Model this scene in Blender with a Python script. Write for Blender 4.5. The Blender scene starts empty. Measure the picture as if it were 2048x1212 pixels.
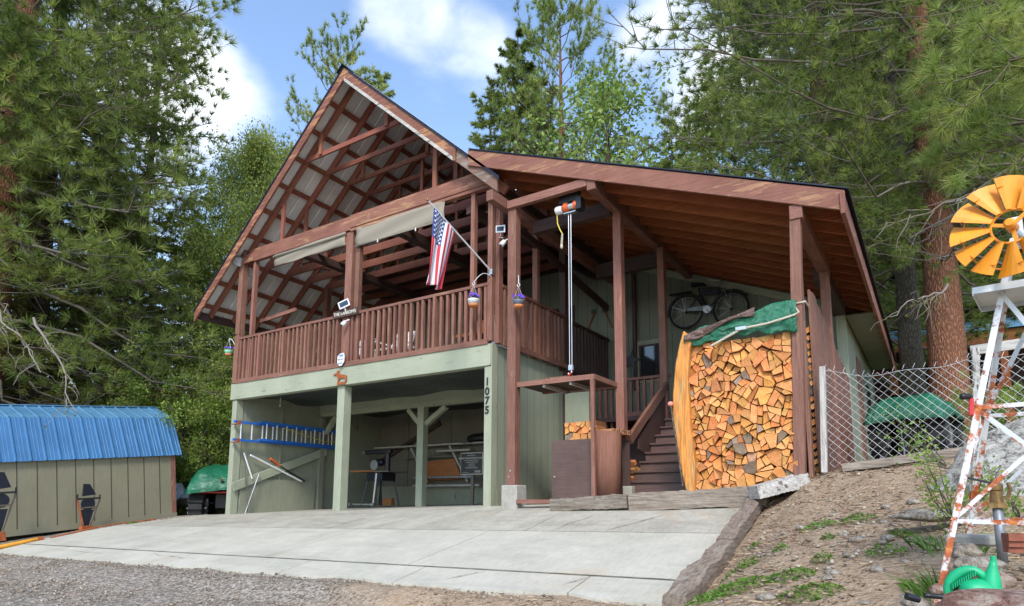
import bpy, bmesh, math, random
import numpy as np
from mathutils import Vector, Matrix
random.seed(7)
RNG = np.random.default_rng(7)
sc = bpy.context.scene
COL = sc.collection
PI = math.pi
R = math.radians

# ------------------------------------------------------------------ camera
YAW, PITCH, ROLL, FPX, CY = 0.581989891, 0.141066112, 0.00521016205, 1278.12706, 817.689456
CAM = np.array([5.2192717, -7.40982619, 0.11803318])
def cam_axes():
    f = np.array([-math.sin(YAW)*math.cos(PITCH), math.cos(YAW)*math.cos(PITCH), math.sin(PITCH)])
    r = np.array([math.cos(YAW), math.sin(YAW), 0.0]); u = np.cross(r, f)
    c, s = math.cos(ROLL), math.sin(ROLL)
    return c*r+s*u, -s*r+c*u, f
CR, CU, CF = cam_axes()
def ray(px, py):
    return CR*((px-1024)/FPX) - CU*((py-CY)/FPX) + CF
def onplane(px, py, ax, val):
    """world point a sight line meets on the plane X, Y or Z = val (survey of the photograph)"""
    d = ray(px, py); t = (val-CAM[ax])/d[ax]
    return Vector(CAM+t*d)
def onX(px, py, v): return onplane(px, py, 0, v)
def onY(px, py, v): return onplane(px, py, 1, v)
def spot(px, D):
    d = ray(px, 995); h = math.hypot(d[0], d[1])
    return CAM[0]+d[0]/h*D, CAM[1]+d[1]/h*D
def hz(px, py, D):
    """height seen at pixel py at plan distance D"""
    d = ray(px, py); h = math.hypot(d[0], d[1])
    return CAM[2]+d[2]/h*D
def w3(px, py, D):
    d = ray(px, py); h = math.hypot(d[0], d[1]); return Vector(CAM+d/h*D)
cd = bpy.data.cameras.new('camera'); co = bpy.data.objects.new('camera', cd); COL.objects.link(co)
m = Matrix(((CR[0], CU[0], -CF[0], CAM[0]), (CR[1], CU[1], -CF[1], CAM[1]), (CR[2], CU[2], -CF[2], CAM[2]), (0, 0, 0, 1)))
co.matrix_world = m
cd.sensor_width = 36; cd.lens = FPX/2048*36; cd.shift_y = (CY-606)/2048; cd.clip_end = 2000; cd.clip_start = .05
sc.camera = co

# ------------------------------------------------------------------ mesh helpers
def tag(o, label=None, cat=None, group=None, kind=None):
    if label: o['label'] = label
    if cat: o['category'] = cat
    if group: o['group'] = group
    if kind: o['kind'] = kind
    return o
def thing(name, label, cat, loc=(0, 0, 0), group=None):
    o = bpy.data.objects.new(name, None); COL.objects.link(o); o.location = loc; o.empty_display_size = .1
    return tag(o, label, cat, group)
def rootloc(o):
    v = Vector((0, 0, 0))
    while o is not None: v += Vector(o.location); o = o.parent
    return v
class MB:
    def __init__(s): s.v = []; s.f = []; s.m = []
    def add(s, vs, fs, mi=0):
        b = len(s.v); s.v += [tuple(p) for p in vs]; s.f += [tuple(i+b for i in f) for f in fs]; s.m += [mi]*len(fs); return s
    def box(s, x0, x1, y0, y1, z0, z1, mi=0):
        return s.add([(x0,y0,z0),(x1,y0,z0),(x1,y1,z0),(x0,y1,z0),(x0,y0,z1),(x1,y0,z1),(x1,y1,z1),(x0,y1,z1)],
                     [(0,3,2,1),(4,5,6,7),(0,1,5,4),(1,2,6,5),(2,3,7,6),(3,0,4,7)], mi)
    def bar(s, a, b, w, h, up=(0,0,1), mi=0):
        """beam from a to b, w across, h along up"""
        a = Vector(a); b = Vector(b); d = (b-a).normalized(); up = Vector(up)
        sd = d.cross(up).normalized(); u = sd.cross(d).normalized()
        vs = []
        for p in (a, b):
            for i, j in ((-1,-1),(1,-1),(1,1),(-1,1)): vs.append(p+sd*(i*w/2)+u*(j*h/2))
        return s.add(vs, [(0,1,2,3),(7,6,5,4),(0,4,5,1),(1,5,6,2),(2,6,7,3),(3,7,4,0)], mi)
    def tube(s, pts, r, n=8, mi=0, cap=True):
        pts = [Vector(p) for p in pts]; k = len(pts)
        if not hasattr(r, '__len__'): r = [r]*k
        vs = []; ref = None
        for i, p in enumerate(pts):
            d = (pts[min(i+1, k-1)]-pts[max(i-1, 0)])
            d = d.normalized() if d.length > 1e-9 else Vector((0, 0, 1))
            if ref is None: ref = Vector((0,0,1)) if abs(d.z) < .9 else Vector((1,0,0))
            a = d.cross(ref).normalized(); b = d.cross(a).normalized(); ref = (ref - d*ref.dot(d)).normalized() if (ref - d*ref.dot(d)).length > .05 else ref
            for j in range(n):
                t = 2*PI*j/n; vs.append(p+(a*math.cos(t)+b*math.sin(t))*r[i])
        fs = [(i*n+j, i*n+(j+1)%n, (i+1)*n+(j+1)%n, (i+1)*n+j) for i in range(k-1) for j in range(n)]
        if cap: fs += [tuple(range(n-1, -1, -1)), tuple(range((k-1)*n, k*n))]
        return s.add(vs, fs, mi)
    def lathe(s, c, prof, n=20, mi=0, axis=(0,0,1)):
        ax = Vector(axis).normalized(); ref = Vector((1,0,0)) if abs(ax.x) < .9 else Vector((0,1,0))
        a = ax.cross(ref).normalized(); b = ax.cross(a); c = Vector(c); k = len(prof); vs = []
        for r, z in prof:
            for j in range(n):
                t = 2*PI*j/n; vs.append(c+ax*z+(a*math.cos(t)+b*math.sin(t))*r)
        fs = [(i*n+j, i*n+(j+1)%n, (i+1)*n+(j+1)%n, (i+1)*n+j) for i in range(k-1) for j in range(n)]
        fs += [tuple(range(n-1,-1,-1)), tuple(range((k-1)*n, k*n))]
        return s.add(vs, fs, mi)
    def prism(s, poly, ax, a, b, mi=0, mi2=None):
        """poly of 2D points extruded along axis ax from a to b"""
        def P(p, t):
            if ax == 0: return (t, p[0], p[1])
            if ax == 1: return (p[0], t, p[1])
            return (p[0], p[1], t)
        n = len(poly); vs = [P(p, a) for p in poly]+[P(p, b) for p in poly]
        s.add(vs, [tuple(range(n))], mi if mi2 is None else mi2)
        s.f.append(tuple(i+len(s.v)-2*n for i in range(2*n-1, n-1, -1))); s.m.append(mi if mi2 is None else mi2)
        for i in range(n):
            j = (i+1) % n; o = len(s.v)-2*n
            s.f.append((o+i, o+n+i, o+n+j, o+j)); s.m.append(mi)
        return s
    def grid(s, P, mi=0, thick=0):
        """P[i][j] points -> sheet"""
        ni = len(P); nj = len(P[0]); vs = [p for row in P for p in row]
        fs = [(i*nj+j, (i+1)*nj+j, (i+1)*nj+j+1, i*nj+j+1) for i in range(ni-1) for j in range(nj-1)]
        return s.add(vs, fs, mi)
    def build(s, name, mats, parent=None, smooth=False, loc=None, bevel=0, solid=0):
        if not isinstance(mats, (list, tuple)): mats = [mats]
        me = bpy.data.meshes.new(name)
        off = rootloc(parent) if parent else Vector(loc or (0, 0, 0))
        v = np.array([tuple(p) for p in s.v], float)-np.array(off)
        me.from_pydata(v.tolist(), [], s.f)
        for mt in mats: me.materials.append(mt)
        me.polygons.foreach_set('material_index', s.m)
        bm = bmesh.new(); bm.from_mesh(me); bmesh.ops.recalc_face_normals(bm, faces=bm.faces); bm.to_mesh(me); bm.free()
        if smooth: me.polygons.foreach_set('use_smooth', [True]*len(me.polygons))
        o = bpy.data.objects.new(name, me); COL.objects.link(o)
        if parent: o.parent = parent
        else: o.location = off
        if solid:
            q = o.modifiers.new('t', 'SOLIDIFY'); q.thickness = solid; q.offset = 0
        if bevel:
            q = o.modifiers.new('b', 'BEVEL'); q.width = bevel; q.segments = 1; q.limit_method = 'ANGLE'
        return o
def npmesh(name, verts, tris, mat, parent=None, smooth=False, loc=(0,0,0), nside=3):
    me = bpy.data.meshes.new(name); nv = len(verts); nf = len(tris)
    me.vertices.add(nv); me.vertices.foreach_set('co', np.asarray(verts, np.float32).ravel())
    me.loops.add(nf*nside); me.loops.foreach_set('vertex_index', np.asarray(tris, np.int32).ravel())
    me.polygons.add(nf); me.polygons.foreach_set('loop_start', np.arange(0, nf*nside, nside, dtype=np.int32))
    me.polygons.foreach_set('loop_total', np.full(nf, nside, np.int32))
    for q in (mat if isinstance(mat, (list, tuple)) else [mat]): me.materials.append(q)
    me.update(calc_edges=True); me.validate()
    if smooth: me.polygons.foreach_set('use_smooth', np.ones(nf, bool))
    o = bpy.data.objects.new(name, me); COL.objects.link(o)
    if parent: o.parent = parent
    else: o.location = loc
    return o
def copy_tree(o, parent=None):
    c = o.copy(); COL.objects.link(c)
    if parent: c.parent = parent
    for ch in list(o.children): copy_tree(ch, c)
    return c
def text_mb(mb, s, size, M, depth=.004, mi=0, align='CENTER', bold=0):
    cu = bpy.data.curves.new('t', 'FONT'); cu.body = s; cu.size = size; cu.extrude = depth/2; cu.align_x = align; cu.offset = bold; cu.resolution_u = 3
    to = bpy.data.objects.new('t', cu); COL.objects.link(to)
    bpy.context.view_layer.update()
    me = to.to_mesh(); vs = [M @ v.co for v in me.vertices]; fs = [tuple(p.vertices) for p in me.polygons]
    mb.add(vs, fs, mi); to.to_mesh_clear(); bpy.data.objects.remove(to); bpy.data.curves.remove(cu)
def jit(a): return random.uniform(-a, a)
# ------------------------------------------------------------------ materials
def base_nodes(name):
    mt = bpy.data.materials.new(name); mt.use_nodes = True; nt = mt.node_tree; nt.nodes.clear()
    out = nt.nodes.new('ShaderNodeOutputMaterial'); b = nt.nodes.new('ShaderNodeBsdfPrincipled')
    nt.links.new(b.outputs[0], out.inputs[0]); return mt, nt, b, out
def coords(nt, sc3, kind='Object', rot=None):
    tc = nt.nodes.new('ShaderNodeTexCoord'); mp = nt.nodes.new('ShaderNodeMapping')
    mp.inputs['Scale'].default_value = sc3
    if rot: mp.inputs['Rotation'].default_value = rot
    nt.links.new(tc.outputs[kind], mp.inputs[0]); return mp.outputs[0]
def noise(nt, co_, scale, detail=6, rough=.6, dist=0):
    n = nt.nodes.new('ShaderNodeTexNoise'); n.inputs['Scale'].default_value = scale; n.inputs['Detail'].default_value = detail
    n.inputs['Roughness'].default_value = rough; n.inputs['Distortion'].default_value = dist
    nt.links.new(co_, n.inputs['Vector']); return n.outputs['Fac']
def ramp(nt, fac, stops):
    r = nt.nodes.new('ShaderNodeValToRGB'); el = r.color_ramp.elements
    while len(el) < len(stops): el.new(.5)
    for e, (p, c) in zip(el, stops): e.position = p; e.color = (*c, 1) if len(c) == 3 else c
    nt.links.new(fac, r.inputs[0]); return r.outputs[0]
def mixc(nt, fac, a, b, mode='MIX'):
    m_ = nt.nodes.new('ShaderNodeMix'); m_.data_type = 'RGBA'; m_.blend_type = mode
    for sk, v in ((m_.inputs[0], fac), (m_.inputs[6], a), (m_.inputs[7], b)):
        if isinstance(v, (int, float)): sk.default_value = v
        elif isinstance(v, tuple): sk.default_value = (*v, 1)
        else: nt.links.new(v, sk)
    return m_.outputs[2]
def math_(nt, op, a, b=0.0, c=None):
    n = nt.nodes.new('ShaderNodeMath'); n.operation = op
    for sk, v in zip(n.inputs, (a, b) if c is None else (a, b, c)):
        if isinstance(v, (int, float)): sk.default_value = v
        else: nt.links.new(v, sk)
    return n.outputs[0]
def bump(nt, b, h, strength=.3, dist=.01):
    n = nt.nodes.new('ShaderNodeBump'); n.inputs['Strength'].default_value = strength; n.inputs['Distance'].default_value = dist
    nt.links.new(h, n.inputs['Height']); nt.links.new(n.outputs[0], b.inputs['Normal'])
def objrand(nt, col, dv=.15, dh=.02):
    oi = nt.nodes.new('ShaderNodeObjectInfo'); hs = nt.nodes.new('ShaderNodeHueSaturation')
    v = math_(nt, 'MULTIPLY_ADD', oi.outputs['Random'], 2*dv, 1-dv); nt.links.new(v, hs.inputs['Value'])
    r2 = math_(nt, 'FRACT', math_(nt, 'MULTIPLY', oi.outputs['Random'], 17.3))
    nt.links.new(math_(nt, 'MULTIPLY_ADD', r2, 2*dh, .5-dh), hs.inputs['Hue'])
    nt.links.new(col, hs.inputs['Color']); return hs.outputs[0]
def simple(name, c, rough=.6, metal=0, var=.12, scale=8, bmp=.15, spec=.5):
    mt, nt, b, _ = base_nodes(name); co_ = coords(nt, (1,1,1))
    n = noise(nt, co_, scale)
    lo = tuple(x*(1-var) for x in c); hi = tuple(min(1, x*(1+var)) for x in c)
    nt.links.new(ramp(nt, n, [(.3, lo), (.7, hi)]), b.inputs['Base Color'])
    b.inputs['Roughness'].default_value = rough; b.inputs['Metallic'].default_value = metal; b.inputs['Specular IOR Level'].default_value = spec
    if bmp: bump(nt, b, noise(nt, co_, scale*6), bmp, .004)
    return mt
def painted(name, c, grain=2, wear=.0, wearcol=(.42, .17, .06), c2=None, rough=.65, rnd=.1, wscale=5, streak=.25):
    """painted or stained timber: grain along one axis, fading, peeling patches that show wood"""
    mt, nt, b, _ = base_nodes(name)
    s = [1, 1, 1]; s[grain] = .06
    g = coords(nt, tuple(x*1. for x in s)); iso = coords(nt, (1, 1, 1))
    n1 = noise(nt, g, 60, 4, .7); n2 = noise(nt, iso, 2.3, 5, .6)
    c2 = c2 or tuple(x*1.35+.01 for x in c)
    base = mixc(nt, ramp(nt, n2, [(.35, (0,0,0)), (.68, (1,1,1))]), c, c2)
    base = mixc(nt, streak, base, ramp(nt, n1, [(.32, tuple(x*.45 for x in c)), (.6, tuple(min(1, x*1.5) for x in c2))]))
    if wear > 0:
        s2 = [1, 1, 1]; s2[grain] = .16
        w = noise(nt, coords(nt, tuple(s2)), wscale*3, 7, .72, .3)
        mk = ramp(nt, w, [(.64-wear*.22, (0,0,0)), (.67-wear*.22, (1,1,1))])
        base = mixc(nt, mk, base, ramp(nt, n1, [(.35, tuple(x*.45 for x in wearcol)), (.65, wearcol)]))
    base = objrand(nt, base, rnd, .006)
    nt.links.new(base, b.inputs['Base Color']); b.inputs['Roughness'].default_value = rough; b.inputs['Specular IOR Level'].default_value = .3
    bump(nt, b, n1, .35, .004)
    return mt
M = {}
BR = (.155, .068, .046)
for a_, g_ in (('x', 0), ('y', 1), ('z', 2)):
    M['brown_'+a_] = painted('brown_paint_'+a_, BR, g_, .2, (.36, .2, .13), c2=(.225, .108, .077), rnd=.17, streak=.38)
    M['fascia_'+a_] = painted('worn_fascia_paint_'+a_, (.18, .072, .045), g_, .45, (.45, .24, .13), c2=(.26, .118, .078), wscale=2.5)
    M['raft_'+a_] = painted('stained_rafter_'+a_, (.19, .065, .04), g_, .18, (.42, .17, .06), c2=(.25, .09, .055))
    M['sage_'+a_] = painted('sage_paint_'+a_, (.275, .295, .21), g_, .02, (.2, .22, .15), c2=(.335, .355, .26), streak=.12, rnd=.04)
    M['cedar_'+a_] = painted('orange_stained_board_'+a_, (.23, .062, .022), g_, .15, (.42, .16, .05), c2=(.30, .09, .028), streak=.4, rnd=.15)
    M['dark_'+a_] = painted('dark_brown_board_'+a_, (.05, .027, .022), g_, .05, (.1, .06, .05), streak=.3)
    M['grey_'+a_] = painted('weathered_grey_wood_'+a_, (.3, .28, .25), g_, .3, (.16, .13, .11), c2=(.42, .4, .36), streak=.5)
M['greyfascia'] = painted('weathered_fascia_grey_brown', (.15, .09, .07), 0, .45, (.3, .24, .2), c2=(.2, .11, .08), wscale=2.5, streak=.4)
M['binbrown'] = painted('warm_brown_sheet_metal', (.15, .065, .04), 2, .06, (.3, .12, .06), c2=(.21, .1, .062), rough=.8)
M['step'] = painted('plum_brown_stair_paint', (.085, .05, .042), 0, .03, (.2, .12, .1), rough=.5)
M['shade'] = simple('tan_shade_cloth', (.27, .235, .18), .9, scale=300, var=.2, bmp=.3)
def siding(name, c, c2, ax=0, pitch=.2, gw=.05):
    mt, nt, b, _ = base_nodes(name); iso = coords(nt, (1,1,1)); s = coords(nt, (1, 1, .08))
    sp = nt.nodes.new('ShaderNodeSeparateXYZ'); nt.links.new(iso, sp.inputs[0])
    fr = math_(nt, 'FRACT', math_(nt, 'DIVIDE', sp.outputs[ax], pitch)); gr = math_(nt, 'LESS_THAN', fr, gw)
    base = ramp(nt, noise(nt, iso, 1.7, 5), [(.3, c), (.7, c2)])
    base = mixc(nt, .22, base, ramp(nt, noise(nt, s, 45, 4), [(.3, tuple(x*.55 for x in c)), (.7, c2)]))
    base = mixc(nt, gr, base, tuple(x*.28 for x in c))
    nt.links.new(base, b.inputs['Base Color']); b.inputs['Roughness'].default_value = .75; b.inputs['Specular IOR Level'].default_value = .25
    bump(nt, b, math_(nt, 'SUBTRACT', noise(nt, s, 45, 4), math_(nt, 'MULTIPLY', gr, 3)), .4, .006)
    return mt
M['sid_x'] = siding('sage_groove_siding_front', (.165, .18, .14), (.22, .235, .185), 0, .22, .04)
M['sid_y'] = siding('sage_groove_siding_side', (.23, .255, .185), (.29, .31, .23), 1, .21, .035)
M['shedwall'] = painted('olive_shed_paint', (.19, .175, .115), 2, .0, c2=(.215, .2, .135), streak=.1, rnd=.02)
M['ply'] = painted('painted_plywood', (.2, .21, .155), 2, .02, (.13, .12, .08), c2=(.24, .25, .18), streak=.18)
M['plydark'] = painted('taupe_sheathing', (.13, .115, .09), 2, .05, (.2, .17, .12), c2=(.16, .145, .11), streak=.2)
def concrete(name, c, c2, scale=1.5, rough=.85, speck=.12, big=0):
    mt, nt, b, _ = base_nodes(name); iso = coords(nt, (1,1,1), 'Object')
    br = coords(nt, (1, .12, 1))
    a = ramp(nt, noise(nt, iso, scale, 7, .65), [(.3, c), (.72, c2)])
    a = mixc(nt, .25, a, ramp(nt, noise(nt, br, 40, 3), [(.35, tuple(x*.8 for x in c)), (.65, c2)]))
    fine = noise(nt, iso, 160, 3, .7)
    a = mixc(nt, ramp(nt, fine, [(.30, (1,1,1)), (.36, (0,0,0))]), a, tuple(x*.5 for x in c))
    st = noise(nt, iso, .9, 6, .7, .6)
    a = mixc(nt, math_(nt, 'MULTIPLY', ramp(nt, st, [(.60, (0,0,0)), (.74, (1,1,1))]), speck*5), a, (.42, .24, .11))
    if big:   # drips, tyre marks and damp patches
        t1 = noise(nt, coords(nt, (.5, 2.2, 1)), 1.1, 6, .7, .8); t2 = noise(nt, iso, 7, 6, .75, .5)
        a = mixc(nt, math_(nt, 'MULTIPLY', ramp(nt, t1, [(.5, (0,0,0)), (.68, (1,1,1))]), .45*big), a, tuple(x*.62 for x in c))
        a = mixc(nt, math_(nt, 'MULTIPLY', ramp(nt, t2, [(.62, (0,0,0)), (.7, (1,1,1))]), .5*big), a, tuple(x*.55 for x in c))
        a = mixc(nt, math_(nt, 'MULTIPLY', ramp(nt, noise(nt, iso, 30, 5, .8), [(.66, (0,0,0)), (.7, (1,1,1))]), .5*big), a, (.62, .61, .56))
    nt.links.new(a, b.inputs['Base Color']); b.inputs['Roughness'].default_value = rough; b.inputs['Specular IOR Level'].default_value = .25
    bump(nt, b, fine, .3, .004); return mt
M['conc'] = concrete('broom_finished_concrete', (.37, .355, .29), (.53, .5, .415), speck=.06, big=.65)
M['conc2'] = concrete('older_worn_concrete', (.28, .26, .205), (.48, .45, .375), 2.2, speck=.12, big=1.0)
M['pier'] = concrete('concrete_pier', (.26, .24, .2), (.42, .4, .35), 8, speck=0)
def soil():
    mt, nt, b, _ = base_nodes('soil_and_gravel'); iso = coords(nt, (1,1,1), 'Object')
    sp = nt.nodes.new('ShaderNodeSeparateXYZ'); nt.links.new(iso, sp.inputs[0])
    vor = nt.nodes.new('ShaderNodeTexVoronoi'); vor.inputs['Scale'].default_value = 42; nt.links.new(iso, vor.inputs['Vector'])
    v2 = nt.nodes.new('ShaderNodeSeparateColor'); nt.links.new(vor.outputs['Color'], v2.inputs[0])
    n1 = noise(nt, iso, 1.3, 7, .7); n2 = noise(nt, iso, 24, 6, .75); n3 = noise(nt, iso, 6, 6, .7)
    dirt = ramp(nt, n2, [(.28, (.12, .07, .04)), (.5, (.38, .275, .18)), (.72, (.55, .43, .31))])
    dirt = mixc(nt, ramp(nt, n1, [(.42, (0,0,0)), (.62, (.75,.75,.75))]), dirt, (.42, .32, .22))
    red = mixc(nt, ramp(nt, n3, [(.56, (0,0,0)), (.72, (.6,.6,.6))]), dirt, (.12, .058, .034))
    grav = ramp(nt, v2.outputs[0], [(0, (.12, .1, .08)), (.35, (.22, .19, .155)), (.7, (.33, .29, .24)), (1, (.45, .4, .34))])
    grav = mixc(nt, ramp(nt, n3, [(.5, (0,0,0)), (.75, (.55,.55,.55))]), grav, (.22, .15, .1))
    # gravel lies on the road side, soil and needle litter to the right and round the house
    t = math_(nt, 'ADD', math_(nt, 'MULTIPLY', sp.outputs[0], .55), math_(nt, 'MULTIPLY', sp.outputs[1], .35))
    t = math_(nt, 'ADD', t, math_(nt, 'MULTIPLY', n1, 2.2))
    mk = ramp(nt, math_(nt, 'MULTIPLY_ADD', t, .25, .42), [(.44, (1,1,1)), (.6, (0,0,0))])
    a = mixc(nt, mk, red, grav)
    far = ramp(nt, math_(nt, 'MULTIPLY_ADD', sp.outputs[1], .1, -.42), [(0, (0,0,0)), (.5, (1,1,1))])
    a = mixc(nt, far, a, ramp(nt, n3, [(.35, (.03, .05, .012)), (.65, (.07, .13, .025))]))
    lf = ramp(nt, math_(nt, 'MULTIPLY_ADD', sp.outputs[0], -.35, -2.75), [(0, (0,0,0)), (.5, (1,1,1))])
    a = mixc(nt, math_(nt, 'MULTIPLY', lf, .7), a, (.06, .1, .025))
    nt.links.new(a, b.inputs['Base Color']); b.inputs['Roughness'].default_value = .95; b.inputs['Specular IOR Level'].default_value = .15
    h = math_(nt, 'ADD', vor.outputs['Distance'], math_(nt, 'MULTIPLY', n2, 1.5)); bump(nt, b, h, .8, .02); return mt
M['soil'] = soil()
def foliage(name, dark, mid, light, trans=.42, scale=.9, rough=.6, dv=.12):
    mt, nt, b, out = base_nodes(name); iso = coords(nt, (1,1,1), 'Object')
    n = noise(nt, iso, scale, 3, .6); n2 = noise(nt, iso, scale*9, 2, .5)
    s = math_(nt, 'ADD', math_(nt, 'MULTIPLY', n, .6), math_(nt, 'MULTIPLY', n2, .4))
    c = objrand(nt, ramp(nt, s, [(.36, dark), (.5, mid), (.64, light)]), dv, .012)
    nt.links.new(c, b.inputs['Base Color']); b.inputs['Roughness'].default_value = rough; b.inputs['Specular IOR Level'].default_value = .25
    tr = nt.nodes.new('ShaderNodeBsdfTranslucent'); nt.links.new(mixc(nt, .5, c, (.2, .3, .03)), tr.inputs[0])
    mx = nt.nodes.new('ShaderNodeMixShader'); mx.inputs[0].default_value = trans
    nt.links.new(b.outputs[0], mx.inputs[1]); nt.links.new(tr.outputs[0], mx.inputs[2]); nt.links.new(mx.outputs[0], out.inputs[0])
    return mt
M['needle'] = foliage('long_pine_needles', (0.088, 0.131, 0.038), (0.192, 0.242, 0.064), (0.354, 0.407, 0.108))
M['needle2'] = foliage('bright_pine_needles', (0.161, 0.222, 0.054), (0.294, 0.371, 0.097), (0.500, 0.500, 0.150))
M['fir'] = foliage('fir_needles', (0.082, 0.101, 0.038), (0.147, 0.185, 0.052), (0.265, 0.277, 0.074))
M['firolive'] = foliage('olive_fir_needles', (0.117, 0.121, 0.031), (0.200, 0.205, 0.052), (0.329, 0.316, 0.074))
M['larch'] = foliage('light_green_needles', (0.178, 0.222, 0.059), (0.294, 0.353, 0.085), (0.500, 0.500, 0.128))
M['leaf'] = foliage('broad_leaves', (0.155, 0.242, 0.064), (0.282, 0.407, 0.108), (0.500, 0.500, 0.172), scale=1.5)
M['leafb'] = foliage('bush_leaves', (0.127, 0.205, 0.043), (0.256, 0.389, 0.074), (0.486, 0.500, 0.128), scale=2)
M['weed'] = foliage('weed_leaves', (0.065, 0.146, 0.024), (0.130, 0.268, 0.042), (0.221, 0.390, 0.072), scale=10)
M['lichen'] = foliage('yellow_green_lichen', (.13, .14, .02), (.2, .21, .03), (.3, .3, .05))
M['grass'] = foliage('grass_blades', (.06, .14, .02), (.12, .27, .04), (.2, .4, .07))
def bark(name, c1, c2, c3, sc=14):
    mt, nt, b, _ = base_nodes(name); s = coords(nt, (1, 1, .3)); vor = nt.nodes.new('ShaderNodeTexVoronoi'); vor.inputs['Scale'].default_value = sc
    vor.feature = 'DISTANCE_TO_EDGE'; n = noise(nt, s, sc*2, 6, .7)
    mp = nt.nodes.new('ShaderNodeMix'); mp.data_type = 'VECTOR'
    nt.links.new(s, vor.inputs['Vector'])
    e = ramp(nt, vor.outputs['Distance'], [(0, (.35,.35,.35)), (.2, (1,1,1))])
    c = mixc(nt, e, c1, ramp(nt, n, [(.3, c2), (.7, c3)]))
    nt.links.new(c, b.inputs['Base Color']); b.inputs['Roughness'].default_value = .9; b.inputs['Specular IOR Level'].default_value = .15
    bump(nt, b, math_(nt, 'ADD', vor.outputs['Distance'], math_(nt, 'MULTIPLY', n, .3)), 1, .05); return mt
M['barkp'] = bark('orange_pine_bark', (.05, .02, .012), (.2, .085, .05), (.34, .17, .1), 30)
M['barkg'] = bark('grey_bark', (.035, .028, .02), (.1, .085, .06), (.2, .17, .125), 26)
M['twig'] = simple('grey_twigs', (.12, .1, .075), .9, var=.4, scale=3)
M['barkd'] = bark('dark_bark', (.02, .014, .01), (.06, .045, .03), (.11, .085, .06), 26)
def metal_roof(name, c, rough=.35, metal=.6, scratch=None):
    mt, nt, b, _ = base_nodes(name); iso = coords(nt, (1,1,1)); st = coords(nt, (1, 1, .1))
    a = ramp(nt, noise(nt, iso, 2, 5), [(.3, tuple(x*.85 for x in c)), (.7, tuple(min(1, x*1.12) for x in c))])
    if scratch:
        w = noise(nt, coords(nt, (1, 1, .35)), 5.5, 6, .75, .4)
        a = mixc(nt, ramp(nt, w, [(.69, (0,0,0)), (.71, (1,1,1))]), a, scratch)
    nt.links.new(a, b.inputs['Base Color']); b.inputs['Metallic'].default_value = metal
    nt.links.new(ramp(nt, noise(nt, st, 20, 4), [(.3, (rough*.7,)*3), (.7, (rough*1.5,)*3)]), b.inputs['Roughness']); return mt
M['tin'] = metal_roof('galvanised_roof_sheet', (.78, .8, .78), .55, .1)
M['blue'] = metal_roof('blue_roof_metal', (.05, .16, .32), .42, .25, (.55, .6, .62))
M['blue2'] = metal_roof('pale_blue_roof_metal', (.11, .27, .43), .35, .3)
M['black'] = simple('black_plastic', (.012, .012, .014), .45, bmp=.05)
M['blackmet'] = simple('navy_black_painted_steel', (.014, .016, .028), .4, .3, bmp=.05)
M['rubber'] = simple('tyre_rubber', (.018, .018, .018), .8)
M['steel'] = simple('bare_steel', (.5, .5, .5), .35, .9)
M['white'] = simple('white_plastic', (.75, .76, .76), .4, bmp=.02, var=.05)
M['toolwhite'] = simple('pale_grey_blade', (.45, .45, .44), .5)
M['dirtywhite'] = simple('grey_white_tarp', (.5, .53, .57), .6, var=.2)
M['galv'] = simple('galvanised_wire', (.56, .56, .54), .5, .25, var=.15)
M['pipe'] = simple('grey_steel_pipe', (.24, .26, .28), .5, .5, var=.3)
M['brass'] = simple('aged_brass', (.26, .16, .06), .5, .6, var=.4, scale=30)
M['red'] = simple('red_plastic', (.5, .025, .03), .4, bmp=.02)
M['orange'] = simple('orange_plastic', (.75, .13, .03), .4, bmp=.02)
M['yellow'] = simple('yellow_rope', (.6, .48, .06), .7)
M['rope'] = simple('beige_rope', (.5, .45, .35), .9, scale=120, var=.35)
M['ladderblue'] = simple('blue_fibreglass', (.025, .14, .5), .4)
M['alu'] = simple('aluminium', (.65, .65, .64), .35, .6)
M['terra'] = simple('terracotta', (.5, .17, .05), .7)
M['potwhite'] = simple('white_glazed_pot', (.62, .64, .6), .4)
M['potgrey'] = simple('slate_grey_pot', (.13, .15, .18), .4)
M['potgreen'] = simple('mint_green_pot', (.25, .55, .36), .4)
M['petal'] = simple('purple_petals', (.10, .03, .45), .6, var=.35, scale=60)
M['canary'] = simple('golden_yellow_blade_paint', (.78, .28, .01), .5, var=.16, bmp=.12, scale=10)
def rusty():
    mt, nt, b, _ = base_nodes('white_paint_over_rust'); iso = coords(nt, (1,1,1), 'Object')
    sp = nt.nodes.new('ShaderNodeSeparateXYZ'); nt.links.new(iso, sp.inputs[0])
    n = noise(nt, iso, 11, 8, .72); t = math_(nt, 'SUBTRACT', n, math_(nt, 'MULTIPLY', sp.outputs[2], .12))
    mk = ramp(nt, t, [(.43, (0,0,0)), (.49, (1,1,1))])
    rst = ramp(nt, noise(nt, iso, 40, 5), [(.3, (.14, .03, .01)), (.55, (.42, .1, .02)), (.75, (.6, .22, .05))])
    nt.links.new(mixc(nt, mk, (.62, .64, .64), rst), b.inputs['Base Color'])
    b.inputs['Roughness'].default_value = .6; bump(nt, b, n, .2, .003); return mt
M['rust'] = rusty()
M['rustonly'] = simple('orange_rust', (.3, .075, .02), .85, var=.5, scale=20)
M['winwhite'] = simple('weathered_white_paint', (.6, .65, .66), .5, var=.12, scale=6)
def tarp(name, c):
    mt, nt, b, _ = base_nodes(name); iso = coords(nt, (1,1,1))
    n = noise(nt, iso, 9, 7, .65, .8); n2 = noise(nt, iso, 3, 4)
    nt.links.new(ramp(nt, n2, [(.3, tuple(x*.8 for x in c)), (.7, tuple(min(1, x*1.3) for x in c))]), b.inputs['Base Color'])
    b.inputs['Roughness'].default_value = .32; b.inputs['Specular IOR Level'].default_value = .6; bump(nt, b, n, .9, .05); return mt
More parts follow.
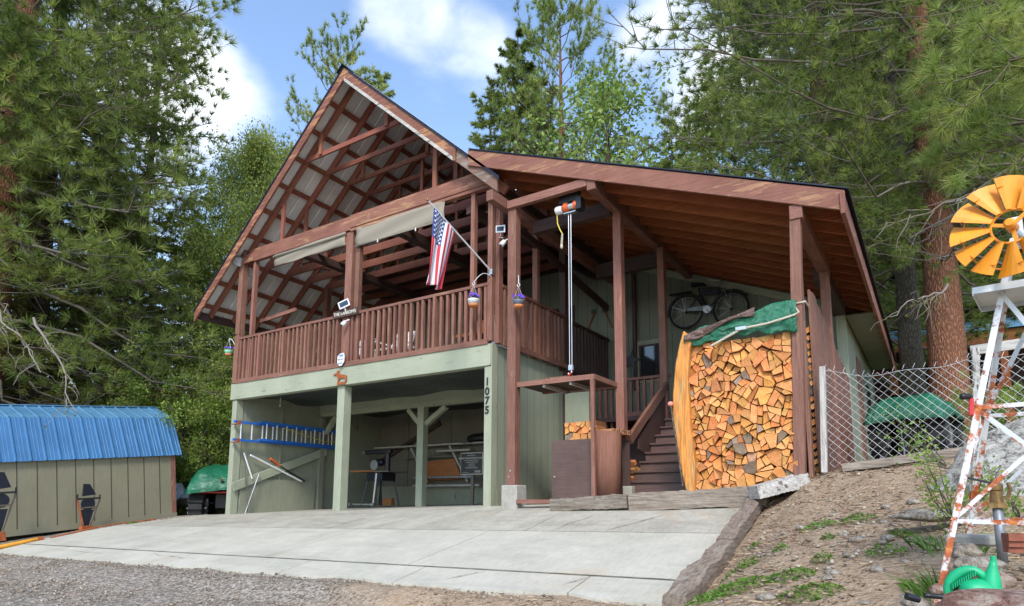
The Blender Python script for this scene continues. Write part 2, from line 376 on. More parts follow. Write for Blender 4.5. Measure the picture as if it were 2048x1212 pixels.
M['tarpg'] = tarp('green_polythene_tarp', (.008, .12, .06)); M['tarpb'] = tarp('brown_tarp', (.12, .07, .055))
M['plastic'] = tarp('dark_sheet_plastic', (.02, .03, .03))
def logend():
    mt, nt, b, _ = base_nodes('split_log_end'); iso = coords(nt, (1,1,1)); g = noise(nt, coords(nt, (1, 1, 1)), 26, 5, .7, 1.5)
    c = ramp(nt, g, [(.25, (.30, .09, .02)), (.5, (.56, .205, .052)), (.75, (.78, .40, .14))])
    oi = nt.nodes.new('ShaderNodeObjectInfo')
    r = math_(nt, 'FRACT', math_(nt, 'MULTIPLY', oi.outputs['Random'], 7.7))
    c = mixc(nt, r, c, ramp(nt, g, [(.3, (.5, .2, .06)), (.7, (.78, .42, .17))]))
    gr = ramp(nt, math_(nt, 'FRACT', math_(nt, 'MULTIPLY', oi.outputs['Random'], 31.1)), [(.94, (0,0,0)), (.95, (1,1,1))])
    c = mixc(nt, gr, c, ramp(nt, g, [(.3, (.12, .075, .05)), (.7, (.36, .27, .19))]))
    nt.links.new(objrand(nt, c, .22, .012), b.inputs['Base Color']); b.inputs['Roughness'].default_value = .8; b.inputs['Specular IOR Level'].default_value = .2
    bump(nt, b, g, .7, .01); return mt
M['log'] = logend()
M['logside'] = painted('split_log_side', (.26, .11, .04), 1, .2, (.1, .06, .04), c2=(.38, .17, .07), rnd=.3)
M['slab'] = painted('orange_live_edge_slab', (.48, .16, .035), 2, .45, (.62, .34, .13), c2=(.62, .25, .06), streak=.6, wscale=4)
M['slabbark'] = simple('slab_bark', (.16, .13, .07), .9, var=.4)
def rock(name, c1, c2, c3, sc=9):
    mt, nt, b, _ = base_nodes(name); iso = coords(nt, (1,1,1)); n = noise(nt, iso, sc, 9, .75, .4); n2 = noise(nt, iso, sc*5, 5, .7)
    c = ramp(nt, math_(nt, 'ADD', math_(nt, 'MULTIPLY', n, .62), math_(nt, 'MULTIPLY', n2, .38)), [(.41, c1), (.48, c2), (.56, c3)])
    nt.links.new(c, b.inputs['Base Color']); b.inputs['Roughness'].default_value = .9; bump(nt, b, math_(nt, 'ADD', n, math_(nt, 'MULTIPLY', n2, .4)), .9, .04); return mt
M['boulder'] = rock('lichen_granite', (.07, .062, .05), (.29, .27, .235), (.52, .5, .44), 11)
M['rock'] = rock('field_rock', (.16, .12, .09), (.3, .25, .19), (.45, .4, .33), 12)
M['rockred'] = rock('reddish_rock', (.14, .06, .04), (.3, .17, .12), (.42, .33, .26), 9)
M['pebble'] = simple('pebble', (.33, .28, .23), .9, var=.45, scale=9)
M['tie'] = painted('weathered_railroad_tie', (.125, .096, .072), 0, .5, (.31, .26, .205), c2=(.2, .16, .125), streak=.65, wscale=4)
M['tie_y'] = painted('weathered_railroad_tie_long', (.125, .096, .072), 1, .5, (.31, .26, .205), c2=(.2, .16, .125), streak=.65, wscale=4)
M['brick'] = simple('red_brick', (.22, .07, .04), .85, var=.3, scale=20)
M['cangreen'] = simple('green_plastic_can', (.006, .36, .15), .5, var=.18, bmp=.1, scale=14)
M['glass'] = simple('dark_window_glass', (.015, .02, .022), .06, bmp=0); M['glass'].node_tree.nodes['Principled BSDF'].inputs['Specular IOR Level'].default_value = 1
M['solar'] = simple('dark_solar_cell', (.02, .035, .06), .15, bmp=0)
M['flagred'] = simple('flag_red_cloth', (.5, .03, .05), .8, bmp=.1, scale=60); M['flagwhite'] = simple('flag_white_cloth', (.72, .74, .76), .8, bmp=.1, scale=60)
M['flagblue'] = simple('flag_blue_cloth', (.03, .05, .2), .8, bmp=.1, scale=60)
M['signbrown'] = simple('dark_sign_face', (.022, .018, .015), .5, bmp=0)
M['signletter'] = simple('cream_lettering', (.62, .6, .5), .6, bmp=0)
M['osb'] = painted('orange_plywood_sheet', (.3, .11, .035), 0, .2, (.2, .07, .02), c2=(.36, .15, .05))
# ------------------------------------------------------------------ light and sky
w = bpy.data.worlds.new('World'); sc.world = w; w.use_nodes = True; nt = w.node_tree; nt.nodes.clear()
SUN_EL, SUN_AZ = R(44), R(-150)      # direction the light comes from, measured from +Y clockwise
wo = nt.nodes.new('ShaderNodeOutputWorld'); bg = nt.nodes.new('ShaderNodeBackground'); sky = nt.nodes.new('ShaderNodeTexSky')
sky.sky_type = 'NISHITA'; sky.sun_disc = False; sky.sun_elevation = SUN_EL; sky.sun_rotation = R(165); sky.air_density = 1.0; sky.dust_density = .6; sky.ozone_density = 2.0
tc = nt.nodes.new('ShaderNodeTexCoord')
mp = nt.nodes.new('ShaderNodeMapping'); mp.inputs['Scale'].default_value = (1, 1, 1.9); mp.inputs['Location'].default_value = (.9, .35, .2); nt.links.new(tc.outputs['Generated'], mp.inputs[0])
n1 = noise(nt, mp.outputs[0], 2.6, 7, .52, .25); n2 = noise(nt, mp.outputs[0], 1.1, 3, .5)
cl = math_(nt, 'ADD', math_(nt, 'MULTIPLY', n1, .72), math_(nt, 'MULTIPLY', n2, .28))
def puff(px, py, rad, amp):
    """a cloud bank in a given direction of the sky"""
    d = ray(px, py); d = d/np.linalg.norm(d)
    vm = nt.nodes.new('ShaderNodeVectorMath'); vm.operation = 'DISTANCE'; nt.links.new(tc.outputs['Generated'], vm.inputs[0]); vm.inputs[1].default_value = tuple(d)
    return math_(nt, 'MULTIPLY', math_(nt, 'MAXIMUM', math_(nt, 'SUBTRACT', 1.0, math_(nt, 'DIVIDE', vm.outputs['Value'], rad)), 0.0), amp)
for px, py, rad, amp in ((425, 150, .11, .26), (880, 20, .13, .24), (730, 10, .12, .16), (1320, 20, .08, .18), (1440, 200, .1, .22), (250, 30, .14, .3), (330, 330, .16, .16), (1000, 110, .08, .1), (2000, 200, .5, .22), (100, 500, .45, .2), (1250, 100, .06, .1)):
    cl = math_(nt, 'ADD', cl, puff(px, py, rad, amp))
mask = ramp(nt, cl, [(.63, (0,0,0)), (.86, (1,1,1))])
rampn = [x for x in nt.nodes if x.type == 'VALTORGB'][-1]; rampn.color_ramp.interpolation = 'EASE'
hsv = nt.nodes.new('ShaderNodeHueSaturation'); hsv.inputs['Saturation'].default_value = .98; nt.links.new(sky.outputs[0], hsv.inputs['Color']); hsv.inputs['Value'].default_value = 1.12
skycol = mixc(nt, mask, hsv.outputs[0], (4.6, 4.8, 5.0))
nt.links.new(skycol, bg.inputs[0]); bg.inputs[1].default_value = .15; nt.links.new(bg.outputs[0], wo.inputs[0])
ld = bpy.data.lights.new('sun', 'SUN'); ld.energy = 1.75; ld.angle = R(14); ld.color = (1, .95, .88)
lo = bpy.data.objects.new('sun', ld); COL.objects.link(lo)
az = R(-152)
sdir = Vector((math.sin(-az)*math.cos(SUN_EL), math.cos(az)*math.cos(SUN_EL), math.sin(SUN_EL)))   # towards the sun
lo.rotation_euler = sdir.to_track_quat('Z', 'Y').to_euler()
sky.sun_rotation = math.atan2(sdir.x, sdir.y)
sc.view_settings.view_transform = 'Standard'; sc.view_settings.look = 'None'; sc.view_settings.gamma = 1; sc.view_settings.exposure = 1.12
sc.cycles.max_bounces = 8; sc.cycles.diffuse_bounces = 6; sc.cycles.transparent_max_bounces = 8

# ------------------------------------------------------------------ terrain (thin plate spline through surveyed points)
CP = np.array([(-6.25,0,-.21),(-3,0,-.09),(0,0,-.02),(1.6,-.2,.10),(2.9,-.3,.19),(3.55,-.15,.15),(4.2,-.2,.36),(5.1,0,.48),(5.7,0,.6),(7.5,0,.9),(11,0,1.0),
 (-6.76,-1.35,-.39),(-1.94,-1.35,-.33),(1.08,-1.35,-.26),(3.6,-1.35,-.2),(4.4,-1.4,.04),(5.1,-1.5,.2),(7,-1.5,.35),
 (-7.84,-2.75,-.67),(-1.47,-2.75,-.58),(2.04,-2.75,-.54),(3.66,-2.75,-.47),(4.3,-2.9,-.22),(5.1,-2.9,-.08),(7,-3,.1),
 (-7.6,-3.15,-.78),(-4.5,-3.15,-.7),(-.95,-3.15,-.69),(1.2,-3.15,-.67),(2.08,-3.15,-.66),(3.67,-3.15,-.55),
 (4.35,-4,-.42),(5.1,-4.3,-.36),(5.6,-3.6,-.2),(6.5,-4.5,-.25),(-8,-5,-.95),(-3,-5,-.88),(1,-5,-.84),(3.2,-5,-.8),(5.2,-5.6,-.75),(-8,-8,-1.1),(0,-8,-1.08),(5.2,-7.6,-1.05),(9,-8,-.8),(12,-4,.2),(-14,-8,-1.1),
 (-6.1,2.1,-.1),(-3,2,-.02),(0,2,.05),(-6.1,4,-.05),(-3,4,0),(0,4,.1),(2.5,1,.25),(2.5,4,.5),(4.2,2,.55),(4.2,4,.7),(6,3,.8),(9,4,1.1),
 (-8.2,0,-.36),(-8.2,2,-.42),(-11,0,-.55),(-11,5,-.45),(-14,0,-.6),(-7,6,-.35),(-6,10,0),(0,10,.5),(6,10,1.0),(12,10,1.4),(-18,12,-.4),(-20,-4,-.9),(20,0,1.6),(0,25,1),(15,25,2.5),(-20,30,0),(30,20,3),(-40,10,-1),(-30,60,1),(30,60,5),(0,60,3)], float)
def _k(r2): return np.where(r2 > 1e-12, r2*np.log(r2+1e-12), 0)
_d = CP[:, None, :2]-CP[None, :, :2]; _A = _k((_d**2).sum(-1)); _P = np.c_[np.ones(len(CP)), CP[:, :2]]
_n = len(CP); _L = np.zeros((_n+3, _n+3)); _L[:_n, :_n] = _A+np.eye(_n)*.02; _L[:_n, _n:] = _P; _L[_n:, :_n] = _P.T
_W = np.linalg.solve(_L, np.r_[CP[:, 2], 0, 0, 0])
def Gv(x, y):
    x = np.asarray(x, float); y = np.asarray(y, float)
    r2 = (x[..., None]-CP[:, 0])**2+(y[..., None]-CP[:, 1])**2
    z = (_k(r2)*_W[:_n]).sum(-1)+_W[_n]+_W[_n+1]*x+_W[_n+2]*y
    # the paved part is graded in straight planes between its joints
    yr = np.array([-3.2, -2.75, -1.35, 0, 4.2]); zl_ = np.interp(y, yr, [-.79, -.685, -.425, -.26, -.1]); zr_ = np.interp(y, yr, [-.575, -.475, -.195, .15, .2])
    zp = zl_+(zr_-zl_)*(x+8)/11.6
    dx = np.maximum(0, np.maximum(-7.9-x, x-3.72)); dy = np.maximum(0, np.maximum(-3.35-y, y-4.1)); dx = np.where((y > .1) & (x > .1), np.maximum(dx, x-.1), dx)
    wp = np.clip(1-np.hypot(dx, dy)/.45, 0, 1); wp = wp*wp*(3-2*wp); z = z*(1-wp)+zp*wp
    far = np.clip((np.hypot(x, y)-60)/60, 0, 1)
    return np.clip(z*(1-far)+far*1.0, -3, 9)
def G(x, y): return float(Gv(np.array([x]), np.array([y]))[0])
from mathutils import noise as mnoise
def gaxis(lo_, hi_, near_lo, near_hi, step, far_n):
    a = -np.geomspace(near_lo-lo_+1, 1, far_n)+1+near_lo; b = np.geomspace(1, hi_-near_hi+1, far_n)-1+near_hi
    return np.r_[a[:-1], np.arange(near_lo, near_hi, step), b]
gx = gaxis(-700, 700, -10, 9, .09, 26); gy = gaxis(-500, 900, -8.5, 3, .09, 26)
X, Y = np.meshgrid(gx, gy, indexing='ij'); Z = Gv(X, Y)
inner = (X > -10) & (X < 9) & (Y > -8.5) & (Y < 3)
nz = np.array([[mnoise.noise(Vector((x*1.7, y*1.7, 0)))*.03+mnoise.noise(Vector((x*6, y*6, 3)))*.012 if -10 < x < 9 and -8.5 < y < 3 else 0 for y in gy] for x in gx])
drv = (X > -7.8) & (X < 3.75) & (Y > -3.02) & (Y < 4.1)
Z = np.where(drv, Z-.06, np.where((Y > -3.35) & (Y <= -3.02) & (X < 3.7), Z-.012+nz*.3, Z+nz))
verts = np.c_[X.ravel(), Y.ravel(), Z.ravel()]; ny = len(gy); ii, jj = np.meshgrid(np.arange(len(gx)-1), np.arange(ny-1), indexing='ij')
q = np.c_[(ii*ny+jj).ravel(), ((ii+1)*ny+jj).ravel(), ((ii+1)*ny+jj+1).ravel(), (ii*ny+jj+1).ravel()]
tag(npmesh('ground', verts, q, M['soil'], nside=4, smooth=True), kind='structure')

# driveway: poured slabs with joints
def slab(name, x0, x1, y0, y1, mat, lift=.012, wob0=0, wob1=0, rough=0, nx=60, ny_=10):
    P = []
    for i in range(nx+1):
        row = []
        for j in range(ny_+1):
            t = i/nx; s = j/ny_
            xa = x0(0) if callable(x0) else x0
            y = y0+(y1-y0)*s; wb = 0
            if rough: xa_ = x0(y0) if callable(x0) else x0; xb_ = x1(y0) if callable(x1) else x1; xx = xa_+(xb_-xa_)*t; wb = (abs(mnoise.noise(Vector((xx*.9, 5, 0))))*rough*1.3+mnoise.noise(Vector((xx*4.3, 2, 0)))*rough*.22)*(1-s); y += wb
            xl = x0(y) if callable(x0) else x0; xr = x1(y) if callable(x1) else x1
            x = xl+(xr-xl)*t
            row.append((x, y, G(x, y)+lift))
        P.append(row)
    mb = MB(); mb.grid(P)
    for e in (0, -1):   # the two long edges and two ends turn down
        mb.grid([[p[e], (p[e][0], p[e][1], p[e][2]-.09)] for p in P])
        mb.grid([[q_, (q_[0], q_[1], q_[2]-.09)] for q_ in P[e]])
    return mb
xr = lambda y: 3.53+.045*(-y); xl = lambda y: -7.25-.25*(-y)
root = bpy.data.objects.new('driveway', None); COL.objects.link(root); tag(root, kind='structure')
bands = [(-.62, -.02, M['conc2'], .008), (-1.335, -.64, M['conc2'], .012), (-2.725, -1.355, M['conc'], .016), (-3.2, -2.75, M['conc'], .012)]
cuts = [[-7, -3.1, .4], [-7, -4.9, -1.8, 1.4], [-7, -4.2, -1.2, .95], [-7, -5, -2.6, -.4, 1.2, 2.9]]
for (y0, y1, mt, lf), cs in zip(bands, cuts):
    xs = [None]+cs[1:]+[None]
    for k in range(len(xs)-1):
        a = xl if xs[k] is None else xs[k]+.006; b = xr if xs[k+1] is None else xs[k+1]-.006
        slab('slab', a, b, y0, y1, mt, lf, rough=.14 if y0 < -3 else 0, nx=60 if y0 < -3 else 24).build('slab', mt, root, smooth=False)
# cracks: thin dirt-filled splits lying on the slabs
def crack(p0, p1, wd=.012, amp=.05, n=26, seed=0):
    mb = MB(); L = []; Rr = []
    for i in range(n+1):
        t = i/n; x = p0[0]+(p1[0]-p0[0])*t; y = p0[1]+(p1[1]-p0[1])*t
        dx, dy = p1[0]-p0[0], p1[1]-p0[1]; l = math.hypot(dx, dy); k = mnoise.noise(Vector((t*l*4, seed*7.1, 0)))*amp
        x += -dy/l*k; y += dx/l*k; w2 = wd*(.35+abs(mnoise.noise(Vector((t*19, seed, 2)))))*math.sin(PI*min(1, max(.04, t)))**.3
        z = G(x, y)+.021; L.append((x-dy/l*w2, y+dx/l*w2, z)); Rr.append((x+dy/l*w2, y-dx/l*w2, z))
    mb.grid([L, Rr]); return mb
M['crack'] = simple('dirt_in_crack', (.17, .14, .105), .95, bmp=0)
for k, (a, b, wd) in enumerate([((1.9, -.7), (1.75, -1.3), .01), ((2.75, -.7), (2.35, -1.33), .011), ((-3.9, -.5), (-1.9, -.35), .012), ((-6.9, -.95), (-4, -.8), .008), ((1.9, -2.78), (1.65, -3.02), .012),
                               ((2.9, -2.8), (2.8, -3.0), .008), ((-1.6, -2.8), (-1.9, -3.02), .008), ((-4.5, -.25), (-1, -.45), .008), ((3.2, -.3), (2.2, -.6), .006), ((-6.4, -2.9), (-4.5, -2.95), .008), ((-3.5, -2.85), (-2.2, -2.95), .007)]):
    crack(a, b, wd, seed=k).build('crack', M['crack'], root)
# dirt and seed-tufts packed into the two long joints
mb = MB()
for yj in (-1.345, -2.737):
    P = [[], []]
    for i in range(160):
        x = xl(yj)+(xr(yj)-xl(yj))*i/159; ww = .007+.008*abs(mnoise.noise(Vector((x*4, yj, 0))))
        P[0].append((x, yj-ww, G(x, yj)+.0195)); P[1].append((x, yj+ww, G(x, yj)+.0195))
    mb.grid(P)
mb.build('joint', M['crack'], root)
# garage floor sheet
P = [[(x, y, G(x, y)+.006) for y in np.linspace(-.01, 4.0, 9)] for x in np.linspace(-6.2, 0, 30)]
tag(MB().grid(P).build('garage_floor', M['conc2']), kind='structure')

# loose gravel on the road and pebbles over the bank: far too many to count
def stones(name, n, area, size, mats, seed, dens=None):
    rng = np.random.default_rng(seed); vs = []; fs = []; k = 0
    ico = np.array([(0,0,1),(.9,0,.35),(.28,.85,.4),(-.72,.53,.3),(-.7,-.5,.42),(.3,-.83,.33),(0,0,-.5)])
    tf = np.array([(0,1,2),(0,2,3),(0,3,4),(0,4,5),(0,5,1),(6,2,1),(6,3,2),(6,4,3),(6,5,4),(6,1,5)])
    xs = rng.uniform(area[0], area[1], n); ys = rng.uniform(area[2], area[3], n)
    keep = np.ones(n, bool) if dens is None else dens(xs, ys, rng)
    xs = xs[keep]; ys = ys[keep]; zs = Gv(xs, ys); n = len(xs)
    s = size[0]+(size[1]-size[0])*rng.random(n)**3
    a = rng.uniform(0, 6.28, n); ca, sa = np.cos(a), np.sin(a)
    V = ico[None]*(1+rng.uniform(-.28, .28, (n, 7, 3)))*s[:, None, None]*np.stack([np.ones(n), rng.uniform(.6, 1, n), rng.uniform(.4, .8, n)], 1)[:, None]
    W = V.copy(); W[..., 0] = V[..., 0]*ca[:, None]-V[..., 1]*sa[:, None]+xs[:, None]; W[..., 1] = V[..., 0]*sa[:, None]+V[..., 1]*ca[:, None]+ys[:, None]; W[..., 2] += zs[:, None]
    T = tf[None]+(np.arange(n)*7)[:, None, None]
    o = npmesh(name, W.reshape(-1, 3), T.reshape(-1, 3), mats); me = o.data
    if isinstance(mats, list): me.polygons.foreach_set('material_index', np.repeat(rng.integers(0, len(mats), n), 10).astype(np.int32))
    return o
gm = [simple('gravel_chip_grey', (.27, .225, .17), .9, bmp=0), simple('gravel_chip_dark', (.14, .115, .09), .9, bmp=0), simple('gravel_chip_pale', (.42, .37, .29), .9, bmp=0), simple('gravel_chip_brown', (.27, .18, .115), .9, bmp=0)]
def road(x, y, rng):
    edge = -3.08-.2*rng.random(len(x)); ok = (y < edge) & (x < 3.9+.1*rng.random(len(x)))
    d = np.hypot(x-CAM[0], y-CAM[1]); return ok & (rng.random(len(x)) < np.clip(1.25-(x+3)/9, .25, 1))
tag(stones('road_gravel', 42000, (-9, 4.2, -6.2, -3.0), (.005, .02), gm, 3, road), 'loose grey gravel spread over the road below the driveway', 'gravel', kind='stuff')
def bank(x, y, rng): return (x > xr(0)+.22+.05*(-y)) | (y < -3.3)
tag(stones('bank_pebbles', 5000, (3.6, 7, -5.4, 0), (.004, .028), [M['pebble'], gm[0], gm[3], gm[2]], 5, bank), 'small stones scattered over the dirt bank', 'pebbles', kind='stuff')
# litter of needles, twigs and bark chips
def litter(n, area, seed, L=(.02, .08), wd=.0022):
    rng = np.random.default_rng(seed); x = rng.uniform(area[0], area[1], n); y = rng.uniform(area[2], area[3], n)
    k = (x > 3.72+.05*(-y)) | (y < -3.3); x = x[k]; y = y[k]; n = len(x); z = Gv(x, y)+.012
    a = rng.uniform(0, PI, n); l = rng.uniform(*L, n)/2; w_ = rng.uniform(.6, 2.6, n)*wd
    c, s = np.cos(a), np.sin(a); V = np.zeros((n, 4, 3))
    for i, (u, v) in enumerate(((-1,-1),(1,-1),(1,1),(-1,1))):
        V[:, i, 0] = x+c*l*u-s*w_*v; V[:, i, 1] = y+s*l*u+c*w_*v; V[:, i, 2] = z+rng.uniform(0, .008, n)
    return npmesh('needle_litter', V.reshape(-1, 3), np.arange(n*4).reshape(-1, 4), [simple('dry_needles', (.3, .18, .1), .9, bmp=0), simple('bark_chip', (.15, .085, .055), .9, bmp=0), simple('pale_straw', (.42, .32, .19), .9, bmp=0)], nside=4)
o = litter(10000, (2.0, 7, -6, 0), 8); o.data.polygons.foreach_set('material_index', RNG.integers(0, 3, len(o.data.polygons)).astype(np.int32))
tag(o, 'dry pine needles and bark chips littering the dirt', 'litter', kind='stuff')
# ------------------------------------------------------------------ the cabin: garage, deck, big gable roof, lean-to roof
cab = thing('cabin', 'two storey cabin with open trussed gable roof, brown railed deck and sage green open garage', 'cabin', (-2, 2, 0))
def P_(name, mb, mat, parent=cab, **k): return mb.build(name, mat, parent, **k)
bz = lambda x0, x1, y0, y1, z0, z1: MB().box(x0, x1, y0, y1, z0, z1)
# garage
P_('garage_post', bz(-6.25, -6.11, -.02, .14, -.27, 2.03), M['sage_z'], bevel=.006)
P_('garage_post', bz(-3.23, -3.06, -.02, .15, -.14, 2.03), M['sage_z'], bevel=.006)
P_('garage_post', bz(-.12, -.004, -.03, .12, -.05, 2.03), M['sage_z'], bevel=.006)
P_('garage_beam', bz(-6.29, -.002, -.05, .09, 2.032, 2.355), M['sage_x'], bevel=.006)
P_('inner_beam', bz(-6.1, -.03, 2.04, 2.16, 1.92, 2.16), M['sage_x'])
P_('inner_beam_plank', bz(-6.1, -.03, 1.99, 2.035, 2.0, 2.19), M['sage_x'])
P_('inner_post', bz(-3.23, -3.07, 2.03, 2.17, -.05, 1.918), M['sage_z'])
for a, b in (((-3.24, 2.1, 1.62), (-3.52, 2.1, 1.9)), ((-3.06, 2.1, 1.58), (-2.55, 2.1, 1.9)), ((-5.98, 2.1, 1.55), (-5.65, 2.1, 1.9))):
    P_('knee_brace', MB().bar(a, b, .09, .09), M['sage_x'])
# left wall: studs, sheathing, low panel, diagonal brace
P_('left_wall', bz(-6.2, -6.12, .15, 4.0, -.3, 2.298), M['ply'])
P_('wall_stud', bz(-6.119, -6.03, 2.02, 2.14, -.15, 1.9), M['ply']); P_('wall_stud', bz(-6.119, -6.08, 1.03, 1.06, -.15, 2.0), M['ply'])
P_('low_panel', bz(-6.10, -6.075, .16, 1.95, -.22, .5), M['ply'])
P_('wall_brace', MB().bar((-6.055, -.02, .33), (-6.055, 2.2, 1.16), .035, .17), M['sage_y'], bevel=.004)
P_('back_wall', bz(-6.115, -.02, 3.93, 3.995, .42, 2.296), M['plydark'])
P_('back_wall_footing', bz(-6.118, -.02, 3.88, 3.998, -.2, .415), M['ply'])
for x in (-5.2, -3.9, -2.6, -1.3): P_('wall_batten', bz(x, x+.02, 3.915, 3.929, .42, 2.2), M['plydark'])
P_('wall_brace', MB().bar((-6.0, 3.88, 1.05), (-4.2, 3.88, 1.85), .05, .1), M['dark_x'])
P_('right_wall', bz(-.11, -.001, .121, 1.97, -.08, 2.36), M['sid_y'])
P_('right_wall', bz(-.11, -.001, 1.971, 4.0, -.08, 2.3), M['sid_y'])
P_('inside_lining', bz(-.14, -.112, .13, 3.9, -.05, 2.02), M['ply'])
P_('corner_board', bz(-.001, .014, -.03, .11, -.08, 2.362), M['sage_z'])
P_('low_skirting', bz(0, .018, .12, 1.97, -.06, .26), M['sid_y'])
# ceiling of dark sheet plastic sagging between the joists
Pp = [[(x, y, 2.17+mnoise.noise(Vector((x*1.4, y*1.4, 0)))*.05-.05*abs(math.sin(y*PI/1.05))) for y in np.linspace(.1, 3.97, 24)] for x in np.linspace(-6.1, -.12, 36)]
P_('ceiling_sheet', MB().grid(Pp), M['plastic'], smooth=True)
P_('deck_floor', bz(-6.25, -.005, .1, 3.98, 2.30, 2.352), M['dark_y'])
for y in (.6, 1.2, 1.8, 2.4, 3.0, 3.6): P_('floor_joist', bz(-6.1, -.12, y-.02, y+.02, 2.2, 2.298), M['dark_x'])
# deck posts
P_('deck_post', MB().bar((-6.19, .0, 2.36), (-6.19, .0, 5.6), .13, .13, (0,1,0)), M['brown_z'], bevel=.005)
P_('deck_post', bz(-5.85, -5.78, -.02, .06, 2.36, 4.84), M['brown_z'])
P_('deck_post', bz(-3.16, -3.0, -.03, .1, 2.4, 4.78), M['brown_z'], bevel=.005)
P_('deck_post', bz(-2.94, -2.84, .0, .08, 2.4, 4.78), M['brown_z'])
P_('deck_post', bz(-.42, -.35, -.01, .07, 2.4, 4.78), M['brown_z'])
P_('deck_post', bz(-.075, -.035, -.04, .03, 2.4, 4.83), M['brown_z']); P_('deck_post', bz(-.03, .01, -.045, .03, 2.4, 4.85), M['brown_z'])
P_('deck_post', bz(.005, .075, .04, .15, 2.37, 5.2), M['brown_z'], bevel=.005)
P_('deck_post', bz(-.06, .06, 2.1, 2.24, -.0, 5.0), M['dark_z'])
P_('deck_post', bz(-.045, .045, 1.18, 1.26, 2.37, 4.9), M['brown_z'])
P_('deck_post', bz(-6.2, -6.08, 2.05, 2.17, 2.36, 4.9), M['brown_z']); P_('deck_post', bz(-6.2, -6.08, 3.85, 3.97, 2.36, 4.9), M['brown_z'])
P_('small_rail', MB().bar((-6.1, .4, 3.72), (-5.0, .4, 3.79), .04, .07), M['brown_x'])
# railings
def railing(x0, y0, x1, y1, zb, zt, n, wide, left=None, mat='brown_z', rail='brown_x'):
    d = Vector((x1-x0, y1-y0, 0)); L = d.length; u = d/L; s = Vector((u.y, -u.x, 0))
    rr = P_('railing', MB().bar(Vector((x0, y0, zt-.025))+s*0, Vector((x1, y1, zt-.025)), .09, .045), M[rail])
    MB().bar(Vector((x0, y0, zb+.03))+s*.052, Vector((x1, y1, zb+.03))+s*.052, .03, .08).build('bottom_rail', M[rail], rr)
    for i in range(n):
        t = (i+.5)/n; p = Vector((x0, y0, 0))+d*t+s*.01; big = wide and i % 6 == wide
        h = zt-.05-(0 if big else jit(.004)+.006); w_ = .045 if not big else .05; dp = .05 if not big else .1
        off = Vector((jit(.006), jit(.004), 0))
        MB().bar(p+off+Vector((0,0,zb+.005)), p+off+Vector((jit(.007), jit(.004), h)), w_, dp, s).build('baluster', M[mat], rr)
    return rr
railing(-6.14, 0, -.05, 0, 2.36, 3.29, 50, 5)
railing(.03, .16, .03, 2.1, 2.36, 3.29, 15, 4, rail='brown_y')
railing(.0, 2.25, .0, 3.95, 2.36, 3.28, 13, 0, mat='dark_z', rail='dark_y')
railing(-6.18, .1, -6.18, 2.05, 2.36, 3.27, 10, 0, rail='brown_y')
railing(-6.18, 2.2, -6.18, 3.9, 2.36, 3.27, 8, 0, rail='brown_y')
# header and truss work
P_('header_beam', bz(-5.95, -3.06, -.055, .03, 4.80, 5.06), M['fascia_x'], bevel=.006)
P_('header_beam', bz(-3.055, .03, -.065, .03, 4.83, 5.07), M['fascia_x'], bevel=.006)
P_('header_trim', bz(-3.05, .03, -.05, .04, 4.775, 4.825), M['fascia_x'])
P_('header_stub', bz(-6.25, -5.80, -.075, -.01, 4.80, 4.97), M['fascia_x'], bevel=.006)
XR, ZR, SL = -3.13, 7.74, .905                   # ridge line and slope of the gable
def zl(x): return ZR-SL*abs(x-XR)
YB = 6.6
gr = bpy.data.objects.new('gable_roof', None); COL.objects.link(gr); gr.parent = cab
# ribbed metal sheets
def ribbed(xa, xb, y0, y1, zf, th=.0):
    mb = MB(); ys = []; y = y0
    while y < y1-.001:
        ys += [(y, 0), (y+.10, 0), (y+.115, .018), (y+.135, .018), (y+.15, 0)]; y += .2665
    rows = [[(x, yy, zf(x)+h) for yy, h in ys if yy <= y1] for x in (xa, xb)]
    return mb.grid(rows)
ribbed(-7.38, XR, -.30, YB, lambda x: zl(x)+.085).build('roof_sheet', M['tin'], gr)
ribbed(XR, -.22, -.30, YB, lambda x: zl(x)+.085).build('roof_sheet', M['tin'], gr)
MB().bar((XR-.1, -.33, ZR+.02), (XR-.1, YB, ZR+.02), .01, .01).build('ridge_cap', M['blackmet'], gr)
mb = MB(); mb.grid([[(XR-.14, y, zl(XR-.14)+.115) for y in (-.34, YB)], [(XR, y, ZR+.12) for y in (-.34, YB)], [(XR+.14, y, zl(XR+.14)+.115) for y in (-.34, YB)]]); mb.build('ridge_cap', M['blackmet'], gr, solid=.01)
def rake(xa, xb, y0, y1, lo_, hi_, mat, name):
    mb = MB(); za, zb_ = zl(xa), zl(xb)
    mb.prism([(xa, za+lo_), (xb, zb_+lo_), (xb, zb_+hi_), (xa, za+hi_)], 1, y0, y1); return mb.build(name, mat, gr)
M['rakewood'] = painted('peeling_rake_board', (.15, .055, .032), 0, .45, (.5, .25, .12), c2=(.2, .085, .055), wscale=3, streak=.45)
rake(-7.36, XR, -.295, -.262, -.17, .075, M['rakewood'], 'rake_board'); rake(XR+.002, -.52, -.295, -.262, -.17, .075, M['rakewood'], 'rake_board')
rake(-.515, .245, -.275, -.24, -.16, .07, M['greyfascia'], 'rake_board')
rake(XR+.05, -.56, -.322, -.298, -.185, -.12, M['grey_x'], 'drip_board'); rake(-7.4, XR, -.31, -.297, .05, .098, M['blackmet'], 'edge_flashing'); rake(XR+.14, .3, -.31, -.299, .05, .098, M['blackmet'], 'edge_flashing')
mb = MB().box(-7.385, -7.35, -.29, YB, zl(-7.36)-.10, zl(-7.36)+.06); mb.build('eave_board', M['dark_y'], gr)
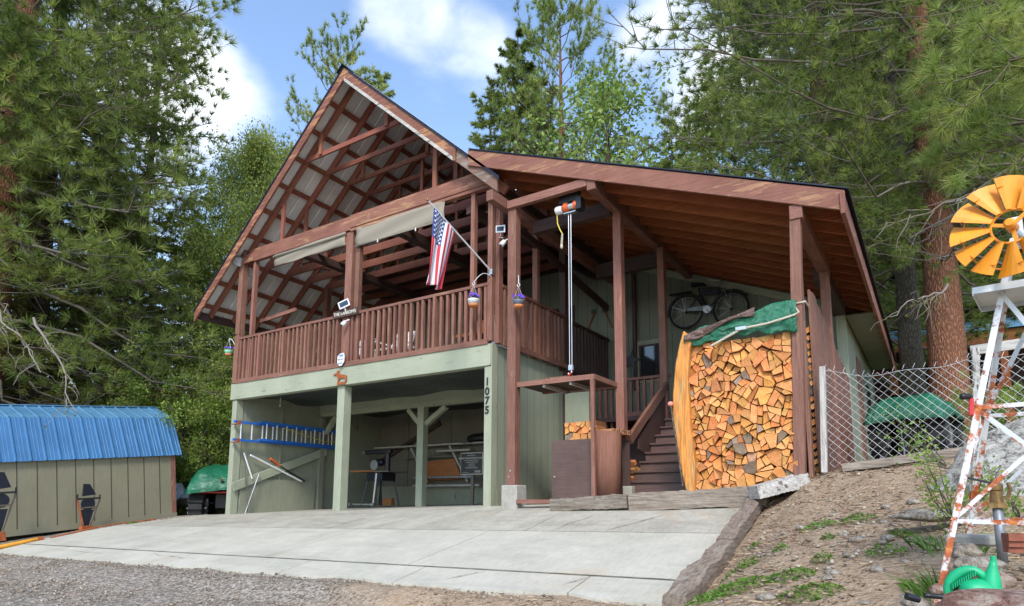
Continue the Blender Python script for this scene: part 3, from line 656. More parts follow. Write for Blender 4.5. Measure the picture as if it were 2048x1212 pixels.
# purlins run along Y under the sheet; rafters below them every 0.533 m
for sgn in (-1, 1):
    k = 0
    while True:
        dx = .02+.452*k; x = XR+sgn*dx
        if (sgn < 0 and x < -7.36) or (sgn > 0 and x > -.2): break
        z = zl(x); t = Vector((-sgn*1, 0, SL)).normalized()
        MB().bar((x, -.26, z+.05), (x, YB, z+.05), .09, .04, (sgn*SL, 0, 1)).build('purlin', M['raft_y'], gr); k += 1
        if k == 1: continue
for k in range(13):
    y = .02+.533*k
    for sgn, xe in ((-1, -7.30), (1, .22 if k < 1 else -.1)):
        a = Vector((XR, y, ZR-.045)); b = Vector((xe, y, zl(xe)-.045))
        MB().bar(a, b, .042, .14, (0, 0, 1)).build('rafter', M['raft_x'], gr)
    MB().bar((XR-1.28, y-.035, 6.52), (XR+1.28, y-.035, 6.52), .035, .09).build('collar_tie', M['raft_x'], gr)
    for xs in (-5.0, -1.16):
        MB().bar((xs, y-.03, 5.04), (xs, y-.03, zl(xs)-.08), .035, .085, (1,0,0)).build('truss_strut', M['raft_z'], gr)
    if k % 2 == 0:
        MB().bar((-3.95, y-.07, 6.5), (-3.95, y-.07, zl(-3.95)-.05), .035, .08, (1,0,0)).build('truss_strut', M['raft_z'], gr)
        if k: MB().bar((-2.45, y+.03, 5.04), (-2.45, y+.03, 6.5), .035, .07, (1,0,0)).build('truss_strut', M['raft_z'], gr)
        MB().bar((-2.25, y-.07, 6.5), (-2.25, y-.07, zl(-2.25)-.05), .035, .08, (1,0,0)).build('truss_strut', M['raft_z'], gr)
    if k: MB().box(-6.7, -.0, y-.02, y+.02, 4.9, 5.05).build('bottom_chord', M['raft_x'], gr)
MB().bar((-4.7, .2, 4.84), (-4.7, 3.9, 4.84), .15, .14).build('tie_beam', M['dark_y'], gr)
MB().bar((-2.35, .1, 4.82), (-2.35, 3.95, 4.82), .16, .16).build('tie_beam', M['dark_y'], gr)
MB().bar((-.55, .1, 4.6), (-.2, 3.9, 4.6), .1, .14).build('tie_beam', M['dark_y'], gr)
MB().bar((-6.6, .3, 5.3), (-3.4, 6, 5.02), .08, .1).build('wind_brace', M['raft_y'], gr)
MB().bar((.03, .2, 4.4), (.03, 3.9, 3.9), .07, .12).build('side_brace', M['dark_y'], gr)
MB().bar((.03, .2, 4.78), (.03, 3.95, 4.78), .1, .14).build('side_plate', M['dark_y'], gr)
# attic boarding in the rear half keeps the inside dark
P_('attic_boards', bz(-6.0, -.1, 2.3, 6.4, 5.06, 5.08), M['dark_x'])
# front wall of the house behind deck and stairs
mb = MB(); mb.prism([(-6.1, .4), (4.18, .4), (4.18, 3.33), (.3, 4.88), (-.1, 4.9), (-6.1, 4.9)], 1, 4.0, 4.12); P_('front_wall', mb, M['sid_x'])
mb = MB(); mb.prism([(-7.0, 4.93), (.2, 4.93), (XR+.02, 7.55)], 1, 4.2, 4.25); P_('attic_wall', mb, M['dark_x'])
mb = MB(); mb.prism([(.3, 4.72), (4.17, 3.17), (4.17, 3.31), (.3, 4.86)], 1, 3.965, 3.998); P_('frieze_board', mb, M['sage_x'])
P_('house_side_wall', bz(4.06, 4.18, 4.12, 9.6, .4, 3.2), M['sid_y'])
P_('corner_board', bz(4.06, 4.20, 3.97, 4.1, .4, 3.28), M['sage_z'])
P_('side_door', bz(4.181, 4.2, 5.6, 6.4, .6, 2.75), M['brown_z']); P_('side_window', bz(4.181, 4.205, 7.5, 8.2, 1.4, 2.5), M['glass'])
P_('back_wall', bz(-6.2, 4.2, 9.5, 9.6, .0, 4.6), M['sid_x'])
dr = P_('deck_door', bz(-3.5, -2.6, 3.96, 3.995, 2.36, 4.3), M['dark_z']); bz(-3.4, -2.7, 3.945, 3.958, 3.1, 4.2).build('pane', M['glass'], dr)
wn = P_('deck_window', bz(-1.35, -.75, 3.965, 3.996, 3.3, 4.1), M['dark_z']); bz(-1.3, -.8, 3.95, 3.962, 3.35, 4.05).build('pane', M['glass'], wn)
# window by the landing
wn = P_('landing_window', MB().box(.62, 1.12, 3.965, 3.996, 2.34, 3.1).box(.58, 1.16, 3.955, 3.998, 3.08, 3.15).box(.58, .64, 3.955, 3.998, 2.3, 3.08).box(1.10, 1.16, 3.955, 3.998, 2.3, 3.08), M['sage_z'])
bz(.66, 1.08, 3.945, 3.962, 2.38, 3.06).build('frame', M['dark_z'], wn); bz(.70, 1.04, 3.938, 3.944, 2.42, 3.02).build('pane', M['glass'], wn)
# ---- lean-to roof
def lz(x): return 3.1+(4.64-x)*.40          # underside of its fascia
lt = bpy.data.objects.new('lean_to_roof', None); COL.objects.link(lt); lt.parent = cab
mb = MB(); mb.prism([(-.27, lz(-.27)), (4.66, lz(4.66)), (4.66, lz(4.66)+.225), (-.27, lz(-.27)+.25)], 1, -.31, -.272); mb.build('front_fascia', M['fascia_x'], lt, bevel=.004)
mb = MB(); mb.prism([(-.25, lz(-.25)+.253), (4.70, lz(4.70)+.238), (4.70, lz(4.70)+.252), (-.25, lz(-.25)+.27)], 1, -.325, 9.7); mb.build('roofing', M['blackmet'], lt)
mb = MB(); mb.prism([(-.2, lz(-.2)+.19), (4.6, lz(4.6)+.185), (4.6, lz(4.6)+.205), (-.2, lz(-.2)+.21)], 1, -.265, 9.6); mb.build('roof_boards', M['dark_y'], lt)
MB().box(4.61, 4.655, -.33, 9.6, 3.06, 3.30).build('eave_fascia', M['fascia_y'], lt, bevel=.004)
for k in range(24):
    y = .07+.395*k; mb = MB(); mb.prism([(-.15, lz(-.15)+.0), (4.605, lz(4.605)+.0), (4.605, lz(4.605)+.18), (-.15, lz(-.15)+.18)], 1, y-.02, y+.02)
    mb.build('rafter', M['cedar_x'], lt)
MB().box(4.20, 4.60, 4.1, 9.4, 3.13, 3.15).build('soffit', M['ply'], lt); MB().box(4.2, 4.60, 9.4, 9.44, 2.95, 3.3).build('eave_end', M['fascia_x'], lt)
MB().bar((.36, -.62, 4.29), (.36, 3.45, 4.29), .11, .15).build('carrying_beam', M['brown_y'], lt, bevel=.004)
MB().bar((1.745, -.285, 4.215), (1.745, 3.75, 4.215), .12, .16).build('carrying_beam', M['brown_y'], lt, bevel=.004)
MB().bar((4.18, -.29, 3.21), (4.18, 1.9, 3.21), .13, .16).build('carrying_beam', M['brown_y'], lt, bevel=.004); MB().bar((4.12, 1.91, 3.22), (4.12, 4.1, 3.22), .18, .2).build('carrying_beam', M['dark_y'], lt)
MB().box(.425, 1.68, -.285, -.21, 4.205, 4.32).build('hoist_crossbar', M['brown_x'], lt, bevel=.004)
MB().box(.42, 1.68, .42, .54, 4.10, 4.28).build('cross_beam', M['dark_x'], lt); MB().box(.42, 1.68, 2.6, 2.7, 4.05, 4.3).build('cross_beam', M['dark_x'], lt)
def post(x0, x1, y0, y1, z0, z1, mat='brown_z', nm='porch_post'): return P_(nm, bz(x0, x1, y0, y1, z0, z1), M[mat], bevel=.005)
post(.42, .555, -.25, -.12, .31, 4.215); post(1.69, 1.81, .5, .62, .3, 4.135); post(1.79, 1.80, .48, .5, .3, .9)
mb = MB(); mb.bar((4.06, -.22, .3), (4.165, -.22, 3.17), .11, .11, (0,1,0)); P_('porch_post', mb, M['brown_z'], bevel=.005)
post(4.13, 4.17, -.12, .02, .3, 2.6); post(4.14, 4.25, 1.62, 1.74, .4, 3.13); post(1.755, 1.865, 2.05, 2.17, 1.3, 4.135, nm='newel_post')
P_('bolt', MB().lathe((.47, -.252, .42), [(.012, 0), (.012, .008)], 8, axis=(0,-1,0)).lathe((.49, -.252, .5), [(.012, 0), (.012, .008)], 8, axis=(0,-1,0)), M['steel'])
P_('concrete_pier', MB().prism([(.35, -.27), (.60, -.27), (.60, -.02), (.35, -.02)], 2, -.1, .31), M['pier'], bevel=.012)
P_('concrete_pier', MB().box(1.66, 1.93, .42, .7, .0, .3), M['pier'], bevel=.012)
# ---- stairs
st = bpy.data.objects.new('staircase', None); COL.objects.link(st); st.parent = cab
for k in range(9):
    z = .37+.14*k; y = .52+.205*k
    MB().box(1.845, 2.78, y+.012, y+.03, z-.17, z-.03).build('riser', M['step'], st); MB().box(1.84, 2.785, y-.015, y+.225, z-.03, z).build('tread', M['step'], st, bevel=.006)
P_('walkway', MB().prism([(1.75, -.33), (2.9, -.26), (2.9, .6), (1.9, .6), (1.6, .2)], 2, .02, .165), M['step'])
P_('landing', bz(.08, 3.9, 2.4, 3.95, 1.42, 1.49), M['dark_x'])
MB().prism([(.95, .95), (2.06, 1.72), (2.06, 1.25), (1.3, .74), (.95, .82)], 0, 1.812, 1.83).build('side_panel', M['dark_z'], st)
MB().bar((1.84, .6, .92), (1.84, 2.1, 1.9), .05, .12).build('handrail', M['brown_y'], st)
railing(1.0, 2.55, 1.75, 2.55, 1.5, 2.16, 6, 0); railing(.1, 2.55, 1.0, 2.55, 1.2, 2.05, 8, 0)
P_('stair_well_panel', bz(.1, .55, 2.0, 2.02, .3, 1.9), M['sage_z']); P_('stair_well_wall', bz(.06, 1.75, 3.0, 3.04, .1, 1.4), M['dark_x'])
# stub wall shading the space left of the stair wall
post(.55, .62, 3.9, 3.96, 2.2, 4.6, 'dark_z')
# downpipe-like stove flue through the roof
ch = P_('chimney', MB().lathe((2.15, 5.6, 3.9), [(.09, 0), (.09, .62), (.12, .66), (.12, .72), (.03, .78)], 16), M['alu'])

# ---- platform lift frame beside the deck
lift = thing('lift_platform', 'brown painted cargo lift platform under the electric hoist beside the deck', 'lift', (1.1, .1, 0))
MB().box(.56, 1.70, -.2, .47, 1.655, 1.675).build('deck_plate', M['dark_x'], lift); MB().box(.56, 1.72, -.215, -.18, 1.635, 1.70).build('edge_rail', M['brown_x'], lift); MB().box(1.69, 1.722, -.18, .5, 1.635, 1.70).build('edge_rail', M['brown_y'], lift)
MB().box(.56, 1.69, .47, .5, 1.635, 1.70).build('edge_rail', M['brown_x'], lift)
for x in (.95, 1.35): MB().box(x, x+.03, -.18, .47, 1.60, 1.65).build('under_bearer', M['grey_y'], lift)
MB().box(1.665, 1.715, -.214, -.17, .11, 1.633).build('leg', M['brown_z'], lift)
MB().box(.95, 1.35, -.1, -.06, 1.70, 1.74).box(.98, 1.0, -.1, .3, 1.70, 1.75).build('lifting_bar', M['brown_x'], lift)
MB().box(.6, 1.3, -.28, -.2, .07, .12).build('ground_sill', M['brown_x'], lift)
# electric hoist
h = thing('electric_hoist', 'orange and grey electric hoist motor hung from the cross beam', 'hoist', (1.4, -.12, 4.0))
c = onY(1133, 415, -.12); hx, hz_ = c.x, c.z
MB().lathe((hx-.16, -.12, hz_-.015), [(.05, 0), (.058, .02), (.058, .08), (.05, .1)], 14, axis=(1,0,0)).build('motor_cap', M['white'], h)
MB().lathe((hx-.055, -.12, hz_), [(.04, 0), (.066, .03), (.062, .08), (.05, .09)], 14, axis=(1,0,0)).build('drum_cover', M['orange'], h)
MB().lathe((hx+.04, -.12, hz_), [(.045, 0), (.045, .11)], 14, axis=(1,0,0)).build('cable_drum', M['alu'], h)
MB().lathe((hx+.12, -.12, hz_), [(.06, 0), (.065, .03), (.05, .05)], 14, axis=(1,0,0)).build('drum_cover', M['orange'], h)
MB().box(hx+.16, hx+.24, -.17, -.04, hz_-.08, hz_+.09).box(hx-.1, hx+.2, -.15, -.08, hz_+.06, hz_+.19).build('bracket', M['black'], h)
MB().box(hx-.03, hx+.15, -.15, -.07, hz_-.1, hz_-.085).build('guide_bar', M['steel'], h)
px_ = hx+.03
MB().tube([(px_, -.12, hz_-.1), (px_, -.12, 1.86)], .0055, 6).tube([(px_+.035, -.12, hz_-.1), (px_+.035, -.12, 1.86)], .0055, 6).build('cable', M['steel'], h)
MB().box(px_-.01, px_+.05, -.14, -.1, 1.8, 1.87).tube([(px_+.02, -.12, 1.82), (px_+.03, -.12, 1.77), (px_+.0, -.12, 1.74), (px_-.02, -.12, 1.76)], .012, 6).build('hook', M['steel'], h)
MB().tube([(px_+.03, -.125, 1.77), (px_-.01, -.125, 1.73)], .014, 6).build('hook_latch', M['red'], h)
pts = [(hx-.15, -.12, hz_-.05), (hx-.14, -.12, hz_-.2), (hx-.1, -.12, hz_-.3), (hx-.07, -.12, hz_-.36)]
MB().tube(pts, .008, 6).build('power_cord', M['yellow'], h); MB().tube([(hx-.075, -.12, hz_-.36), (hx-.09, -.12, hz_-.52)], .006, 6).tube([(hx-.06, -.12, hz_-.36), (hx-.07, -.12, hz_-.52)], .006, 6).lathe((hx-.08, -.12, hz_-.57), [(.012, 0), (.022, .03), (.012, .06)], 10).build('pull_control', M['rope'], h)
# ------------------------------------------------------------------ things on and around the cabin
from mathutils import Quaternion
def M4(o, x, y, z):
    """matrix placing text drawn in x,y at o with axes x, y, z"""
    x = Vector(x); y = Vector(y); z = Vector(z)
    return Matrix(((x.x, y.x, z.x, o[0]), (x.y, y.y, z.y, o[1]), (x.z, y.z, z.z, o[2]), (0, 0, 0, 1)))
FX, FZ, FN = (1,0,0), (0,0,1), (0,-1,0)
# house number
t = thing('house_number', 'dark metal house number 1075 running down the sage corner post', 'house number', (-.06, -.035, 1.7))
for ch, y in zip('1075', (762, 781.5, 800, 819)):
    c = onY(978, y, -.035); mb = MB(); text_mb(mb, ch, .155, M4((-.062, -.036, c.z-.055), FX, FZ, FN), .008, bold=.004); mb.build('digit', M['black'], t)
# family name board
c = onY(690, 626, -.09); t = thing('name_board', "brown board on the rail with pale letters reading THE RANSOM'S", 'name sign', (c.x, -.09, c.z))
MB().bar((c.x-.3, -.085, c.z), (c.x+.3, -.085, c.z), .015, .125).build('board', M['dark_x'], t)
mb = MB(); text_mb(mb, "THE RANSOM'S", .08, M4((c.x, -.096, c.z-.028), FX, FZ, FN), .006, bold=.0005); mb.build('lettering', M['signletter'], t)
# security shield
c = onY(682, 719, -.1); t = thing('security_sign', 'small white and blue security shield fixed low on the deck railing', 'sign', (c.x, -.1, c.z))
poly = [(c.x-.085, c.z+.06), (c.x-.03, c.z+.1), (c.x+.06, c.z+.11), (c.x+.085, c.z+.07), (c.x+.085, c.z-.04), (c.x+.03, c.z-.105), (c.x-.03, c.z-.11), (c.x-.085, c.z-.05)]
MB().prism(poly, 1, -.105, -.1).build('plate', M['flagwhite'], t)
mb = MB(); mb.box(c.x-.04, c.x+.06, -.108, -.1055, c.z+.06, c.z+.085).box(c.x-.06, c.x+.04, -.108, -.1055, c.z-.075, c.z-.055).box(c.x-.05, c.x+.05, -.108, -.1055, c.z+.04, c.z+.05); mb.build('stripe', M['blue2'], t)
mb = MB(); text_mb(mb, 'SECURITY', .032, M4((c.x, -.108, c.z-.01), FX, FZ, FN), .002); mb.build('lettering', M['signbrown'], t)
# moose cut-out
c = onY(683, 756, -.07); t = thing('moose_cutout', 'rusty metal moose silhouette on the sage beam', 'ornament', (c.x, -.07, c.z))
pts = [(.20,.0),(.22,.12),(.19,.25),(.21,.36),(.1,.42),(.0,.44),(-.08,.5),(-.14,.56),(-.12,.66),(-.05,.72),(-.13,.70),(-.19,.73),(-.22,.68),(-.2,.6),(-.27,.56),(-.36,.5),(-.34,.45),(-.25,.46),(-.2,.4),(-.19,.28),(-.13,.22),(-.16,.12),(-.17,0),(-.13,0),(-.11,.12),(-.07,.21),(.06,.23),(.12,.2),(.15,.12),(.15,0)]
s_ = .31; mb = MB()
mb.prism([(c.x+a*s_*1.9, c.z-.07+b*s_*.95) for a, b in pts], 1, -.072, -.066); mb.build('moose', M['rustonly'], t)
MB().box(c.x-.1, c.x+.09, -.075, -.062, c.z-.115, c.z-.068).build('base_plate', M['rustonly'], t)
# roller shades
for k, (xa, xb, za, zb, drop, lab) in enumerate([(-5.14, -3.17, 4.79, 4.79, .24, 'rolled tan sun shade in the left bay under the header beam'), (-2.9, -.92, 4.79, 4.79, .33, 'tan sun shade let down a little in the middle bay behind the flag')]):
    t = thing('sun_shade', lab, 'sun shade', ((xa+xb)/2, -.03, za), 'roll-up sun shades over the deck')
    P = [[(xa+(xb-xa)*i/20, -.055+.012*math.sin(j*.9+i*.35)+.01*j/8, za-drop*j/8+.008*math.sin(i*.8)*(j/8)) for j in range(9)] for i in range(21)]
    MB().grid(P).build('fabric', M['shade'], t, smooth=True, solid=.003)
    zz = za-.03 if k == 0 else za-drop; MB().tube([(xa-.02, -.06, zz-(.0 if k else .02)), (xb+.01, -.06, zz)], .03 if k == 0 else .011, 10).build('roller', M['shade'], t, smooth=True)
    if k: MB().tube([(xa+.55, -.065, zz), (xa+.55, -.065, zz-.05)], .01, 6).tube([(xa+1.4, -.065, zz), (xa+1.4, -.065, zz-.05)], .01, 6).build('toggle', M['white'], t)
# solar lamps and cameras
def solar(px, py, y, tilt, lab, w_=.2, h_=.13):
    c = onY(px, py, y); t = thing('solar_panel', lab, 'solar panel', (c.x, y, c.z)); q = Matrix.Translation(c) @ Matrix.Rotation(R(22), 4, 'Z') @ Matrix.Rotation(R(tilt), 4, 'Y') @ Matrix.Rotation(R(-2), 4, 'X')
    for nm, mt, a, b, d0, d1 in (('frame', 'white', w_/2, h_/2, -.008, .008), ('cell', 'solar', w_/2-.02, h_/2-.02, -.011, -.0085)):
        mb = MB().box(-a, a, d0, d1, -b, b); mb.v = [tuple(q @ Vector(v)) for v in mb.v]; mb.build(nm, M[mt], t)
    return t, c
t, c = solar(688, 608, -.13, -22, 'small solar panel tilted above the name board'); MB().tube([(c.x, -.12, c.z-.05), (c.x+.01, -.09, c.z-.12)], .01, 6).build('bracket', M['white'], t)
t, c = solar(1001, 458, -.15, 0, 'small solar panel with a curled cable on the corner post', .14, .11); MB().tube([(c.x, -.14, c.z-.05), (c.x-.005, -.14, c.z-.10), (c.x-.03, -.14, c.z-.115), (c.x+.01, -.14, c.z-.13), (c.x+.04, -.14, c.z-.14)], .004, 6).build('cable', M['white'], t)
def camera_(px, py, y, lab):
    c = onY(px, py, y); t = thing('security_camera', lab, 'camera', (c.x, y, c.z))
    MB().lathe((c.x-.02, y, c.z-.015), [(.02, -.05), (.036, -.04), (.038, .03), (.03, .045)], 14, axis=(-.25, -.6, -.75)).build('body', M['white'], t, smooth=True)
    MB().lathe((c.x-.02-.0135, y-.032, c.z-.015-.04), [(.016, 0), (.016, .006)], 12, axis=(-.25, -.6, -.75)).build('lens', M['black'], t)
    MB().tube([(c.x, y+.01, c.z+.02), (c.x+.03, y+.05, c.z+.05), (c.x+.06, y+.06, c.z+.055)], .01, 6).build('bracket', M['white'], t)
camera_(689, 645, -.13, 'white security camera just below the name board'); camera_(1008, 484, -.15, 'white security camera hanging on the corner post under its solar panel')
# floodlight at the left end of the header
c = onY(475, 522, -.12); t = thing('floodlight', 'square glass floodlight at the left end of the header beam', 'floodlight', (c.x, -.12, c.z)); q = Matrix.Translation(c) @ Matrix.Rotation(R(20), 4, 'Y') @ Matrix.Rotation(R(35), 4, 'Z') @ Matrix.Rotation(R(25), 4, 'X')
for nm, mt, a, d0, d1 in (('housing', 'steel', .095, -.02, .03), ('glass', 'dirtywhite', .08, -.024, -.0205)):
    mb = MB().box(-a, a, d0, d1, -a, a); mb.v = [tuple(q @ Vector(v)) for v in mb.v]; mb.build(nm, M[mt], t)
MB().tube([(c.x+.05, -.1, c.z), (c.x+.17, -.07, c.z+.02)], .015, 6).build('arm', M['steel'], t)
# hanging flower pots with scroll hooks
def flowerpot(px, py, y, mat, lab, post=None, s=1.0):
    c = onY(px, py, y); t = thing('hanging_flower_pot', lab, 'flower pot', (c.x, y, c.z), 'hanging pots of purple petunias'); z = c.z
    MB().lathe((c.x, y, z-.02*s), [(.075*s, 0), (.088*s, .06*s), (.092*s, .075*s), (.082*s, .072*s), (.07*s, .055*s)], 20).build('pot', M[mat], t, smooth=True)
    MB().lathe((c.x, y, z-.065*s), [(.05*s, 0), (.066*s, .015*s), (.0755*s, .0455*s)], 20).build('pot_base', M['terra'], t, smooth=True)
    rng = random.Random(int(px)); lv = MB(); fl = MB()
    for i in range(90):
        a = rng.uniform(0, 6.28); r = rng.uniform(.0, .085)*s; h = z+.055*s+rng.uniform(0, .06)*s; p = Vector((c.x+r*math.cos(a), y+r*math.sin(a), h)); u = Vector((rng.uniform(-1,1), rng.uniform(-1,1), rng.uniform(-.2,1))).normalized()*.022*s; v = u.orthogonal().normalized()*.009*s
        lv.add([p-u, p+v, p+u, p-v], [(0,1,2,3)])
    for i in range(26):
        a = rng.uniform(0, 6.28); r = rng.uniform(.01, .095)*s; h = z+(.085+rng.uniform(0, .05))*s; p = Vector((c.x+r*math.cos(a), y+r*math.sin(a), h)); n = Vector((math.cos(a), math.sin(a)-.6, .6+rng.uniform(-.4,.4))).normalized(); u = n.orthogonal().normalized(); v = n.cross(u)
        vs = [p]+[p+n*.008*s+(u*math.cos(j*PI/5)+v*math.sin(j*PI/5))*(.026 if j % 2 else .019)*s for j in range(10)]; fl.add(vs, [(0, 1+j, 1+(j+1) % 10) for j in range(10)])
    lv.build('leaves', M['leaf'], t); fl.build('flowers', M['petal'], t)
    if post is not None:
        px_, pz = post; top = Vector((c.x, y, z+.33*s)); arm = []
        for i in range(9):
            q_ = i/8; arm.append(Vector((px_+(c.x-px_)*q_, -.03+(y+.03)*q_, pz+(top.z-pz)*q_+math.sin(q_*PI)*.09)))
        for i in range(7): a = -i*.9; arm.append(Vector((c.x+.022*math.sin(-a), y, top.z-.022+.022*math.cos(a))))
        MB().tube(arm, .005, 6).build('scroll_hook', M['white'], t)
        mb = MB()
        for a in (0, 2.1, 4.2): mb.tube([(c.x, y, top.z-.04), (c.x+.085*s*math.cos(a), y+.085*s*math.sin(a), z+.06*s)], .0016, 4)
        mb.build('hanger_wire', M['galv'], t)
    return t
flowerpot(947, 606, -.28, 'potwhite', 'white and terracotta pot of purple petunias hanging before the deck railing', (0, 3.36), .95)
flowerpot(1037, 608, -.36, 'potgrey', 'grey and terracotta pot of purple petunias hanging on the tall brown post', (.46, 3.22), .88)
flowerpot(457, 706, -.1, 'potgreen', 'mint green and terracotta pot of purple petunias at the left end of the deck', (-6.2, 2.95), .9)
# flag
A0 = onX(983, 543, 0.0); A0.y = -.05; TP = onX(857, 402, 0.0)
t = thing('flag', 'United States flag hanging from a slanted pole in front of the deck', 'flag', tuple(A0))
MB().tube([A0, TP], .011, 8).build('pole', M['white'], t); MB().lathe(TP, [(.005, 0), (.02, .015), (.02, .03), (.005, .045)], 10, axis=(TP-A0).normalized()).build('finial', M['brass'], t)
MB().box(A0.x-.02, A0.x+.03, A0.y-.02, A0.y+.03, A0.z-.05, A0.z+.03).build('bracket', M['steel'], t)
qa, qb = onX(868, 415, 0), onX(911, 466, 0); qc, qd = onX(851, 563, 0), onX(882, 579, 0)
NU, NV = 40, 39
def fpt(u, v, off=0):
    p = (qa*(1-v)+qb*v)*(1-u)+(qc*(1-v)+qd*v)*u
    k = math.sin(v*11+u*1.5)*.045*(.25+u)+math.sin(v*23+u*4)*.012*u
    return Vector((p.x+k+off, p.y+math.sin(u*3)*.02*math.sin(v*9), p.z))
mb = MB(); P = [[fpt(i/NU, j/NV) for j in range(NV+1)] for i in range(NU+1)]; mb.grid(P)
mb.m = []
for i in range(NU):
    for j in range(NV):
        stripe = j//3; mb.m.append(2 if (i/NU < .4 and stripe < 7) else (0 if stripe % 2 == 0 else 1))
fo = mb.build('cloth', [M['flagred'], M['flagwhite'], M['flagblue']], t, smooth=True, solid=.002)
mb = MB()
for r_ in range(9):
    for c_ in range(6 if r_ % 2 == 0 else 5):
        v = (r_+1)/10*7/13; u = .4*((c_*2+1+(r_ % 2))/12)
        for off in (-.005, .005):
            ctr = fpt(u, v, off); e1 = (fpt(u+.01, v, off)-ctr).normalized(); e2 = (fpt(u, v+.01, off)-ctr).normalized()
            vs = [ctr]+[ctr+(e1*math.cos(k*PI/5)+e2*math.sin(k*PI/5))*(.021 if k % 2 == 0 else .009) for k in range(10)]; mb.add(vs, [(0, 1+k, 1+(k+1) % 10) for k in range(10)])
mb.build('stars', M['flagwhite'], fo)
# hanging chain and swing seat
t = thing('porch_swing', 'orange wooden porch swing hung on chains behind the right end of the railing', 'swing', (-.75, .9, 2.9))
for x, y in ((-1.0, .8), (-.62, .8)):
    mb = MB(); z = 4.85
    while z > 2.9: mb.tube([(x, y, z), (x, y, z-.03)], .009, 5); z -= .042
    mb.build('chain', M['galv'], t)
MB().box(-1.2, -.5, .65, 1.05, 2.75, 2.8).box(-1.2, -.5, 1.03, 1.06, 2.8, 3.1).build('seat', M['cedar_x'], t)
# deck furniture seen between the balusters
def chair(x, y, lab, cm='white'):
    t = thing('deck_chair', lab, 'chair', (x, y, 2.352), 'white chairs on the deck')
    MB().box(x-.25, x+.25, y-.2, y+.25, 2.72, 2.76).build('seat', M[cm], t); MB().prism([(y+.2, 2.76), (y+.25, 2.76), (y+.38, 3.15), (y+.34, 3.16)], 0, x-.24, x+.24).build('backrest', M[cm], t)
    for a in (-.23, .23):
        for b in (-.18, .22): MB().tube([(x+a, y+b, 2.352), (x+a*.95, y+b, 2.74)], .015, 6).build('leg', M[cm], t)
        MB().box(x+a-.02, x+a+.02, y-.18, y+.24, 2.9, 2.92).build('armrest', M[cm], t)
chair(-3.75, .75, 'white deck chair behind the rail left of the name board'); chair(-2.75, .75, 'white deck chair behind the rail right of the middle post')
t = thing('storage_box', 'white patterned box standing by the side railing of the deck', 'box', (-.25, .9, 2.352)); MB().box(-.45, -.1, .6, 1.35, 2.352, 2.95).build('body', M['white'], t, bevel=.01); MB().box(-.47, -.08, .58, 1.37, 2.952, 2.99).build('lid', M['dirtywhite'], t)
t = thing('cooler', 'red cooler on the deck floor behind the railing', 'cooler', (-2.1, .5, 2.352)); MB().box(-2.35, -1.9, .4, .7, 2.352, 2.6).build('body', M['red'], t, bevel=.015); MB().box(-2.37, -1.88, .38, .72, 2.602, 2.65).build('lid', M['white'], t, bevel=.01)
t = thing('grill', 'black covered gas grill with bright handles by the house wall', 'grill', (-.65, 3.5, 2.352)); MB().prism([(3.25, 3.1), (3.75, 3.1), (3.75, 3.35), (3.6, 3.5), (3.35, 3.45), (3.25, 3.3)], 0, -1.0, -.3).build('lid', M['black'], t, bevel=.01)
MB().tube([(-.95, 3.2, 3.3), (-.35, 3.2, 3.3)], .014, 8).build('handle', M['steel'], t); MB().box(-1.05, -.25, 3.22, 3.76, 2.45, 3.09).build('cabinet', M['black'], t); MB().tube([(-1.0, 3.19, 3.06), (-.3, 3.19, 3.06)], .014, 8).build('handle', M['steel'], t)
for x in (-.95, -.35): MB().lathe((x, 3.5, 2.40), [(.045, -.02), (.045, .02)], 12, axis=(1,0,0)).build('wheel', M['rubber'], t)
t = thing('wall_star', 'dark metal star ornament leaning on the landing rail', 'ornament', (.75, 3.2, 2.3)); c = onY(1262, 722, 3.0)
MB().prism([(c.x+(.2 if k % 2 == 0 else .08)*math.sin(k*PI/5+.2), c.z+(.2 if k % 2 == 0 else .08)*math.cos(k*PI/5+.2)) for k in range(10)], 1, 2.98, 3.02).build('star', M['black'], t)
MB().tube([(c.x, 3, c.z-.08), (c.x, 3, 2.16-.6)], .012, 6).build('stake', M['black'], t)
# wall decorations: crossed old saws
for k, (x, d_) in enumerate(((-.38, 1), (.02, -1))):
    t = thing('old_tool', ['old wooden tool hung slanting left on the deck wall', 'old wooden tool hung slanting right on the deck wall'][k], 'tool', (x, 3.98, 3.7)); MB().bar((x-.08*d_, 3.975, 3.5), (x+.08*d_, 3.975, 3.86), .02, .03, (0,1,0)).build('handle', M['cedar_z'], t)
    MB().prism([(x+.08*d_-.05, 3.84), (x+.08*d_+.05, 3.86), (x+.08*d_+.02, 3.95), (x+.08*d_-.05, 3.93)], 1, 3.96, 3.97).build('head', M['black'], t)

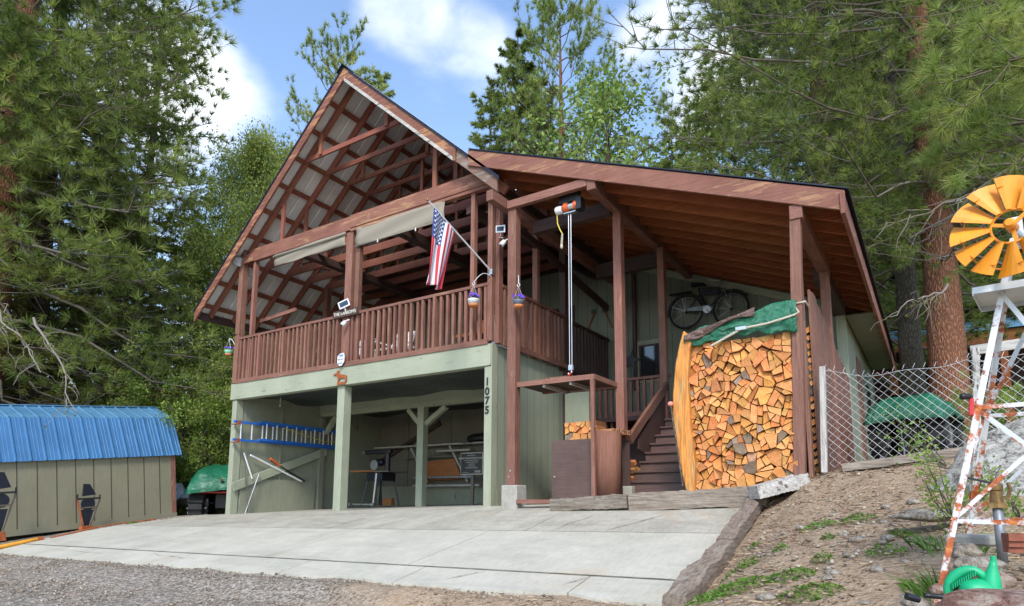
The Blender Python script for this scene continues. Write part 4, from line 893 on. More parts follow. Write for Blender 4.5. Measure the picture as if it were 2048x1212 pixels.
# ---- bicycle on the wall
WY = 3.86; cL, cR = onY(1372, 624, WY), onY(1462, 617, WY); rw = .30
t = thing('bicycle', 'old dark bicycle with fenders hung high on the green wall above the woodpile', 'bicycle', (cL.x, WY, cL.z))
for c in (cL, cR):
    wh = MB(); wh.tube([(c.x+rw*math.cos(a), WY, c.z+rw*math.sin(a)) for a in np.linspace(0, 2*PI, 41)], .022, 8, cap=False); wo_ = wh.build('wheel', M['rubber'], t, smooth=True)
    MB().tube([(c.x+(rw-.03)*math.cos(a), WY, c.z+(rw-.03)*math.sin(a)) for a in np.linspace(0, 2*PI, 41)], 0.008, 6, cap=False).build('rim', M['pipe'], wo_, smooth=True)
    sp = MB()
    for k in range(18): a = k*2*PI/18; sp.tube([(c.x, WY+.02*(-1)**k, c.z), (c.x+(rw-.03)*math.cos(a+.2*(-1)**k), WY, c.z+(rw-.03)*math.sin(a+.2*(-1)**k))], .0015, 3)
    sp.build('spokes', M['steel'], wo_); MB().lathe((c.x, WY-.04, c.z), [(.02, 0), (.025, .02), (.025, .06), (.02, .08)], 10, axis=(0,1,0)).build('hub', M['black'], wo_)
    MB().tube([(c.x+(rw+.035)*math.cos(a), WY, c.z+(rw+.035)*math.sin(a)) for a in np.linspace(.3 if c is cL else .6, 3.3 if c is cL else 2.7, 20)], .02, 6).build('fender', M['black'], t, smooth=True)
bb = Vector((cL.x+.40, WY, cL.z-.03)); seat = Vector((cL.x+.24, WY, cL.z+.40)); hd = Vector((cR.x-.2, WY, cR.z+.42)); hl = Vector((cR.x-.16, WY, cR.z+.3))
mb = MB()
for a, b in ((bb, seat), (seat, hd), (bb, hl), (cL, bb), (cL, seat-Vector((-.03, 0, .12))), (hd, hl)): mb.tube([a, b], .014, 8)
mb.tube([seat-Vector((0,0,.12)), (seat+hd)/2-Vector((0,0,.05)), hl], .016, 8); mb.prism([(seat.x+.05, seat.z-.03), (hd.x-.02, hd.z-.03), (hl.x-.03, hl.z), (seat.x+.1, seat.z-.14)], 1, WY-.015, WY+.015)
mb.build('frame', M['blackmet'], t, smooth=False)
MB().tube([hl, hl+(cR-hl)*.4+Vector((.01, -.03, 0)), cR+Vector((0, -.03, 0))], .012, 8).tube([hl, cR+Vector((0, .03, 0))], .012, 8).build('fork', M['steel'], t)
MB().tube([hd, hd+Vector((.0, 0, .08))], .012, 8).tube([hd+Vector((-.12, -.22, .1)), hd+Vector((.05, -.1, .1)), hd+Vector((.02, 0, .09)), hd+Vector((.05, .07, .1)), hd+Vector((-.1, .1, .1))], .011, 8).build('handlebar', M['steel'], t)
MB().prism([(seat.x-.13, seat.z+.06), (seat.x+.12, seat.z+.05), (seat.x+.12, seat.z+.08), (seat.x-.1, seat.z+.12)], 1, WY-.07, WY+.07).build('saddle', M['black'], t, bevel=.01)
MB().prism([(cL.x+.03, cL.z-.0), (bb.x+.08, bb.z-.03), (bb.x+.1, bb.z+.03), (bb.x+.02, bb.z+.08), (cL.x+.05, cL.z+.055)], 1, WY-.05, WY-.04).build('chain_guard', M['pipe'], t)
MB().lathe(bb+Vector((0, -.06, 0)), [(.07, 0), (.07, .006)], 20, axis=(0,1,0)).tube([bb+Vector((0,-.07,0)), bb+Vector((.07, -.07, -.13))], .009, 6).tube([bb+Vector((.02,-.07,-.13)), bb+Vector((.12, -.12, -.13))], .014, 6).tube([bb, bb+Vector((-.07, .05, .13))], .009, 6).build('crank', M['steel'], t)
MB().tube([cR+Vector((.02, -.04, .0)), cR+Vector((-.12, -.05, .42)), cR+Vector((-.16, -.05, .62))], .007, 6).tube([cR+Vector((.02, -.04, 0)), cR+Vector((.03, -.05, .45))], .006, 6).build('stay', M['steel'], t)
MB().tube([cL+Vector((0, -.04, 0)), cL+Vector((-.05, -.04, .26))], .006, 5).tube([cL+Vector((0, -.04, 0)), cL+Vector((-.25, -.04, .13))], .006, 5).build('stay', M['steel'], t)
MB().box(cL.x-.3, cL.x+.12, WY-.05, WY+.05, cL.z+.36, cL.z+.375).build('rear_rack', M['black'], t)

# ---- the woodpile
def clip(poly, nx, ny, c):
    out = []; n = len(poly)
    for i in range(n):
        a = poly[i]; b = poly[(i+1) % n]; da = a[0]*nx+a[1]*ny-c; db = b[0]*nx+b[1]*ny-c
        if da <= 0: out.append(a)
        if (da < 0 < db) or (db < 0 < da): t_ = da/(da-db); out.append((a[0]+(b[0]-a[0])*t_, a[1]+(b[1]-a[1])*t_))
    return out
def area(p): return abs(sum(p[i][0]*p[(i+1) % len(p)][1]-p[(i+1) % len(p)][0]*p[i][1] for i in range(len(p))))/2
def cells(x0, x1, zlo, zhi, n, rng, split=.85):
    pts = []; tries = 0
    dmin = .75*math.sqrt((x1-x0)*(max(zhi(x0), zhi(x1))-min(zlo(x0), zlo(x1)))/n)
    while len(pts) < n and tries < 20000:
        tries += 1; x = rng.uniform(x0, x1); z = rng.uniform(min(zlo(x0), zlo(x1)), max(zhi(x0), zhi(x1)))
        if not zlo(x) < z < zhi(x): continue
        if all((x-a)**2+(z-b)**2 > dmin**2*rng.uniform(.35, 1.1) for a, b in pts): pts.append((x, z))
    out = []
    for i, p in enumerate(pts):
        poly = [(x0, zlo(x0)), (x1, zlo(x1)), (x1, zhi(x1)), (x0, zhi(x0))]
        for j, q_ in enumerate(pts):
            if i == j or abs(p[0]-q_[0]) > .5 or abs(p[1]-q_[1]) > .5: continue
            nx, ny = q_[0]-p[0], q_[1]-p[1]; poly = clip(poly, nx, ny, (nx*(p[0]+q_[0])+ny*(p[1]+q_[1]))/2)
            if len(poly) < 3: break
        if len(poly) < 3: continue
        def halve(pg, a):
            nx, ny = math.cos(a), math.sin(a); cx = sum(v[0] for v in pg)/len(pg)+rng.uniform(-.01, .01); cz = sum(v[1] for v in pg)/len(pg)+rng.uniform(-.01, .01); c0 = nx*cx+ny*cz
            return [clip(pg, nx, ny, c0), clip(pg, -nx, -ny, -c0)]
        parts = [poly]
        if rng.random() < split and area(poly) > .004:
            a = rng.uniform(0, PI); parts = halve(poly, a)
            if area(poly) > .0105: parts = [h for q_ in parts for h in (halve(q_, a+PI/2+rng.uniform(-.5, .5)) if rng.random() < .72 else [q_])]
        for q_ in parts:
            if len(q_) >= 3 and area(q_) > .0008: out.append(q_)
    return out
def shrink(poly, k, rng):
    cx = sum(v[0] for v in poly)/len(poly); cz = sum(v[1] for v in poly)/len(poly); r = math.sqrt(area(poly)); f = 1-k/r
    a = rng.uniform(-.12, .12); ca, sa = math.cos(a), math.sin(a); out = []
    # rounded corners of real split wood: drop near-duplicate points, nudge the rest
    for v in poly:
        x, z = (v[0]-cx)*f, (v[1]-cz)*f; q_ = (cx+x*ca-z*sa+rng.uniform(-.003, .003), cz+x*sa+z*ca+rng.uniform(-.003, .003))
        if not out or math.hypot(out[-1][0]-q_[0], out[-1][1]-q_[1]) > .018: out.append(q_)
    return out
rng = random.Random(11)
zlo = lambda x: .215+max(0, x-3.6)*.12; zhi = lambda x: 1.90+.0*(x-2.9)
cl_ = cells(2.93, 4.055, zlo, zhi, 88, rng, .97)
print('logs', len(cl_))
for poly in cl_:
    p = shrink(poly, rng.uniform(.003, .0085), rng)
    if len(p) < 3: continue
    cx = sum(v[0] for v in p)/len(p); cz = sum(v[1] for v in p)/len(p); y0 = -.245+rng.uniform(-.035, .03); L_ = .36+rng.uniform(-.03, .03)
    mb = MB(); n = len(p); f2 = lambda v, s: (cx+(v[0]-cx)*s, cz+(v[1]-cz)*s)
    fr = [f2(v, .95) for v in p]; t0, t1 = rng.uniform(-.25, .25), rng.uniform(-.25, .25)
    yy = lambda v, base: base+(v[0]-cx)*t0+(v[1]-cz)*t1
    vs = [(v[0], yy(v, y0), v[1]) for v in fr]+[(v[0], yy(v, y0)+.006, v[1]) for v in p]+[(v[0], y0+L_, v[1]) for v in p]
    mb.add(vs, [tuple(range(n))], 0)
    mb.f += [(i, n+i, n+(i+1) % n, (i+1) % n) for i in range(n)]; mb.m += [0]*n
    mb.f += [(n+i, 2*n+i, 2*n+(i+1) % n, n+(i+1) % n) for i in range(n)]+[tuple(range(3*n-1, 2*n-1, -1))]; mb.m += [1]*n+[0]
    tag(mb.build('firewood_log', [M['log'], M['logside']], loc=(cx, y0, cz)), 'split firewood piece with orange end grain in the tall stack under the tarp', 'firewood', 'split firewood in the tall stack')
mb = MB(); mb.prism([(2.98, .25), (4.12, .3), (4.12, 1.86), (2.98, 1.86)], 1, .13, .16); tag(mb.build('stack_gap_filler', M['dark_z'], loc=(3.5, .15, .3)), 'dark filler sheet added behind the stacked firewood to darken its gaps', 'board')  # added filler for the hidden rear rows; its dark colour paints shade in gaps
# row seen end-on between the post and the side fence
rng = random.Random(5); k = 0
for z in np.arange(.45, 2.0, .085):
    y = .1+rng.uniform(-.02, .02); x = 4.185; s = rng.uniform(.03, .042)
    poly = [(x+s*math.cos(a+rng.uniform(-.3, .3)), z+s*math.sin(a)) for a in (0, 1.4, 2.8, 4.3)]
    mb = MB(); mb.prism(poly, 1, y, y+.35, 1, 0); tag(mb.build('firewood_log', [M['log'], M['logside']], loc=(x, y, z)), 'split firewood piece in the narrow gap between post and side fence', 'firewood', 'firewood behind the right post')
# live-edge slab and pole
sl = [(1368,662),(1360,690),(1352,730),(1347,790),(1348,850),(1355,900),(1366,950),(1374,984),(1390,984),(1391,930),(1385,880),(1380,830),(1377,760),(1380,700),(1387,678)]
pl = [(onY(a, b, -.3).x, onY(a, b, -.3).z) for a, b in sl]
mb = MB(); mb.prism(pl, 1, -.33, -.02); o = mb.build('wood_slab', M['slab'], loc=(pl[7][0], -.3, pl[7][1]), bevel=.01); tag(o, 'tall curved live-edge slab of orange wood closing the left end of the woodpile', 'slab')
pl = [(onY(1341, 808, -.36).x, onY(1341, 808, -.36).z), (onY(1366, 972, -.36).x, onY(1366, 972, -.36).z)]
t = thing('long_handled_tool', 'grey pole with a pink ball end leaning against the live-edge slab', 'pole', (pl[1][0], -.36, pl[1][1])); MB().tube([(pl[0][0], -.36, pl[0][1]), (pl[1][0], -.36, pl[1][1])], .012, 8).build('pole', M['barkg'], t)
M['pink'] = simple('pink_ball', (.6, .22, .16), .6); MB().lathe((pl[0][0], -.36, pl[0][1]-.03), [(.005, 0), (.028, .012), (.033, .03), (.028, .05), (.005, .06)], 14).build('ball', M['pink'], t, smooth=True)
P_('kick_post', bz(2.90, 2.93, -.3, -.26, .08, .3), M['brown_z'])
# tarps over the stack
def tarp_sheet(x0, x1, top, bot, y0, y1, seed, nx=60, ny_=30, amp=.035):
    P = []
    for i in range(nx+1):
        s = i/nx; x = x0+(x1-x0)*s; zt = top(s); zb = bot(s); row = []
        for j in range(ny_+1):
            q_ = j/ny_
            if q_ < .45: y = y1+(y0-y1)*(q_/.45); z = zt+.03*math.sin(q_/.45*PI)
            else: r_ = (q_-.45)/.55; y = y0-.02*math.sin(r_*PI)-.01; z = zt+(zb-zt)*r_
            n_ = mnoise.noise(Vector((x*5, q_*4, seed)))*amp+mnoise.noise(Vector((x*14, q_*9, seed+3)))*amp*.5+amp*.5*math.sin((x*2.2+q_*2.4)*9+seed)*mnoise.noise(Vector((x*2, q_*2, seed+9)))
            row.append((x+n_*.3, y-abs(n_)*1.1, z+n_*.6))
        P.append(row)
    return MB().grid(P)
mb = tarp_sheet(2.92, 4.13, lambda s: 2.0+.22*min(1, s*1.25)+.02*math.sin(s*9), lambda s: 1.84+.06*math.sin(s*PI)+.04*s+.015*math.sin(s*31), -.29, .3, 1)
tag(mb.build('green_tarp', M['tarpg'], loc=(3.5, 0, 1.95), smooth=True, solid=.004), 'crumpled green tarp tied over the top of the woodpile', 'tarp')
mb = tarp_sheet(2.94, 3.72, lambda s: 2.0+.2*s, lambda s: 1.93+.2*s-.03*math.sin(s*7), -.33, .25, 4, amp=.022)
tag(mb.build('brown_tarp', M['tarpb'], loc=(3.3, 0, 2.05), smooth=True, solid=.004), 'bunched brown tarp lying on the left part of the green tarp', 'tarp')
ra, rb = onY(1484, 657, -.36), onY(1585, 631, -.36)
t = thing('tie_down_rope', 'twisted beige rope and buckle strapping the tarps to the right post', 'rope', tuple(ra))
MB().tube([ra, (ra+rb)/2+Vector((0, 0, -.015)), rb], .012, 8).tube([rb, rb+Vector((.06, .02, .03)), (4.1, -.285, 2.19), (4.22, -.285, 2.2), (4.22, -.1, 2.2)], .011, 8).build('rope', M['rope'], t)
rc = onY(1422, 692, -.36); MB().tube([ra, rc], .012, 6).build('loose_strap', M['rope'], t); MB().box(ra.x-.07, ra.x+.05, -.38, -.35, ra.z-.02, ra.z+.025).build('buckle', M['steel'], t, bevel=.005)
# side fence of brown boards
mb = MB(); y = .06; k = 0; rg = random.Random(3)
while y < 3.6:
    zt = 2.5-.14*y-(.05 if y < .2 else 0)+rg.uniform(-.02, .02); mb.box(4.20, 4.222+.004*(k % 2), y, y+.095, .42, zt); y += .1; k += 1
o = mb.build('board_fence', M['brown_z'], loc=(4.2, 1.8, .45)); tag(o, 'fence of upright brown boards running back beside the woodpile', 'fence')

# ---- wood bin under the lift
t = thing('firewood_bin', 'curved brown sheet metal firewood bin under the lift platform', 'bin', (1.3, .2, .1))
arc = [(1.62-.55+.55*math.sin(a), .95-.75*math.cos(a)) for a in np.linspace(-.35, 1.35, 14)]
outer = [(.60, .92), (1.62, -.02)]
xs = [(1.69, -.16)]+[(1.69+.03+.0*i, -.16) for i in ()]
pa = [(1.715, -.165), (1.78, -.162), (1.86, -.155), (1.90, -.145), (1.93, -.125), (1.95, -.095), (1.962, -.05), (1.96, .0), (1.95, .08)]
mb = MB(); mb.grid([[(x, y, .12), (x, y, .99-.1*(x-1.7))] for x, y in pa]); mb.build('curved_side', M['binbrown'], t, smooth=True, solid=.01)
MB().box(.98, 1.66, .0, .02, .12, .90).build('front_panel', M['step'], t); MB().box(1.2, 1.9, .45, .47, .12, .9).build('back_panel', M['dark_z'], t)
MB().lathe((1.03, -.003, .42), [(.012, 0), (.012, .01)], 8, axis=(0,-1,0)).build('bolt', M['steel'], t)
t.location = t.location
rng = random.Random(21); cl_ = cells(1.15, 1.62, lambda x: .9, lambda x: 1.02+.32*math.sin(max(0, min(1, (x-1.1)/.5))*PI*.9)**.8, 17, rng, .3)
for p in cl_:
    p = shrink(p, .006, rng)
    if len(p) < 3: continue
    cx = sum(v[0] for v in p)/len(p); cz = sum(v[1] for v in p)/len(p); y0 = .06+rng.uniform(-.02, .03); mb = MB(); mb.prism(p, 1, y0, y0+.3, 1, 0)
    tag(mb.build('firewood_log', [M['log'], M['logside']], loc=(cx, y0, cz)), 'firewood piece heaped in the brown bin under the lift', 'firewood', 'firewood heaped in the brown bin')
for k in range(7):
    x = 1.76+.03*(k % 3); y = .0+.07*k; tag(MB().bar((x-.1, y, .97+.02*(k % 2)), (x+.12, y+.05, .99), .07, .06).build('firewood_log', M['logside'], loc=(x, y, .97)), 'firewood piece lying on top of the curved bin side', 'firewood', 'firewood lying at the bin rim')
# firewood seen under the stairs
rng = random.Random(31)
for k in range(16):
    y = .78+.09*(k % 5)+rng.uniform(0, .03); z = .3+.105*(k//5)+rng.uniform(0, .02); x = 1.86; s = .045
    mb = MB(); mb.prism([(y+s*math.cos(a), z+s*math.sin(a)) for a in (0, 1.5, 2.9, 4.4)], 0, x-.3, x-.02, 1, 0); tag(mb.build('firewood_log', [M['log'], M['logside']], loc=(x, y, z)), 'firewood piece stored in the dark beside the stairs', 'firewood', 'firewood beside the stairs')
# ---- garage contents
t = thing('extension_ladder', 'blue extension ladder with aluminium rungs hung on the left garage wall', 'ladder', (-6.0, 1, 1.2))
for x, ya, yb, dz in ((-6.0, -.12, 2.6, 0), (-5.95, .42, 2.75, .035)):
    for z in (1.25+dz, 1.60+dz): MB().box(x-.02, x+.02, ya, yb, z-.035, z+.01).build('side_rail', M['ladderblue'], t)
    y = ya+.16
    while y < yb-.05: MB().tube([(x, y, 1.25+dz), (x, y, 1.60+dz)], .015, 8).build('rung', M['alu'], t); y += .24
MB().tube([(-5.92, .95, 1.56), (-5.92, 1.5, 1.45), (-5.92, 2.0, 1.36), (-5.92, 2.45, 1.38)], .008, 6).tube([(-5.92, 2.45, 1.38), (-5.9, 2.5, 1.2)], .008, 6).build('rope', M['yellow'], t)
for k, z in enumerate((1.575, 1.225)):
    t = thing('ladder_hook', ['upper steel bracket holding the blue ladder', 'lower steel bracket holding the blue ladder'][k], 'bracket', (-6.1, -.06, z)); MB().box(-6.12, -5.9, -.1, -.03, z-.04, z-.025).build('arm', M['rustonly'], t); MB().box(-5.91, -5.9, -.1, -.03, z-.025, z+.03).build('lip', M['rustonly'], t)
def pole(a, b, r, mat, lab, cat='pole', nm='long_pole'): tag(MB().tube([a, b], r, 6).build(nm, mat, loc=tuple(a)), lab, cat)
pole((-6.0, .35, .5), (-6.04, .16, 1.0), .014, M['white'], 'white pole with orange tip leaning behind the left post', nm='white_pole'); pole((-5.98, .28, -.15), (-6.0, .17, .75), .012, M['twig'], 'thin brown pole standing behind the left post', nm='brown_pole')
pole((-6.03, .3, .96), (-6.03, 1.55, .48), .02, M['white'], 'white and black ski lying slantwise above the low panel', 'ski', 'ski'); pole((-6.02, .75, .92), (-6.02, 1.0, .78), .022, M['orange'], 'orange tipped tool handle beside the slanting ski', 'handle', 'tool_handle')
pole((-6.03, .78, .88), (-6.03, 1.65, .48), .016, M['black'], 'black rod lying slantwise beside the white ski', 'rod', 'black_rod')
pole((-5.97, .22, -.18), (-6.0, .5, .6), .009, M['steel'], 'grey rod leaning behind the diagonal brace', 'rod', 'grey_rod')
# radial saw on a stand
SX, SY = -4.75, 2.6
t = thing('radial_saw', 'dark radial arm saw on a wooden topped stand inside the garage', 'saw', (SX, SY, 0))
MB().box(SX-.62, SX+.05, SY-.3, SY+.3, .69, .72).build('table', M['osb'], t); MB().box(SX+.06, SX+.5, SY-.3, SY+.3, .68, .705).build('table_wing', M['plydark'], t)
MB().lathe((SX+.2, SY, .72), [(.06, 0), (.06, .4)], 12).build('column', M['black'], t); MB().box(SX-.45, SX+.3, SY-.06, SY+.06, 1.08, 1.17).build('arm', M['black'], t, bevel=.015)
MB().lathe((SX-.05, SY, .9), [(.06, -.1), (.075, -.07), (.075, .1), (.05, .13)], 14, axis=(1,0,0)).build('motor', M['blackmet'], t); MB().lathe((SX-.12, SY-.08, .84), [(.11, 0), (.11, .01)], 20, axis=(0,-1,0)).build('blade', M['steel'], t)
MB().tube([(SX-.45, SY, 1.12), (SX-.55, SY-.02, 1.14)], .02, 8).build('handle', M['steel'], t); MB().box(SX-.2, SX+.25, SY-.2, SY+.2, .5, .67).build('base', M['blackmet'], t)
for a, b in ((-.22, -.2), (.25, -.2), (-.22, .2), (.25, .2)): MB().bar((SX+a*.8, SY+b, .5), (SX+a*1.25, SY+b*1.3, -.02), .03, .03).build('leg', M['blackmet'], t)
MB().bar((SX+.07, SY-.2, .66), (SX+.04, SY-.24, -.0), .05, .03).build('front_leg', M['steel'], t)
MB().bar((SX-.55, SY-.25, -.0), (SX+.05, SY-.25, -.0), .03, .03).build('caster_bar', M['steel'], t)
for x in (SX-.62, SX+.06): MB().lathe((x, SY-.27, .0), [(.035, -.02), (.035, .02)], 12, axis=(0,1,0)).build('caster', M['steel'], t)
tag(bz(-5.0, -4.7, 2.9, 3.0, -.02, .13).build('offcut_board', M['osb'], loc=(-4.9, 2.95, .05)), 'orange board end lying on the floor behind the saw stand', 'board')
# back wall shelf with sloped frame
t = thing('wall_shelf', 'long grey shelf with slanted supports on the back wall of the garage', 'shelf', (-3.5, 3.8, 1.3))
MB().box(-6.0, -2.6, 3.62, 3.97, 1.31, 1.345).build('shelf_board', M['grey_x'], t)
for x in (-4.9, -3.75): MB().bar((x, 3.7, 1.3), (x+.52, 3.7, .5), .05, .03, (0,1,0)).build('support', M['grey_z'], t)
MB().box(-4.8, -2.9, 3.66, 3.72, .40, .44).build('lower_rail', M['grey_x'], t); MB().box(-4.75, -3.0, 3.6, 3.66, .58, .62).build('lower_rail', M['pipe'], t); MB().box(-5.2, -3.2, 3.75, 3.8, 1.05, 1.08).build('middle_rail', M['plydark'], t)
mb = MB(); mb.prism([(-4.75, .52), (-3.45, .56), (-3.68, 1.02), (-4.72, .96)], 1, 3.78, 3.8); tag(mb.build('plywood_sheet', M['osb'], loc=(-4.1, 3.79, .6)), 'orange plywood sheet leaning behind the slanted shelf supports', 'plywood')
tag(bz(-4.05, -3.1, 3.6, 3.75, 1.16, 1.2).build('long_board', M['grey_x'], loc=(-3.6, 3.7, 1.18)), 'pale board lying below the shelf near the sign', 'board')
t = thing('stored_bundle', 'dark bundle lying on the right end of the garage shelf', 'bundle', (-2.9, 3.8, 1.35)); MB().lathe((-3.3, 3.8, 1.44), [(.06, 0), (.1, .1), (.11, .5), (.07, .65)], 12, axis=(1,0,0)).build('roll', M['black'], t, smooth=True)
# the sign: hung in the garage near the right post
a, b, c = onY(921.5, 906, 2.6), onY(966, 904, 2.6), onY(921, 949.5, 2.6); sx0, sx1, sz0, sz1 = a.x, b.x, c.z, a.z
t = thing('lands_sign', 'dark brown sign with cream border reading IDAHO ENDOWMENT LANDS inside the garage', 'sign', ((sx0+sx1)/2, 2.6, sz0))
MB().box(sx0, sx1, 2.6, 2.615, sz0, sz1).build('border', M['signletter'], t, bevel=.004); MB().box(sx0+.014, sx1-.014, 2.594, 2.5995, sz0+.014, sz1-.014).build('face', M['signbrown'], t)
mb = MB(); cx = (sx0+sx1)/2
for s, z, sz in (('WELCOME TO', sz1-.065, .03), ('IDAHO ENDOWMENT LANDS', sz1-.125, .046), ('STATE OF IDAHO PUBLIC LAND', sz1-.16, .024), ('- CAMPING LIMIT 10 DAYS', sz1-.2, .026), ('- PACK IT IN', sz1-.235, .026), ('- PACK IT OUT', sz1-.27, .026), ('PLEASE LEAVE NO TRACE', sz1-.305, .026)):
    text_mb(mb, s, sz, M4((cx, 2.5925, z), FX, FZ, FN), .002)
for z in (sz0+.04, sz0+.055, sz0+.07): mb.box(cx+.08, cx+.22, 2.591, 2.5935, z, z+.006)
mb.box(cx-.22, cx-.07, 2.591, 2.5935, sz0+.04, sz0+.045); mb.build('lettering', M['signletter'], t)
t = thing('sign_post', 'slim sage board carrying the brown sign behind the right corner', 'board', (cx, 2.65, 0)); MB().box(sx1-.3, sx1-.24, 2.62, 2.66, .0, sz1-.02).build('board', M['plydark'], t)
t = thing('hanging_bulb', 'small pull string hanging from the garage ceiling at the left', 'pull string', (-5.6, .6, 2.0)); MB().tube([(-5.6, .6, 2.12), (-5.6, .6, 1.96)], .004, 4).lathe((-5.6, .6, 1.93), [(.008, 0), (.01, .03)], 8).build('string', M['white'], t)
# ------------------------------------------------------------------ blue roofed shed left of the driveway
u = Vector(ray(2005, 843)).normalized(); v = u.cross(Vector((0, 0, 1))).normalized()*-1; wv = u.cross(v)*-1
if wv.z < 0: wv = -wv
P0 = onX(350, 1029, -8.3)
def S(a, b, c): return P0+u*a+v*b+wv*c      # a along the long wall towards the back, b away to the left, c up
SL_ = 5.2; t = thing('shed', 'olive shed with a blue metal gambrel roof left of the driveway', 'shed', tuple(P0))
def sbox(mb, a0, a1, b0, b1, c0, c1, mi=0):
    vs = [S(a, b, c) for c in (c0, c1) for a, b in ((a0, b0), (a1, b0), (a1, b1), (a0, b1))]
    return mb.add(vs, [(0,3,2,1),(4,5,6,7),(0,1,5,4),(1,2,6,5),(2,3,7,6),(3,0,4,7)], mi)
ea = onX(346, 909, P0.x); HW = (ea-P0).dot(wv); RH = HW+.98; WD = 2.3
pr = [(-.09, HW-.02), (.30, HW+.80), (WD/2, RH+.12), (WD-.30, HW+.80), (WD+.09, HW-.02)]
wall = MB()
for b in (0, WD): sbox(wall, -SL_, 0, b-.02, b+.02, .04, HW+.06)
for a in (-SL_, 0):
    vs = [S(a, b, c) for b, c in [(0, .04), (0, HW), (.33, HW+.74), (WD/2, RH+.04), (WD-.33, HW+.74), (WD, HW), (WD, .04)]]; wall.add(vs, [tuple(range(7))])
wall.build('wall', M['shedwall'], t)
bt = MB(); a = -.3
while a > -SL_: sbox(bt, a-.012, a+.0, -.0215, -.026, .05, HW-.0); a -= .305
bt.build('wall_groove', M['dark_z'], t)
sbox(MB(), -.075, .015, -.035, .02, .02, HW).build('corner_trim', M['brown_z'], t); sbox(MB(), -SL_, .02, -.045, -.005, -.06, .045).build('skirt_board', M['shedwall'], t)
for a in (-.1, -1.8, -3.4, -5.0): sbox(MB(), a-.1, a+.08, .0, WD, -.22, -.062).build('skid', M['dark_x'], t)
sbox(MB(), -SL_, -.15, .25, .35, -.25, -.062).build('skid_beam', M['dark_x'], t)
for (b0, c0), (b1, c1) in zip(pr[:-1], pr[1:]):
    mb = MB(); A = []; nrm = Vector((0, -(c1-c0), (b1-b0))).normalized(); a = -SL_-.12; row = []
    while a < .13:
        for da, h in ((0, 0), (.018, .022), (.034, .022), (.052, 0), (.11, 0), (.115, .005), (.12, 0), (.165, 0), (.17, .005), (.175, 0)): row.append((min(a+da, .13), h))
        a += .229
    P = [[S(a_, b+nrm.y*h, c+nrm.z*h) for a_, h in row] for b, c in ((b0, c0), (b1, c1))]
    mb.grid(P); mb.build('roof_sheet', M['blue'] if abs(c1-c0) > .5 else M['blue2'], t, solid=.006)
sbox(MB(), -SL_-.13, .14, WD/2-.09, WD/2+.09, RH+.115, RH+.135).build('ridge_cap', M['blue2'], t)
mb = MB()
for a in (.12,):
    for (b0, c0), (b1, c1) in zip(pr[:-1], pr[1:]): mb.add([S(a, b0, c0-.05), S(a, b1, c1-.05), S(a, b1, c1+.02), S(a, b0, c0+.02), S(a+.015, b0, c0-.05), S(a+.015, b1, c1-.05), S(a+.015, b1, c1+.02), S(a+.015, b0, c0+.02)], [(0,1,2,3),(7,6,5,4),(0,4,5,1),(3,2,6,7)])
mb.build('gable_trim', M['blue'], t)
# implement stands leaning on the shed wall
def implement(px, py_top, py_bot, lab, xs=0):
    g0 = onX(px, py_bot, -7.95); g = Vector((g0.x, g0.y, g0.z)); t = thing('implement_stand', lab, 'implement', tuple(g), 'black and rusty implement frames against the shed'); top = onX(px, py_top, -8.05); H = top.z-g.z
    def q(a, c, b=0): return g+Vector((-.0-c*.03+b, a, c*H))
    for s in (-1, 1): MB().bar(q(.06*s, .14), q(.19*s, .68), .025, .025).build('frame_arm', M['rustonly'] if s < 0 else M['twig'], t); MB().bar(q(.19*s, .62), q(.19*s, .78), .02, .02).build('frame_arm', M['black'], t)
    MB().bar(q(-.2, .68), q(.2, .71), .03, .035).build('crossbar', M['black'], t); MB().bar(q(-.12, .5), q(.14, .52), .02, .025).build('crossbar', M['twig'], t)
    mb = MB(); mb.prism([(g.y-.1, g.z+.74*H), (g.y-.1, g.z+H), (g.y-.0, g.z+H), (g.y+.12, g.z+.78*H)], 0, g.x-.06, g.x-.02); mb.build('cowl', M['blackmet'], t)
    MB().lathe(q(0, .58, -.02), [(.12, 0), (.12, .02)], 18, axis=(1,0,0)).build('disc', M['blackmet'], t)
    mb = MB(); mb.prism([(g.y-.05, g.z+.12*H), (g.y-.11, g.z+.46*H), (g.y+.11, g.z+.46*H), (g.y+.05, g.z+.12*H)], 0, g.x-.05, g.x-.03); mb.build('plate', M['blackmet'], t)
    MB().prism([(g.y-.11, g.z-.0), (g.y-.085, g.z+.13*H), (g.y+.085, g.z+.13*H), (g.y+.11, g.z)], 0, g.x-.07, g.x+.05).build('foot', M['rustonly'], t)
implement(172, 968, 1064, 'black and rusty implement frame leaning on the middle of the shed wall')
implement(-6, 944, 1082, 'black implement frame at the left edge of the photo by the shed')
a, b = onX(-30, 1103, -7.75), onX(75, 1081, -7.72); t = thing('yellow_pipe', 'orange and yellow pipe lying on the ground at the driveway edge', 'pipe', (a.x, a.y, a.z)); MB().tube([(a.x, a.y, G(a.x, a.y)+.045), (b.x, b.y, G(b.x, b.y)+.045)], .035, 10).build('pipe', simple('yellow_orange_pipe', (.55, .24, .02), .5, var=.4, scale=3), t)
MB().lathe((b.x, b.y, G(b.x, b.y)+.045), [(.042, 0), (.042, .08)], 10, axis=(0,1,0)).build('coupling', M['rustonly'], t)
tag(MB().tube([(-7.72, y, G(-7.72, y)+.03+.01*math.sin(y*3)) for y in np.arange(-2.35, -.4, .2)], .014, 6).build('rusty_rod', M['rustonly'], loc=(-7.7, -1, -.4)), 'thin rusty rod lying along the foot of the shed', 'rod')

